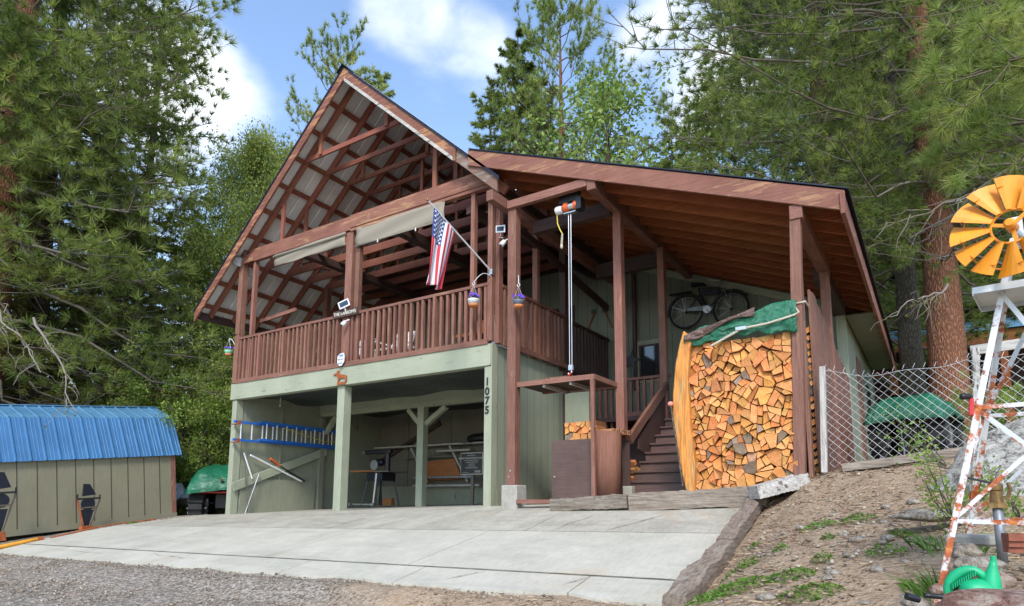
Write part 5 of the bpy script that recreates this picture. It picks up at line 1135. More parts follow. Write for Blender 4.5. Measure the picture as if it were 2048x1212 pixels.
# ------------------------------------------------------------------ covered quad, tyres and debris between shed and garage
def quad(x, y, z, rot, lab, s=1.0, green=True):
    t = thing('quad_bike', lab, 'quad bike', (x, y, z)); t.rotation_euler = (0, 0, rot); t.scale = (s, s, s)
    def bl(mb, nm, mt, par=None, **k):
        o = mb.build(nm, mt, None, **k); o.parent = par or t; o.location = (0, 0, 0); return o
    for sx in (-.55, .55):
        for sy in (-.42, .42):
            w_ = bl(MB().lathe((sx, sy-.11, .27), [(.2, 0), (.27, .02), (.28, .11), (.27, .2), (.2, .22)], 22, axis=(0,1,0)), 'wheel', M['rubber'], smooth=False)
            mb = MB()
            for k in range(18):
                a = k*2*PI/18; c_ = Vector((sx+.285*math.cos(a), sy, .27+.285*math.sin(a))); mb.bar(c_-Vector((0, .1, 0)), c_+Vector((0, .1, 0)), .03, .045, (math.cos(a), 0, math.sin(a)))
            bl(mb, 'tread', M['rubber'], w_); mb = MB()
            mb.lathe((sx, sy-.13, .27), [(.03, 0), (.03, .26)], 12, axis=(0,1,0))
            for k in range(7):
                a = k*2*PI/7
                for s2 in (-.12, .12): mb.bar((sx, sy+s2, .27), (sx+.14*math.cos(a), sy+s2, .27+.14*math.sin(a)), .03, .012)
            bl(mb, 'rim', M['steel'], w_)
    bl(MB().box(-.5, .5, -.2, .2, .25, .5).box(-.2, .45, -.14, .14, .5, .68), 'body', M['black'], bevel=.02)
    bl(MB().box(-.85, -.4, -.42, .42, .50, .53).box(-.42, .42, -.1, .1, .48, .53).box(.4, .85, -.42, .42, .50, .53), 'fender', M['red'] if green else M['black'], bevel=.01)
    bl(MB().box(-.9, -.45, -.35, .35, .60, .62).box(.45, .85, -.3, .3, .62, .64), 'rack', M['black'])
    bl(MB().tube([(-.35, -.33, .8), (-.3, -.1, .78), (-.3, .1, .78), (-.35, .33, .8)], .016, 8).tube([(-.3, 0, .78), (-.45, 0, .5)], .02, 8), 'handlebar', M['black'])
    P = []
    for i in range(25):
        a = -1+2*i/24; row = []
        for j in range(21):
            b = -1+2*j/20; top = .97-.14*abs(a)**2.2-.05*abs(b)**2; e = max(abs(a)**6, abs(b)**6); n_ = mnoise.noise(Vector((a*3, b*3, x)))*.06+mnoise.noise(Vector((a*9, b*5, x)))*.03
            row.append((a*.95*(1+.06*n_), b*.56*(1+.8*n_), top-e*.30+n_))
        P.append(row)
    bl(MB().grid(P), 'tarp', M['tarpg'], smooth=True, solid=.006); return t
qx, qy = -7.9, 2.5
c = onY(458, 1000, 1.6); quad(c.x+.12, 1.6, G(c.x, 1.6)-.03, R(-40), 'quad bike with chunky tyres under a green tarp between shed and garage', 1.4)
def tyre(x, y, z, lab, tilt): 
    t = thing('scrap_wheel', lab, 'tyre', (x, y, z)); ax = Vector(tilt).normalized(); MB().lathe(Vector((x, y, z)), [(.12, 0), (.17, .01), (.19, .05), (.17, .1), (.12, .11)], 22, axis=ax).build('tyre', M['rubber'], t, smooth=True); MB().lathe(Vector((x, y, z))+ax*.04, [(.12, 0), (.12, .03), (.04, .04)], 16, axis=ax).build('rim', M['steel'], t)
c = onY(400, 1008, .9); tyre(c.x, .9, G(c.x, .9)+.14, 'old tyre with a pale rim lying beside the quad wheel', (.3, -.8, .35))
def drape(name, cx, cy, cz, rx, ry, h_, mat, lab, seed, cat='tarp'):
    P = []
    for i in range(17):
        row = []
        for j in range(17):
            a = -1+i/8; b = -1+j/8; r_ = min(1, math.hypot(a, b)); n_ = mnoise.noise(Vector((a*2, b*2, seed)))
            row.append((cx+a*rx, cy+b*ry, cz+h_*(1-r_**1.6)*(1+.5*n_)+.05*n_-.12*(r_ > .95)))
        P.append(row)
    tag(MB().grid(P).build(name, mat, loc=(cx, cy, cz), smooth=True, solid=.006), lab, cat)
c = onY(352, 990, .75); drape('white_sheet', c.x-.05, .75, c.z-.02, .26, .3, .34, M['dirtywhite'], 'peaked white plastic sheet just right of the shed corner', 2, 'sheet')
c = onY(386, 990, 1.0); drape('white_sheet', c.x+.05, 1.0, c.z-.05, .34, .3, .24, M['dirtywhite'], 'low white plastic sheet draped towards the quad wheel', 5, 'sheet')
c = onY(378, 1005, .7); tag(MB().tube([(c.x-.5, .75, c.z-.02), (c.x+.15, .68, c.z+.0)], .11, 14).build('log', M['barkg'], loc=(c.x, .7, c.z)), 'grey log lying on the ground right of the shed', 'log')
c = onY(372, 968, 1.8); tag(MB().bar((c.x-.7, 1.9, c.z+.03), (c.x+.35, 1.7, c.z-.06), .12, .04).build('old_plank', M['tie'], loc=(c.x, 1.8, c.z)), 'brown plank resting above the white sheets', 'plank')
c = onY(445, 975, .9); tag(MB().bar((c.x-.15, .9, c.z-.12), (c.x+.28, .7, c.z+.2), .02, .07).build('red_board', M['brown_x'], loc=(c.x, .9, c.z)), 'dark red board propped against the garage corner', 'board')
for k, (px, py, y, r_) in enumerate(((455, 1026, .2, .1), (440, 1022, .5, .07), (428, 1027, .3, .06))):
    pass
# ------------------------------------------------------------------ rocks
def blob(cx, cy, cz, rx, ry, rz, seed, sub=4, amp=.22, fr=1.3, rot=0, flat=0):
    bm = bmesh.new(); bmesh.ops.create_icosphere(bm, subdivisions=sub, radius=1); vs = []; cr, sr = math.cos(rot), math.sin(rot)
    for v_ in bm.verts:
        p = v_.co; n_ = mnoise.noise(p*fr+Vector((seed*3.1, 0, 0)))*amp+mnoise.noise(p*fr*3+Vector((0, seed, 0)))*amp*.35+mnoise.noise(p*fr*8)*amp*.12
        # facets: snap towards a few planes
        q_ = p*(1+n_); 
        for d_ in ((.8, .2, .55), (-.6, .5, .6), (.1, -.9, .4), (-.4, -.6, .7), (0, 0, 1)):
            D = Vector(d_).normalized(); lim = .80+.06*math.sin(seed+d_[0]*9); k = q_.dot(D)
            if k > lim: q_ -= D*(k-lim)*.85
        x, y, z = q_.x*rx, q_.y*ry, q_.z*rz; vs.append((cx+x*cr-y*sr, cy+x*sr+y*cr, cz+z))
    mb = MB(); idx = {v_: i for i, v_ in enumerate(bm.verts)}; mb.add(vs, [tuple(idx[w_] for w_ in f.verts) for f in bm.faces]); bm.free(); return mb
tag(blob(6.45, -1.1, .18, 1.3, .9, .74, 3, 5, .2, 1.1, .25).build('boulder', M['boulder'], loc=(6.35, -1.15, 0), smooth=True), 'huge grey lichen covered boulder behind the windmill legs', 'boulder')
def rk(px, py, D, r, lab, mat='rock', sc_=(1, 1, .6), seed=1, name='rock'):
    x, y = spot(px, D); z = hz(px, py, D); tag(blob(x, y, z, r*.62*sc_[0], r*.62*sc_[1], r*.62*sc_[2], seed, 4, .25, 1.4, seed).build(name, M[mat], loc=(x, y, z), smooth=True), lab, 'rock')
rk(2000, 1228, 2.15, .27, 'large pinkish boulder filling the bottom right corner below the watering can', 'rockred', (1.3, 1, .45), 4)
rk(1950, 1128, 3.0, .11, 'pale flat rock just above the watering can', 'rock', (1.3, .8, .5), 6); rk(1925, 1105, 3.3, .09, 'round grey rock beside the thin rear windmill leg', 'rock', (1, 1, .8), 8)
rk(1862, 1178, 2.95, .05, 'small reddish rock at the foot of the front windmill leg', 'rockred', (1.2, 1, .8), 9); rk(1812, 1205, 2.75, .06, 'pale brown rock at the bottom edge left of the windmill', 'rock', (1.2, 1, .8), 12)
rk(1860, 1030, 4.6, .2, 'flat pale rock at the foot of the boulder', 'rock', (1.6, .8, .35), 13); rk(1715, 1204, 3.1, .035, 'small flat rock near the bottom right of the dirt bank', 'rock', (1.5, 1, .4), 14)
rk(1960, 1158, 2.7, .1, 'reddish rock partly hidden behind the green watering can', 'rockred', (1.2, 1, .7), 15)
rng = random.Random(77)
for k in range(26):
    px = rng.uniform(1500, 1830); py = rng.uniform(1010, 1200); D = 3.0+(1212-py)/215*3.0
    x, y = spot(px, D); r = rng.uniform(.018, .045); z = G(x, y)+r*.2
    tag(blob(x, y, z, r*1.3, r, r*.6, k, 2, .25, 1.4, k).build('stone', M['rock'], loc=(x, y, z), smooth=True), 'fist sized stone lying loose on the dirt bank', 'stone', 'loose stones on the dirt bank')
x, y = spot(1950, 3.5); z = hz(1950, 1075, 3.5); mb = MB(); mb.prism([(x-.13, y-.02), (x+.02, y-.16), (x+.2, y-.05), (x+.1, y+.12)], 2, z-.03, z+.015); tag(mb.build('concrete_paver', M['pier'], loc=(x, y, z), bevel=.01), 'broken pale concrete paver lying at the foot of the boulder', 'paver')
x, y = spot(2035, 3.0)
for k in range(3):
    z = hz(2035, 1098-k*12, 3.0); tag(MB().bar((x-.05, y-.01*k, z), (x+.14, y+.04, z), .06, .026).build('brick', M['brick'], loc=(x, y, z)), ['bottom red brick of the small stack at the right edge', 'middle red brick of the small stack at the right edge', 'top red brick of the small stack at the right edge'][k], 'brick')
# timbers
def timber(p0, p1, w_, h_, lab, mat='tie', n=26, seed=0):
    a = Vector(p0); b = Vector(p1); d = (b-a); L = d.length; d.normalize(); s = d.cross(Vector((0,0,1))).normalized(); up = s.cross(d); rows = []
    prof = [(-.5, -.5), (-.5, .1), (-.46, .46), (-.2, .5), (.2, .5), (.45, .47), (.5, .15), (.5, -.5)]
    for i in range(n+1):
        c_ = a+d*(L*i/n); row = []
        for k, (q_, r_) in enumerate(prof+[prof[0]]):
            kk = k % 8; n1_ = mnoise.noise(Vector((i*.35*L/n*8, kk*1.3, seed)))*.16+mnoise.noise(Vector((i*1.7, kk*3.3, seed+4)))*.08; row.append(c_+s*(q_+n1_*.5)*w_+up*(r_+n1_)*h_)
        rows.append(row)
    mb = MB().grid(rows); mb.add(rows[0][:-1], [tuple(range(8))]); mb.add(rows[-1][:-1], [tuple(range(7, -1, -1))])
    tag(mb.build('railroad_tie', M[mat], loc=tuple(a)), lab, 'timber', 'weathered timbers edging the driveway')
def gz(x, y, dz): return (x, y, G(x, y)+dz)
timber(gz(3.64, -.2, .06), gz(3.72, -1.9, .05), .14, .12, 'cracked brown timber along the upper right edge of the driveway', 'tie_y', seed=1)
timber(gz(3.74, -1.95, .045), gz(3.84, -3.5, .04), .16, .13, 'cracked brown timber along the lower right edge of the driveway', 'tie_y', seed=5)
timber((1.2, -.36, .055), (2.25, -.42, .105), .13, .15, 'short grey timber at the driveway head below the lift', 'tie', seed=2); timber((2.27, -.43, .085), (3.75, -.36, .175), .14, .20, 'long dark timber running under the foot of the woodpile', 'tie', seed=3)
timber((3.68, -.62, .20), (4.1, -.26, .33), .22, .13, 'thick pale timber lying slanted at the base of the right post', 'grey_x', seed=7)
timber(gz(4.45, -.12, .04), gz(5.5, -.1, .05), .12, .08, 'half buried timber along the foot of the chain link fence', 'tie', seed=8)
# ------------------------------------------------------------------ chain link fence
t = thing('chain_link_fence', 'galvanised chain link fence on grey wooden posts right of the cabin', 'fence', (4.3, -.05, .42))
def gpost(px0, px1, yt, yb, Y, lab=None): 
    a = onY((px0+px1)/2, yt, Y); b = onY((px0+px1)/2+4, yb, Y); w_ = abs(onY(px1, yt, Y).x-onY(px0, yt, Y).x); MB().bar(b, a, w_*.85, .09, (0,1,0)).build('fence_post', M['grey_z'], t, bevel=.006); return a
gpost(1638, 1652, 734, 946, -.06); gpost(1942, 1960, 696, 905, .0); MB().bar((5.6, .03, 1.56), (6.9, .03, 1.62), .04, .09).build('top_rail', M['grey_x'], t)
def ftop(x): return 1.50-.09*math.sin(min(1, max(0, (x-4.3)/1.3))*PI)*.9+.02*math.sin(x*9) if x < 5.62 else 1.45+.1*(x-5.6)
def fbot(x): return .44+.09*(x-4.3) if x < 5.2 else .52+.35*(x-5.2)
mb = MB(); pitch = .088; x0, x1 = 4.33, 6.7
for sgn in (1, -1):
    k = -60
    while k < 80:
        xs_ = x0+k*pitch; seg = []; n = 0; zz = .42
        pts = []
        for i in range(60):
            z = .42+i*pitch/2*.98; x = xs_+sgn*(i*pitch/2)
            if x0 <= x <= x1 and fbot(x) <= z <= ftop(x)+.01:
                pts.append((x+jit(.0015), -.07+.006*(i % 2)*sgn, z))
            elif pts: break
        if len(pts) > 1: mb.tube(pts, .002, 3, cap=False)
        k += 1
mb.tube([(x, -.075, ftop(x)-.03) for x in np.linspace(x0, x1, 30)], .003, 4, cap=False)
k = x0
while k < x1: mb.tube([(k, -.07, ftop(k)-.015), (k+.02, -.07, ftop(k)+.03)], .0022, 3); k += pitch
mb.build('wire_mesh', M['galv'], t)
# quad behind the fence, hatchback-like debris
x, y = 5.0, 3.2; c = onY(1850, 850, 3.0); quad(c.x-.1, 3.0, G(c.x, 3.0), R(80), 'dark quad bike under a bunched green tarp behind the chain link fence', .85, False)
c = onY(1778, 840, 2.6); t = thing('chrome_stool', 'dark wheeled frame with bright metal rim beside the tarped quad', 'cart', (c.x, 2.6, G(c.x, 2.6)))
MB().tube([(c.x-.15, 2.6, c.z+.05), (c.x-.1, 2.55, c.z+.12), (c.x+.1, 2.6, c.z+.14), (c.x+.2, 2.65, c.z+.1)], .015, 8).build('rim', M['steel'], t); MB().box(c.x-.15, c.x+.18, 2.5, 2.8, c.z-.05, c.z+.05).build('body', M['blackmet'], t, bevel=.02)
for a in (-.1, .12): MB().tube([(c.x+a, 2.55, c.z-.05), (c.x+a*1.3, 2.5, G(c.x, 2.55))], .012, 6).build('leg', M['steel'], t)
# ------------------------------------------------------------------ far neighbour house with blue roof
YF = 14.0; a = onY(1735, 674, YF); b = onY(2100, 645, YF); t = thing('neighbour_house', 'distant orange-brown log porch with a blue metal roof behind the pines', 'house', ((a.x+b.x)/2, YF, a.z-3))
xa, xb, zt = a.x-2.5, b.x+1, a.z
P = []
mb = MB(); mb.add([(xa, YF, zt-.12), (xb, YF, zt-.12), (xb, YF+5, zt+1.2), (xa, YF+5, zt+1.2)], [(0,1,2,3)]); mb.build('roof', M['blue2'], t, solid=.08)
MB().box(xa, xb, YF-.05, YF+.03, zt-.2, zt-.02).build('roof_edge', M['blue2'], t); MB().box(xa, xb, YF+.05, YF+.2, zt-.55, zt-.22).build('porch_beam', M['cedar_x'], t); MB().box(xa, xb, YF+3, YF+3.2, zt-3.6, zt+.5).build('wall', M['dark_x'], t)
MB().box(xa, xb, YF, YF+3, zt-3.4, zt-3.2).build('porch_floor', M['cedar_x'], t)
k = xa+.4
while k < xb: MB().box(k, k+.18, YF+.05, YF+.22, zt-3.3, zt-.55).build('porch_post', M['cedar_z'], t); MB().bar((k+.09, YF-.1, zt-.25), (k+.09, YF+3, zt-.02), .06, .14).build('rafter', M['cedar_y'], t); k += 1.3
MB().box(xa, xb, YF+.05, YF+.15, zt-1.9, zt-1.8).build('rail', M['dark_x'], t); mb = MB(); k = xa
while k < xb: mb.box(k, k+.05, YF+.08, YF+.12, zt-3, zt-1.9); k += .2
mb.build('rail_bars', M['dark_z'], t)
# ------------------------------------------------------------------ windmill
DM = 3.1
apex = w3(2036, 468, DM+.2)
f1x, f1y, _z = w3(1868, 1192, DM-.05); F1 = Vector((f1x, f1y, hz(1868, 1192, DM-.05)-.03))
f2x, f2y, _z = w3(1915, 1162, DM+.6); F2 = Vector((f2x, f2y, hz(1893, 1162, DM+.75)-.0))
ctr = None
e1 = (F2-F1); e1.z = 0; L = e1.length
e2 = Vector((-e1.y, e1.x, 0)); 
if e2.dot(Vector(tuple(CR))) < 0: e2 = -e2
base = [F1, F2, F2+e2, F1+e2]; cb = (base[0]+base[2])/2
for b_ in base: b_.z = F1.z
apex.x = cb.x*.0+apex.x
t = thing('garden_windmill', 'garden windmill with golden yellow blades on a rusting white lattice tower', 'windmill', tuple(F1))
tops = [apex+(b_-cb).normalized()*.035+Vector((0, 0, -.02)) for b_ in base]
def lerp(i, k): return base[i]+(tops[i]-base[i])*k
for i in range(4):
    a, b = lerp(i, 0), lerp(i, 1); d = (b-a).normalized(); o1 = (base[(i+1) % 4]-base[i]).normalized(); o2 = (base[(i-1) % 4]-base[i]).normalized(); w_ = .021
    mb = MB(); 
    for o_ in (o1, o2):
        s_ = d.cross(o_).normalized()*.0025; mb.add([a-s_, a-s_+o_*w_, b-s_+o_*w_, b-s_, a+s_, a+s_+o_*w_, b+s_+o_*w_, b+s_], [(0,1,2,3),(7,6,5,4),(0,4,5,1),(1,5,6,2),(2,6,7,3),(3,7,4,0)])
    mb.build('tower_leg', M['rust'], t)
kz = [(1027, None), (812, None), (575, None)]
ks = [(hz(x_, y_, DM)-F1.z)/(tops[0].z-F1.z) for x_, y_ in ((1890, 1042), (1945, 812), (1990, 566))]
for ki, k in enumerate(ks[:2]):
    for i in range(4): MB().bar(lerp(i, k), lerp((i+1) % 4, k), .004, .017).build('girt', M['rust'], t)
for k0, k1 in ((ks[0], ks[1]),):
    for i in range(4):
        MB().bar(lerp(i, k0), lerp((i+1) % 4, k1), .004, .015).build('brace', M['rust'], t); MB().bar(lerp((i+1) % 4, k0), lerp(i, k1), .004, .015).build('brace', M['rust'], t)
for i in range(4): MB().bar(lerp(i, ks[1]), lerp((i+1) % 4, ks[2]), .004, .018).build('brace', M['rust'], t)
pc = (lerp(0, ks[2])+lerp(2, ks[2]))/2; o1 = (base[1]-base[0]).normalized(); o2 = (base[3]-base[0]).normalized(); hp = .155
mb = MB(); q4 = [pc-o1*hp-o2*hp, pc+o1*hp-o2*hp, pc+o1*hp+o2*hp, pc-o1*hp+o2*hp]
mb.add([p+Vector((0, 0, z)) for z in (.0, .012) for p in q4], [(0,3,2,1),(4,5,6,7),(0,1,5,4),(1,2,6,5),(2,3,7,6),(3,0,4,7)]); 
for i in range(4): mb.bar(q4[i]+Vector((0,0,-.01)), q4[(i+1) % 4]+Vector((0,0,-.004)), .004, .022)
mb.build('platform', M['winwhite'], t)
hc = w3(2023, 452, DM-.02); fw = (Vector(tuple(CAM))-hc); fw.z = 0; fw.normalize(); fw = (fw*.93+Vector(tuple(-CR))*.2+Vector((0, 0, .0))).normalized()
uu = Vector((0, 0, 1)); ww = fw.cross(uu).normalized(); RI, RO = .067, .203
wheel = bpy.data.objects.new('wheel', None); COL.objects.link(wheel); wheel.parent = t
wheel.location = (0, 0, 0)
for k in range(12):
    a = R(4+30*k); wa = R(14.0); mb = MB()
    def wp(r, an, off): return hc+(ww*math.cos(an)+uu*math.sin(an))*r+fw*off
    vs = [wp(RI, a-R(12), .014), wp(RI, a+R(12), -.012), wp(RO, a+wa, -.02), wp(RO, a-wa, .03)]
    # curved sail: three strips
    rows = []
    for i in range(5):
        s_ = i/4; an0 = a-R(12)+R(24)*s_; an1 = a-wa+2*wa*s_; bow = math.sin(s_*PI)*.008
        rows.append([wp(RI, an0, .014-.028*s_+bow), wp(RO*(1-.004*math.sin(s_*PI)), an1, .03-.055*s_+bow*1.5)])
    mb.grid(rows); mb.build('blade', M['canary'], wheel, solid=.0025)
    MB().tube([wp(RO*.8, a-R(14)+R(26)*i/6, .035-.05*i/6) for i in range(4)], .0022, 5).build('stay_wire', M['canary'], wheel)
mb = MB(); mb.tube([hc+(ww*math.cos(a)+uu*math.sin(a))*RI for a in np.linspace(0, 2*PI, 33)], .005, 6, cap=False); mb.tube([hc+(ww*math.cos(a)+uu*math.sin(a))*RO*.82-fw*.02 for a in np.linspace(0, 2*PI, 49)], .003, 5, cap=False); mb.build('ring', M['canary'], wheel)
mb = MB()
for k in range(3): a = R(20+120*k); mb.bar(hc, hc+(ww*math.cos(a)+uu*math.sin(a))*RI, .014, .005, fw)
mb.build('spoke', M['canary'], wheel); MB().lathe(hc-fw*.03, [(.02, 0), (.02, .07), (.012, .08)], 14, axis=fw).build('hub', M['canary'], wheel)
tc_ = apex+Vector((0, 0, .03)); MB().tube([hc-fw*.02, hc-fw*.2+Vector((0,0,.02))], .009, 8).build('shaft', M['steel'], t)
MB().bar(apex+Vector((0,0,-.06)), apex+Vector((0,0,.07)), .035, .035, (0,1,0)).build('head_block', M['winwhite'], t)
MB().bar(apex+Vector((0,0,.04)), apex+Vector((0,0,.04))-fw*.45, .006, .03).build('tail_boom', M['winwhite'], t)
tb = apex-fw*.6+Vector((0, 0, .04)); mb = MB(); mb.add([tb+fw*.16+uu*.03, tb+fw*.16-uu*.03, tb-fw*.12-uu*.12, tb-fw*.12+uu*.12], [(0,1,2,3)]); mb.build('tail_vane', M['canary'], t, solid=.004)
# hose nozzle hung on the windmill
n0 = lerp(0, ks[1]+.004)+Vector(tuple(-CR))*.022; t = thing('hose_nozzle', 'red and black hose nozzle hooked on the windmill leg', 'nozzle', tuple(n0)); up = Vector((.0, 0, 1))
MB().bar(n0+Vector((0,0,-.04)), n0+Vector(tuple(CR))*.008+up*.035, .015, .018).build('grip', M['red'], t, bevel=.005); MB().lathe(n0+up*.04-Vector(tuple(CR))*.035, [(.009, 0), (.014, .008), (.012, .032), (.008, .045)], 12, axis=tuple(CR)).build('spray_head', M['black'], t)
MB().bar(n0+Vector((0,0,-.058)), n0+Vector((0,0,-.04)), .014, .014).build('collar', M['black'], t)
# irrigation standpipe
x, y = spot(1993, 3.25); zb_, zt_ = hz(1993, 1130, 3.25), hz(1993, 968, 3.25); t = thing('standpipe', 'grey water standpipe with an aged brass lever coupling', 'standpipe', (x, y, zb_))
zc = hz(1993, 1010, 3.25); MB().tube([(x, y, zb_), (x, y, zc)], .018, 14).build('pipe', M['pipe'], t, smooth=True); MB().lathe((x, y, zc-.01), [(.028, 0), (.028, .018), (.023, .02), (.021, .065), (.025, .07), (.026, .09), (.016, .1), (.012, .115)], 16).build('coupling', M['brass'], t)
MB().box(x-.031, x+.031, y-.025, y+.025, zc-.012, zc+.01).build('flange', M['brass'], t); MB().bar((x, y, zt_+.0), (x-.09, y-.03, zt_+.025), .015, .008).build('lever', M['black'], t); MB().tube([(x+.03, y-.02, zc+.02), (x+.045, y-.02, zc+.06), (x+.04, y-.02, zc+.09)], .008, 6).build('cam_arm', M['brass'], t)
# watering can
DC = 2.6; C0 = w3(1945, 1198, DC); rt = Vector(tuple(CR)); rt.z = 0; rt.normalize(); fwd = Vector((0,0,1)).cross(rt)
t = thing('watering_can', 'bright green plastic watering can lying by the windmill foot', 'watering can', tuple(C0))
c_ = w3(1962, 1182, DC); rows = []
for i in range(17):
    b = -PI/2+PI*i/16; rr_ = math.cos(b)**.7 if abs(b) < 1.56 else .02
    rows.append([c_+rt*(math.sin(b)*.062)+fwd*(math.cos(a)*.045*rr_)+Vector((0,0,1))*(math.sin(a)*.04*rr_) for a in np.linspace(0, 2*PI, 25)])
MB().grid(rows).build('body', M['cangreen'], t, smooth=True)
sp_ = [w3(x_, y_, DC) for x_, y_ in ((1980, 1188), (1982, 1172), (1984, 1158), (1985, 1145), (1986, 1132), (1987, 1122))]
MB().tube(sp_, [.032, .029, .024, .018, .012, .0095], 20).build('spout', M['cangreen'], t, smooth=True); MB().tube([sp_[-1], sp_[-1]+Vector((0, 0, .016))], .0085, 18).build('spout_collar', M['cangreen'], t)
hp_ = [w3(x_, y_, DC) for x_, y_ in ((1899, 1203), (1896, 1190), (1896, 1176), (1900, 1163), (1909, 1152), (1921, 1144), (1935, 1140), (1949, 1141), (1961, 1147), (1972, 1158))]
MB().tube(hp_, [.012, .013, .0145, .0155, .016, .016, .0155, .014, .013, .015], 14).build('handle', M['cangreen'], t, smooth=True)
mb = MB()
for k in range(11): q_ = w3(1904+4.4*k, 1172-2.6*k, DC-.02); mb.bar(q_-Vector((0,0,.008)), q_+Vector((0,0,.008)), .003, .012, fwd)
mb.build('grip_ribs', M['cangreen'], t)
# black hose
x, y = spot(1880, 2.35); z = hz(1880, 1208, 2.35); t = thing('garden_hose', 'black garden hose coiled on the ground at the bottom right', 'hose', (x, y, z)); mb = MB()
mb.tube([Vector((x, y, z))+rt*(.085*math.cos(a)*(1+.03*a))+fwd*(.09*math.sin(a))+Vector((0,0,.008*a-.05)) for a in np.linspace(0, 8, 50)], .008, 8); mb.build('hose', M['black'], t, smooth=True)
MB().tube([Vector((x, y, z))+rt*(-.09-.012*i)+Vector((0,0,.015+.003*i)) for i in range(4)], .011, 10).build('connector', M['black'], t)
# overhead wires
def wire(p0, p1, sag, r, lab):
    a = Vector(p0); b = Vector(p1); tag(MB().tube([a+(b-a)*k+Vector((0,0,-sag*4*k*(1-k))) for k in np.linspace(0, 1, 24)], r, 4).build('overhead_wire', M['black'], loc=tuple(a)), lab, 'wire')
a = onY(480, 668, -.05); b = onX(-60, 608, -15); wire(a, b, .55, .009, 'thick black overhead cable running left from the deck corner post')
wire(onY(470, 787, 2), onX(-30, 730, -14), .1, .006, 'upper thin wire crossing the trees behind the shed roof'); wire(onY(470, 790, 2.2), onX(-30, 790, -12), .05, .006, 'lower thin wire crossing the trees behind the shed roof')
# ------------------------------------------------------------------ vegetation
def unit(v): return v/np.maximum(1e-9, np.linalg.norm(v, axis=-1, keepdims=True))
def tufts(cen, dirs, K, L, W, rng, spread=.9, droop=0):
    """K needles round each shoot tip; one thin triangle per needle"""
    n = len(cen); d = unit(dirs[:, None]*1.0+rng.normal(size=(n, K, 3))*spread); d[..., 2] -= droop; d = unit(d)
    l = L*rng.uniform(.7, 1.1, (n, K, 1)); side = unit(np.cross(d, rng.normal(size=(n, K, 3))))*W
    b = cen[:, None]-d*l*.05; V = np.stack([b-side, b+side, b+d*l], 2).reshape(-1, 3); return V
def leaves(cen, n_per, spread, size, rng):
    n = len(cen); c = (cen[:, None]+rng.normal(size=(n, n_per, 3))*spread).reshape(-1, 3); m_ = len(c); s = size*rng.uniform(.6, 1.2, (m_, 1))
    u_ = unit(rng.normal(size=(m_, 3))); w_ = unit(np.cross(u_, rng.normal(size=(m_, 3))+np.array([0, 0, .6]))); return np.stack([c-u_*s, c+w_*s*.55, c+u_*s, c-w_*s*.55], 1).reshape(-1, 3)
def add_tubes(paths, sides=4):
    V = []; F = []; base = 0; cs = np.cos(np.arange(sides)*2*PI/sides); sn = np.sin(np.arange(sides)*2*PI/sides)
    for P, r in paths:
        P = np.asarray(P); k = len(P); d = np.gradient(P, axis=0); d = unit(d); ref = np.array([0, 0, 1.]) if abs(d[0, 2]) < .85 else np.array([1., 0, 0]); a = unit(np.cross(d, ref)); b = np.cross(d, a)
        r = np.asarray(r).reshape(-1, 1, 1)*np.ones((k, 1, 1)); V.append((P[:, None]+r*(a[:, None]*cs[None, :, None]+b[:, None]*sn[None, :, None])).reshape(-1, 3))
        i = np.arange(k-1)[:, None]*sides; j = np.arange(sides)[None]; jn = (j+1) % sides; F.append((np.stack([i+j, i+jn, i+sides+jn, i+sides+j], -1)+base).reshape(-1, 4)); base += k*sides
    return np.concatenate(V), np.concatenate(F)
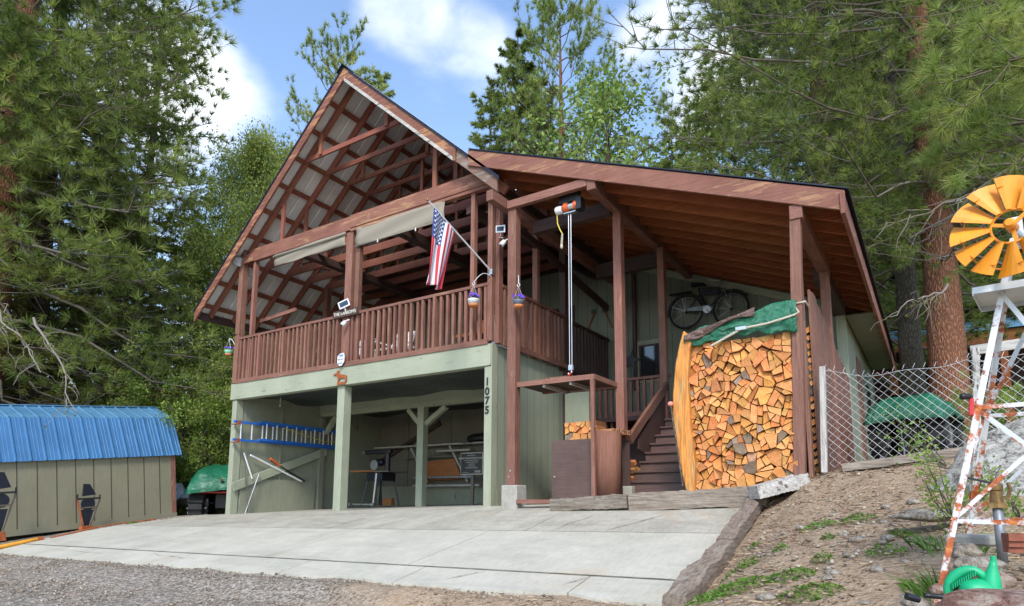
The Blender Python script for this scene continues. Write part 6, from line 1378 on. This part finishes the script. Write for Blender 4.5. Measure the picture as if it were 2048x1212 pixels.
def conifer(name, H, seed, base=.25, R0=.2, nb=70, kind='pine', fol='needle', bark_='barkp', tr=.02, K=16, nl=.16, nw=.006, sub=7, shape=1.0, droop=.0, up=.35, gaps=.0, lichen=0, dead=0, tip_r=.12, twigmat='twig', lean=(0, 0), dens=1.0):
    rng = np.random.default_rng(seed); root = thing(name, '', '', (0, 0, 0))
    zs = np.linspace(0, H, 14); wob = np.cumsum(rng.normal(size=(14, 2))*.012*H/14, 0); trunk = np.c_[wob[:, 0]+lean[0]*zs/H, wob[:, 1]+lean[1]*zs/H, zs]; rad = tr*H*(1-zs/H)**.8+.012; rad[0] *= 1.35
    V, F = add_tubes([(trunk, rad)], 12); o = npmesh('trunk', V, F, M[bark_], root, True, nside=4)
    def tp(z): return np.array([np.interp(z, zs, trunk[:, 0]), np.interp(z, zs, trunk[:, 1]), z])
    paths = []; tips = []; td = []; lich = []
    for i in range(nb):
        f = base+(1-base)*((i+rng.random())/nb)**.9
        if rng.random() < gaps: continue
        z = f*H; rel = (f-base)/(1-base); L = R0*H*(tip_r+(1-tip_r)*(1-rel)**shape)*(.55+.45*min(1, rel*5+.3))*rng.uniform(.7, 1.15)
        a = i*2.39996+rng.uniform(-.4, .4); hd = np.array([math.cos(a), math.sin(a), 0]); el = up*(rel-.35)*2-droop*(1-rel)+rng.normal()*.1; n = 7; t_ = np.linspace(0, 1, n)[:, None]
        zc = (np.tan(np.clip(el, -1, 1))*t_-droop*.35*t_**2+(.22 if kind == 'pine' else .06)*t_**3)*L
        P = tp(z)+hd*t_*L+np.array([0, 0, 1.])*zc+np.cumsum(rng.normal(size=(n, 3))*.035*L*(t_ > 0), 0); isdead = rel < dead
        paths.append((P, np.linspace(.013, .003, n)*H**.5*.55*(L/(R0*H)+.3)))
        ns = int(sub*(1.0 if kind == 'pine' else 1.6)); ns = max(2, ns)
        for s_ in range(ns):
            q_ = .22+.78*(s_+rng.random())/ns; p0 = np.array([np.interp(q_, t_[:, 0], P[:, c]) for c in range(3)]); pd = unit(P[min(n-1, int(q_*n)+1)]-P[max(0, int(q_*n)-1)]); sidev = unit(np.cross(pd, [0, 0, 1.]))*(1 if s_ % 2 else -1)
            sd = unit(pd*.75+sidev*rng.uniform(.5, 1.1)+np.array([0, 0, 1.])*(rng.uniform(-.05, .5) if kind == 'pine' else rng.uniform(-.35, .1))); sl = L*.38*(1.15-q_*.6)*rng.uniform(.6, 1.2); m_ = 4; u_ = np.linspace(0, 1, m_)[:, None]
            Q = p0+sd*u_*sl+np.array([0, 0, 1.])*(u_**2)*sl*(.25 if kind == 'pine' else -.12)+np.cumsum(rng.normal(size=(m_, 3))*.04*sl*(u_ > 0), 0); paths.append((Q, np.linspace(.004, .0015, m_)*H**.5*.5))
            if isdead:
                if lichen and rng.random() < lichen: lich.append(Q[rng.integers(1, m_)]+rng.normal(size=3)*.03)
                continue
            if kind == 'pine':
                for w_ in (.45, .7, 1.0):
                    if rng.random() < dens: pt = p0+(Q[-1]-p0)*w_+rng.normal(size=3)*.05*sl; tips.append(pt); td.append(sd*.7+np.array([0, 0, .45]))
                for e in range(2):
                    if rng.random() < dens*.8: off = unit(rng.normal(size=3)+sd)*sl*.3; tips.append(Q[-1]+off); td.append(unit(off)+np.array([0, 0, .3])); paths.append((np.stack([Q[-2], Q[-1]+off]), [.002, .001]))
            else:
                for w_ in np.linspace(.1, 1, 5):
                    tips.append(p0+(Q[-1]-p0)*w_+rng.normal(size=3)*.03*sl); td.append(sd)
            if lichen and rng.random() < lichen*.5: lich.append(Q[1]+rng.normal(size=3)*.04)
        if not isdead: tips.append(P[-1]); td.append(unit(P[-1]-P[-2])+np.array([0, 0, .2])); tips.append(P[-2]); td.append(unit(P[-1]-P[-2]))
    tips.append(trunk[-1]); td.append(np.array([0, 0, 1.]))
    V, F = add_tubes(paths, 4); npmesh('branches', V, F, M[twigmat], root, True, nside=4)
    tips = np.array(tips); td = unit(np.array(td)); V = tufts(tips, td, K, nl, nw, rng, .62 if kind == 'pine' else .8, 0 if kind == 'pine' else .1); npmesh('crown', V, np.arange(len(V)).reshape(-1, 3), M[fol], root)
    if lich: V = tufts(np.array(lich), rng.normal(size=(len(lich), 3)), 14, .07, .008, rng, 1.5, .6); npmesh('lichen', V, np.arange(len(V)).reshape(-1, 3), M['lichen'], root)['kind'] = 'stuff'
    print(name, 'tips', len(tips), 'tris', len(tips)*K); return root
def broadleaf(name, H, seed, base=.15, R0=.3, nb=40, fol='leaf', size=.06, per=26, bark_='barkg', sub=6, shape=.8, up=.7, spread=.13, trf=.016, multi=1):
    rng = np.random.default_rng(seed); root = thing(name, '', '', (0, 0, 0)); zs = np.linspace(0, H, 12); paths0 = []; cen = []; paths = []
    for m_ in range(multi):
        off = rng.normal(size=2)*R0*H*.25*(multi > 1); wob = np.cumsum(rng.normal(size=(12, 2))*.02*H/12, 0)+off*zs[:, None]/H; trunk = np.c_[wob, zs*(1-.15*rng.random()*(multi > 1))]; paths0.append((trunk, trf*H*(1-zs/H)**.8/multi**.4+.008))
        for i in range(nb//multi):
            f = base+(1-base)*(i+rng.random())/(nb//multi); rel = (f-base)/(1-base); L = R0*H*(math.sin(min(1, rel*.85+.2)*PI)**shape)*rng.uniform(.6, 1.1)+.05*H; a = i*2.4+rng.uniform(-.5, .5)
            hd = np.array([math.cos(a), math.sin(a), rng.uniform(.2, up+.2)]); n = 5; t_ = np.linspace(0, 1, n)[:, None]; p = np.array([np.interp(f*H, zs, trunk[:, c]) for c in range(3)]); P = p+hd*t_*L+np.cumsum(rng.normal(size=(n, 3))*.06*L*(t_ > 0), 0); paths.append((P, np.linspace(.012, .003, n)*H**.5*.5))
            for s_ in range(sub):
                q_ = .3+.7*(s_+rng.random())/sub; p0 = np.array([np.interp(q_, t_[:, 0], P[:, c]) for c in range(3)]); e = p0+unit(hd*.5+rng.normal(size=3))*L*.3; paths.append((np.stack([p0, (p0+e)/2+rng.normal(size=3)*.02*L, e]), [.004*H**.4, .003*H**.4, .001])); cen += [e, (e+p0)/2]
            cen.append(P[-1])
    V, F = add_tubes(paths0, 10); npmesh('trunk', V, F, M[bark_], root, True, nside=4); V, F = add_tubes(paths, 4); npmesh('branches', V, F, M['twig'], root, True, nside=4)
    V = leaves(np.array(cen), per, spread*H/6, size, rng); npmesh('crown', V, np.arange(len(V)).reshape(-1, 4), M[fol], root, nside=4); print(name, 'leaves', len(V)//4); return root
def place(o, px, D, H0, ytop=None, H=None, rot=0, label='', cat='tree', group=None, wide=1.0, zoff=0):
    d = ray(px, 350 if (ytop is not None or H > 8) else 900); h_ = math.hypot(d[0], d[1]); x, y = CAM[0]+d[0]/h_*D, CAM[1]+d[1]/h_*D; z = G(x, y)-.1+zoff
    if ytop is not None: H = hz(px, ytop, D)-z
    s = H/H0; o.location = (x, y, z); o.scale = (s*wide, s*wide, s); o.rotation_euler = (0, 0, rot); o['label'] = label; o['category'] = cat
    if group: o['group'] = group
    return o
# prototypes, each used for several trees
def proto(fn, *a, **k): return fn(*a, **k)
used = set()
def use(p, *a, **k):
    if p.name not in used: used.add(p.name); o = p
    else: o = copy_tree(p)
    return place(o, *a, **k)
bigL = conifer('ponderosa_pine', 14, 1, base=.14, R0=.27, nb=170, sub=10, K=34, nl=.19, nw=.0066, fol='needle', tr=.02, droop=.25, up=.5, shape=.6, lichen=.12, dead=.06)
use(bigL, 12, 19, 14, H=22, rot=.6, label='large dense ponderosa pine with orange bark filling the upper left of the photo', cat='pine tree')
use(bigL, 85, 23, 14, H=23, rot=2.9, label='second dense pine whose crown ends the left tree mass', cat='pine tree', wide=.85)
bigR = conifer('ponderosa_pine', 15, 4, base=.2, R0=.33, nb=165, sub=10, K=34, nl=.185, nw=.006, fol='needle', tr=.018, droop=.15, up=.45, shape=.5, lichen=.5, dead=.09)
use(bigR, 1862, 14, 15, H=18, rot=2.4, label='tall ponderosa pine with red-brown bark right of the cabin roof', cat='pine tree')
fir1 = conifer('fir_tree', 12, 7, base=.06, R0=.2, nb=120, sub=7, K=12, nl=.13, nw=.012, kind='fir', fol='fir', bark_='barkg', tr=.013, droop=.35, up=.3, shape=.8, lichen=.05)
fir2 = conifer('fir_tree', 12, 9, base=.04, R0=.24, nb=110, sub=7, K=12, nl=.14, nw=.013, kind='fir', fol='firolive', bark_='barkd', tr=.013, droop=.4, up=.2, shape=.7, lichen=.3, dead=.1)
larch = conifer('larch_tree', 12, 12, base=.1, R0=.15, nb=80, sub=6, K=10, nl=.14, nw=.012, kind='fir', fol='larch', bark_='barkg', tr=.010, droop=.2, up=.4, shape=.6, gaps=.12)
pinew = conifer('lodgepole_pine', 12, 15, base=.28, R0=.23, nb=64, sub=7, K=30, nl=.19, nw=.008, fol='needle2', bark_='barkp', tr=.014, droop=.05, up=.6, shape=.45, gaps=.08, dens=.95)
broad = broadleaf('green_tree', 9, 20, base=.1, R0=.26, nb=80, size=.042, per=60, sub=7, fol='larch')
aspen = broadleaf('aspen_tree', 8, 23, base=.2, R0=.25, nb=44, size=.05, per=26, sub=5, fol='leaf')
bush = broadleaf('bush', 2.6, 27, base=.02, R0=.55, nb=34, size=.03, per=44, sub=5, fol='leafb', multi=4, up=1.2, spread=.2)
LB = 'trees behind the shed and cabin'
F_ = [  # proto, px, D, ytop, rot, wide, label
 (larch, 296, 21, -60, .3, 1.0, 'slim sparse larch rising beside the big left pine'),
 (fir1, 205, 24, 230, 1.0, 1.0, 'dark green fir directly right of the big left pine, behind the wire'),
 (fir2, 120, 20, 180, 2.0, 1.5, 'olive mossy fir above the left half of the blue shed roof'),
 (fir1, 250, 26, 380, 3.0, 1.3, 'shorter dark fir above the right end of the blue shed roof'),
 (fir2, 330, 28, 480, 3.0, 1.5, 'far olive fir seen between the pine crown and the light green tree'),
 (fir2, -60, 22, 100, 4.0, 1.6, 'olive fir at the left edge of the photo behind the big pine'),
 (larch, 420, 23, 400, 2.2, 1.1, 'thin light green conifer left of the rounded green tree'),
 (broad, 510, 21, 300, .2, .65, 'rounded light green tree just left of the gable roof'),
 (broad, 585, 25, 330, 2.2, .8, 'second light green tree touching the gable rake'),
 (fir1, 420, 25, 470, 5.0, 1.9, 'dark fir behind the rounded green tree left of the deck'),
 (fir2, 520, 27, 600, .9, 2.2, 'low olive fir seen beside the deck corner post'),
 (pinew, 672, 23, 125, .5, .75, 'sparse open pine rising behind the gable peak'),
 (larch, 752, 26, 150, 1.5, .8, 'slender pale conifer tip showing right of the gable peak'),
 (fir1, 1030, 22, 80, 2.5, .95, 'narrow full fir rising behind the valley between the two roofs'),
 (larch, 980, 26, 190, .4, 1.1, 'thin conifer left of the narrow full fir behind the roofs'),
 (pinew, 1122, 20, 40, 3.6, .8, 'tall old pine with bare orange trunk behind the lean-to roof'),
 (fir2, 1090, 27, 170, 1.3, 1.0, 'faint fir between the narrow fir and the tall old pine'),
 (aspen, 1215, 19, 192, .8, 1.1, 'bright green aspen showing above the lean-to roof'),
 (larch, 1346, 18, 250, 2.9, 1.0, 'small conifer at the left foot of the great right pine crown'),
 (larch, 1420, 17, 190, 3.9, 1.3, 'light green conifer half hidden by the great right pine crown'),
 (fir2, 1760, 31, 120, 2.2, 1.7, 'mossy olive fir right behind the eave of the lean-to'),
 (fir2, 1960, 30, 60, 5.2, 1.7, 'mossy olive fir behind the windmill wheel'),
 (fir1, 2080, 32, -40, 1.2, 1.7, 'dark fir at the right edge of the photo'),
 (fir1, 1850, 33, 100, 3.3, 1.7, 'dark fir standing beyond the neighbour house roof'),
]
for p, px, D, yt, ro, wd, lab in F_:
    H0 = {larch.name: 12, fir1.name: 12, fir2.name: 12, pinew.name: 12, broad.name: 9, aspen.name: 8}[p.name]
    use(p, px, D, H0, ytop=yt, rot=ro, label=lab, cat='tree', group=LB, wide=wd)
use(bigL, 1650, 19, 14, H=20, rot=1.2, label='bushy pine behind the right end of the lean-to roof', cat='pine tree')
use(bigL, 1730, 31, 14, H=32, rot=4.2, label='tall pine between the lean-to roof and the great right pine', cat='pine tree')
use(bigL, 2060, 29, 14, H=30, rot=5.3, label='bushy pine filling the sky above the windmill wheel', cat='pine tree')
# bare grey pine trunk left of the great right pine
gp = conifer('grey_pine', 12, 31, base=.35, R0=.16, nb=50, sub=5, K=14, nl=.18, nw=.01, fol='firolive', bark_='barkg', tr=.018, lichen=.8, dead=.5)
use(gp, 1790, 15.0, 12, H=13, rot=.4, label='grey barked mossy pine trunk just left of the great right pine', cat='pine tree')
use(bush, 395, 17.2, 2.6, H=2.9, rot=1, label='bright green bush between shed and garage', cat='bush', wide=1.0, group='bushes beyond the yard')
use(bush, 360, 18.5, 2.6, H=3.2, rot=2, label='green bush behind the right end of the shed', cat='bush', group='bushes beyond the yard')
use(bush, 440, 18.8, 2.6, H=3.4, rot=3, label='tall green bush behind the garage left corner', cat='bush', group='bushes beyond the yard')
use(bush, 1990, 11, 2.6, H=.9, rot=4, label='low green bush beyond the chain link fence at the right', cat='bush', group='bushes beyond the yard')
# far forest that closes the view: rows of distant conifers reading as one wooded mass
rng = np.random.default_rng(99); V = []
ang = []
pts = []
for k in range(150):
    px = rng.uniform(-500, 2600); D = rng.uniform(30, 55); x, y = spot(px, D); pts.append((x, y, D))
Vl = []
for x, y, D in pts:
    H = rng.uniform(6.0, 9.5) if x < 0 else rng.uniform(6, 10); n = 420; f = rng.random(n)**1.3; r = .2*H*(1-f)*np.sqrt(rng.random(n)); a = rng.uniform(0, 6.28, n)
    cen = np.c_[x+r*np.cos(a), y+r*np.sin(a), G(x, y)+f*H]; Vl.append(tufts(cen, np.c_[np.cos(a), np.sin(a), -.2+0*a], 5, .55, .07, rng, .7))
V = np.concatenate(Vl); tag(npmesh('far_forest', V, np.arange(len(V)).reshape(-1, 3), M['fir']), 'far wooded slope of small conifers closing the view behind everything', 'forest', kind='stuff')
# near bough with bright long needles reaching in from the right edge
def bough(name, p0, p1, seed, n, L, lab, nl=.16, mat='needle2', K=44, nw=.0028):
    rng = np.random.default_rng(seed); root = thing(name, lab, 'bough' if lab else None, tuple(p0)); p0 = np.array(p0); p1 = np.array(p1); t_ = np.linspace(0, 1, 9)[:, None]; P = p0+(p1-p0)*t_+np.cumsum(rng.normal(size=(9, 3))*.03, 0); paths = [(P-p0, np.linspace(.022, .006, 9))]; tips = []; td = []
    for i in range(n):
        q_ = .15+.85*(i+rng.random())/n; c = np.array([np.interp(q_, t_[:, 0], P[:, k]) for k in range(3)]); d = unit(unit(p1-p0)*.7+rng.normal(size=3)*[.6, .6, .5]); l = L*rng.uniform(.5, 1.1); Q = c+d*np.linspace(0, 1, 5)[:, None]*l+np.cumsum(rng.normal(size=(5, 3))*.02, 0); paths.append((Q-p0, np.linspace(.008, .003, 5)))
        for w_ in (1, 2, 3, 4, 4): tips.append(Q[w_]+rng.normal(size=3)*.02); td.append(d)
        for e in range(2): e_ = Q[3]+unit(d+rng.normal(size=3)*.8)*l*.35; paths.append((np.stack([Q[3], e_])-p0, [.004, .002])); tips.append(e_); td.append(unit(e_-Q[3]))
    V, F = add_tubes(paths, 5); npmesh('branch', V, F, M['twig'], root, True, nside=4); V = tufts(np.array(tips)-p0, unit(np.array(td)), K, nl, nw, rng, .75); npmesh('needles', V, np.arange(len(V)).reshape(-1, 3), M[mat], root); return root
bpy.context.view_layer.update()
for k, (a_, b_) in enumerate((((1860, 60, 13.6), (1650, 130, 12.4)), ((1865, 150, 13.6), (1690, 260, 12.0)), ((1870, 230, 13.6), (1560, 330, 12.6)), ((1870, 300, 13.7), (1700, 420, 12.4)), ((1880, 120, 13.5), (2020, 240, 12.3)), ((1870, 30, 13.5), (1900, 190, 12)), ((1875, 330, 13.6), (1790, 480, 12.6)), ((1850, 0, 13.6), (1450, 160, 12.8)), ((1860, 200, 13.6), (1500, 260, 12.4)))):
    bo = bough('bough', w3(*a_), w3(*b_), 50+k, 24, 1.1, None, .19, 'needle', 34, .006); bo.parent = bigR; bo.matrix_parent_inverse = bigR.matrix_world.inverted()
for k, (a_, b_) in enumerate((((10, 40, 18.7), (70, 120, 17)), ((5, 150, 18.7), (60, 230, 17)), ((0, 250, 18.7), (90, 330, 17)), ((10, 10, 18.7), (-40, 100, 17)), ((10, 100, 18.7), (120, 170, 17.2)), ((0, 200, 18.7), (-20, 300, 17.4)))):
    bo = bough('bough', w3(*a_), w3(*b_), 80+k, 26, 1.3, None, .22, 'needle', 34, .008); bo.parent = bigL; bo.matrix_parent_inverse = bigL.matrix_world.inverted()
bough('pine_bough', w3(2250, 60, 6.2), w3(1905, 150, 5.8), 3, 15, .6, 'bright long-needled pine bough hanging in from the upper right corner')
bough('pine_bough', w3(2250, 200, 6.4), w3(1890, 290, 6.0), 6, 15, .55, 'second bright pine bough above the yellow windmill wheel')
bough('pine_bough', w3(2200, -80, 6.4), w3(1990, 60, 6.2), 8, 12, .5, 'topmost bright pine bough at the upper right corner')
# bare lichen-hung dead branches over the windmill
def deadbranch(p0, p1, seed, lab):
    rng = np.random.default_rng(seed); root = thing('dead_branch', lab, 'branch', tuple(p0), 'bare dead branches at the right'); p0 = np.array(p0); p1 = np.array(p1); t_ = np.linspace(0, 1, 12)[:, None]; P = p0+(p1-p0)*t_+np.cumsum(rng.normal(size=(12, 3))*.03, 0); paths = [(P-p0, np.linspace(.02, .005, 12))]; li = []
    for i in range(16):
        k = rng.integers(2, 11); d = unit(unit(p1-p0)*.6+rng.normal(size=3)*[.5, .5, .6]+np.array([0, 0, -.35])); l = rng.uniform(.2, .5); Q = P[k]+d*np.linspace(0, 1, 5)[:, None]*l+np.cumsum(rng.normal(size=(5, 3))*.03, 0); paths.append((Q-p0, np.linspace(.006, .002, 5)))
        for w_ in (1, 2, 4):
            if rng.random() < .6: li.append(Q[w_])
    V, F = add_tubes(paths, 5); npmesh('wood', V, F, simple('bleached_dead_wood', (.2, .175, .14), .9, bmp=0), root, True, nside=4); V = tufts(np.array(li)-p0, rng.normal(size=(len(li), 3)), 16, .035, .004, rng, 1.5, .5); npmesh('lichen', V, np.arange(len(V)).reshape(-1, 3), M['lichen'], root)['kind'] = 'stuff'
deadbranch(w3(2150, 250, 7), w3(1845, 440, 6.5), 5, 'bare bleached branch reaching down left behind the windmill wheel'); deadbranch(w3(2130, 330, 8), w3(1790, 420, 8), 7, 'thin bare branch above the windmill wheel'); deadbranch(w3(1900, 560, 10), w3(1790, 640, 9.5), 9, 'pale bare branch hanging beside the eave of the lean-to')
deadbranch(w3(60, 640, 11), w3(150, 810, 9.5), 11, 'bare mossy branch drooping over the blue shed roof'); deadbranch(w3(-40, 560, 11), w3(60, 760, 9.5), 13, 'bare mossy branch at the left edge above the shed')
# ------------------------------------------------------------------ low plants
def clump(name, x, y, r, h, seed, mat, lab, cat, n=180, leaf=.016, grp=None, blade=False):
    rng = np.random.default_rng(seed); a = rng.uniform(0, 6.28, n); rr = r*np.sqrt(rng.random(n)); xs = x+rr*np.cos(a); ys = y+rr*np.sin(a)*.8; zs = Gv(xs, ys); root_ = np.c_[xs, ys, zs]-np.array([x, y, G(x, y)])
    if blade:
        d = unit(np.c_[np.cos(a)*rng.uniform(.1, .9, n), np.sin(a)*rng.uniform(.1, .9, n), np.ones(n)]); l = h*rng.uniform(.5, 1.1, (n, 1)); s_ = unit(np.cross(d, rng.normal(size=(n, 3))))*leaf*.5; bend = np.c_[np.cos(a), np.sin(a), -.6*np.ones(n)]*l*.25
        m1 = root_+d*l*.55; V = np.stack([root_-s_*.6, root_+s_*.6, m1+s_, root_+d*l+bend, m1-s_], 1); F = np.arange(n*5).reshape(n, 5); o = npmesh(name, V.reshape(-1, 3), F, M[mat], nside=5, loc=(x, y, G(x, y)))
    else:
        hh = h*(1-(rr/r)**2)*rng.uniform(.2, 1, n); c = root_+np.c_[np.zeros(n), np.zeros(n), hh+.004]; u_ = unit(rng.normal(size=(n, 3))*[1, 1, .4])*leaf*rng.uniform(.6, 1.3, (n, 1)); w_ = unit(np.cross(u_, rng.normal(size=(n, 3))*.4+[0, 0, 1]))*leaf*.45
        V = np.stack([c-u_, c+w_, c+u_, c-w_], 1); o = npmesh(name, V.reshape(-1, 3), np.arange(n*4).reshape(n, 4), M[mat], nside=4, loc=(x, y, G(x, y)))
    return tag(o, lab, cat, grp)
WP = [(1635, 1055, .13, 'green weed clump left of the pair high on the bank'), (1715, 1042, .13, 'green weed clump right of the pair high on the bank'), (1655, 1080, .05, 'tiny weed tuft below the upper weed pair'), (1800, 1072, .07, 'small weed tuft left of the windmill leg'), (1775, 1108, .11, 'weed clump midway between bank and windmill'),
      (1645, 1122, .06, 'small weed tuft in the middle of the bank'), (1480, 1140, .14, 'weed patch at the foot of the driveway timber'), (1470, 1180, .2, 'broad weed patch at the bottom left of the bank'), (1580, 1155, .14, 'weed patch left of the middle tuft on the bank'), (1625, 1190, .16, 'low weed patch near the bottom of the bank'), (1410, 1205, .13, 'weeds at the bottom edge beside the timber end'), (1560, 1100, .05, 'single seedling beside the middle of the timber'), (265, 1048, .12, 'small bright weed at the shed foot'), (1510, 1095, .05, 'tiny seedling beside the driveway timber')]
def groundhit(px, py):
    d = ray(px, py); t_ = 1.0
    for i in range(400):
        p = CAM+d*t_
        if p[2] <= G(p[0], p[1]): return p[0], p[1]
        t_ += .03
    return p[0], p[1]
for k, (px, py, r, lab) in enumerate(WP):
    x, y = groundhit(px, py); clump('weed_clump', x, y, r, .05, k, 'weed', lab, 'weeds', int(9000*r*r)+90, .011+.02*r, 'weed clumps on the bare ground')
for k, (px, D, r, h, lab) in enumerate(((1870, 3.3, .12, .2, 'tuft of grass beside the front windmill leg'), (1830, 3.5, .1, .1, 'short grass left of the windmill'), (2030, 2.7, .12, .22, 'leafy plant with pointed leaves at the right edge by the bricks'), (1905, 4.2, .25, .12, 'sparse grass below the boulder'), (2010, 2.9, .08, .16, 'grass tuft behind the watering can spout'))):
    x, y = spot(px, D); clump('grass_tuft', x, y, r*.8, h*(.6 if k == 1 else 1), 40+k, 'grass', lab, 'grass tuft', 90, .007 if k != 2 else .02, 'grass tufts round the windmill', True)
def sapling(px0, py0, px1, py1, D, seed, lab, n=14, size=.022):
    rng = np.random.default_rng(seed); a = np.array(w3(px0, py0, D)); root = thing('leafy_shrub', lab, 'shrub', tuple(a)); paths = []; cen = []
    for k in range(n):
        tx = px0+(px1-px0)*rng.random()**.8+rng.normal()*14; ty = py0+(py1-py0)*rng.random()+rng.normal()*12; e = np.array(w3(tx, ty, D+rng.normal()*.12)); Q = a+(e-a)*np.linspace(0, 1, 5)[:, None]+np.cumsum(rng.normal(size=(5, 3))*.012, 0); paths.append((Q-a, np.linspace(.004, .0015, 5)))
        for w_ in (2, 3, 4): cen.append(Q[w_]-a)
    V, F = add_tubes(paths, 4); npmesh('stem', V, F, M['twig'], root, True, nside=4); V = leaves(np.array(cen), 9, .03, size, rng); npmesh('leaves', V, np.arange(len(V)).reshape(-1, 4), M['leafb'], root, nside=4)
sapling(1905, 1040, 1850, 880, 4.3, 3, 'bright leafy shrub sprouting at the left end of the boulder', 13, .014); sapling(1890, 930, 1790, 815, 4.6, 5, 'thin sapling with fresh leaves in front of the chain link fence', 8, .013); sapling(1960, 1000, 1975, 930, 4.0, 6, 'leafy shoots between the windmill legs', 8, .014)
sapling(2040, 1040, 2030, 990, 3.8, 8, 'small leafy sprout on the boulder at the right edge', 6, .013)
x, y = -9.2, 4.5; 
for k, (x, y, r) in enumerate(((-9.3, 3.6, 1.6), (-10.5, 7, 3), (-8, 8, 3), (-12, 3, 2.5))):
    o = clump('meadow_grass', x, y, r, .12, 70+k, 'grass', None, None, 2600, .03, None, True); tag(o, 'bright green grass on the open ground behind the shed and tarped quad', 'grass', kind='stuff')
# thin smoke above the flue
sm, nt_, b_, out_ = base_nodes('thin_wood_smoke'); nt_.nodes.remove(b_)
pv = nt_.nodes.new('ShaderNodeVolumePrincipled'); pv.inputs['Color'].default_value = (.8, .85, .9, 1); n_ = noise(nt_, coords(nt_, (1, 1, .6)), 2.2, 5, .6)
tcn = nt_.nodes.new('ShaderNodeTexCoord'); gs = nt_.nodes.new('ShaderNodeTexGradient'); gs.gradient_type = 'SPHERICAL'; mpn = nt_.nodes.new('ShaderNodeMapping'); mpn.vector_type = 'TEXTURE'; mpn.inputs['Scale'].default_value = (.55, .55, 1.4); nt_.links.new(tcn.outputs['Object'], mpn.inputs[0]); nt_.links.new(mpn.outputs[0], gs.inputs[0])
nt_.links.new(math_(nt_, 'MULTIPLY', math_(nt_, 'MULTIPLY', math_(nt_, 'MAXIMUM', math_(nt_, 'SUBTRACT', n_, .4), 0.0), gs.outputs['Fac']), 8.0), pv.inputs['Density']); nt_.links.new(pv.outputs[0], out_.inputs['Volume'])
mb = blob(2.0, 5.6, 5.9, .75, .75, 1.5, 5, 2, .1); o = mb.build('smoke', sm, loc=(2.0, 5.6, 5.9)); tag(o, 'thin bluish wood smoke drifting up from the roof flue', 'smoke', kind='stuff')
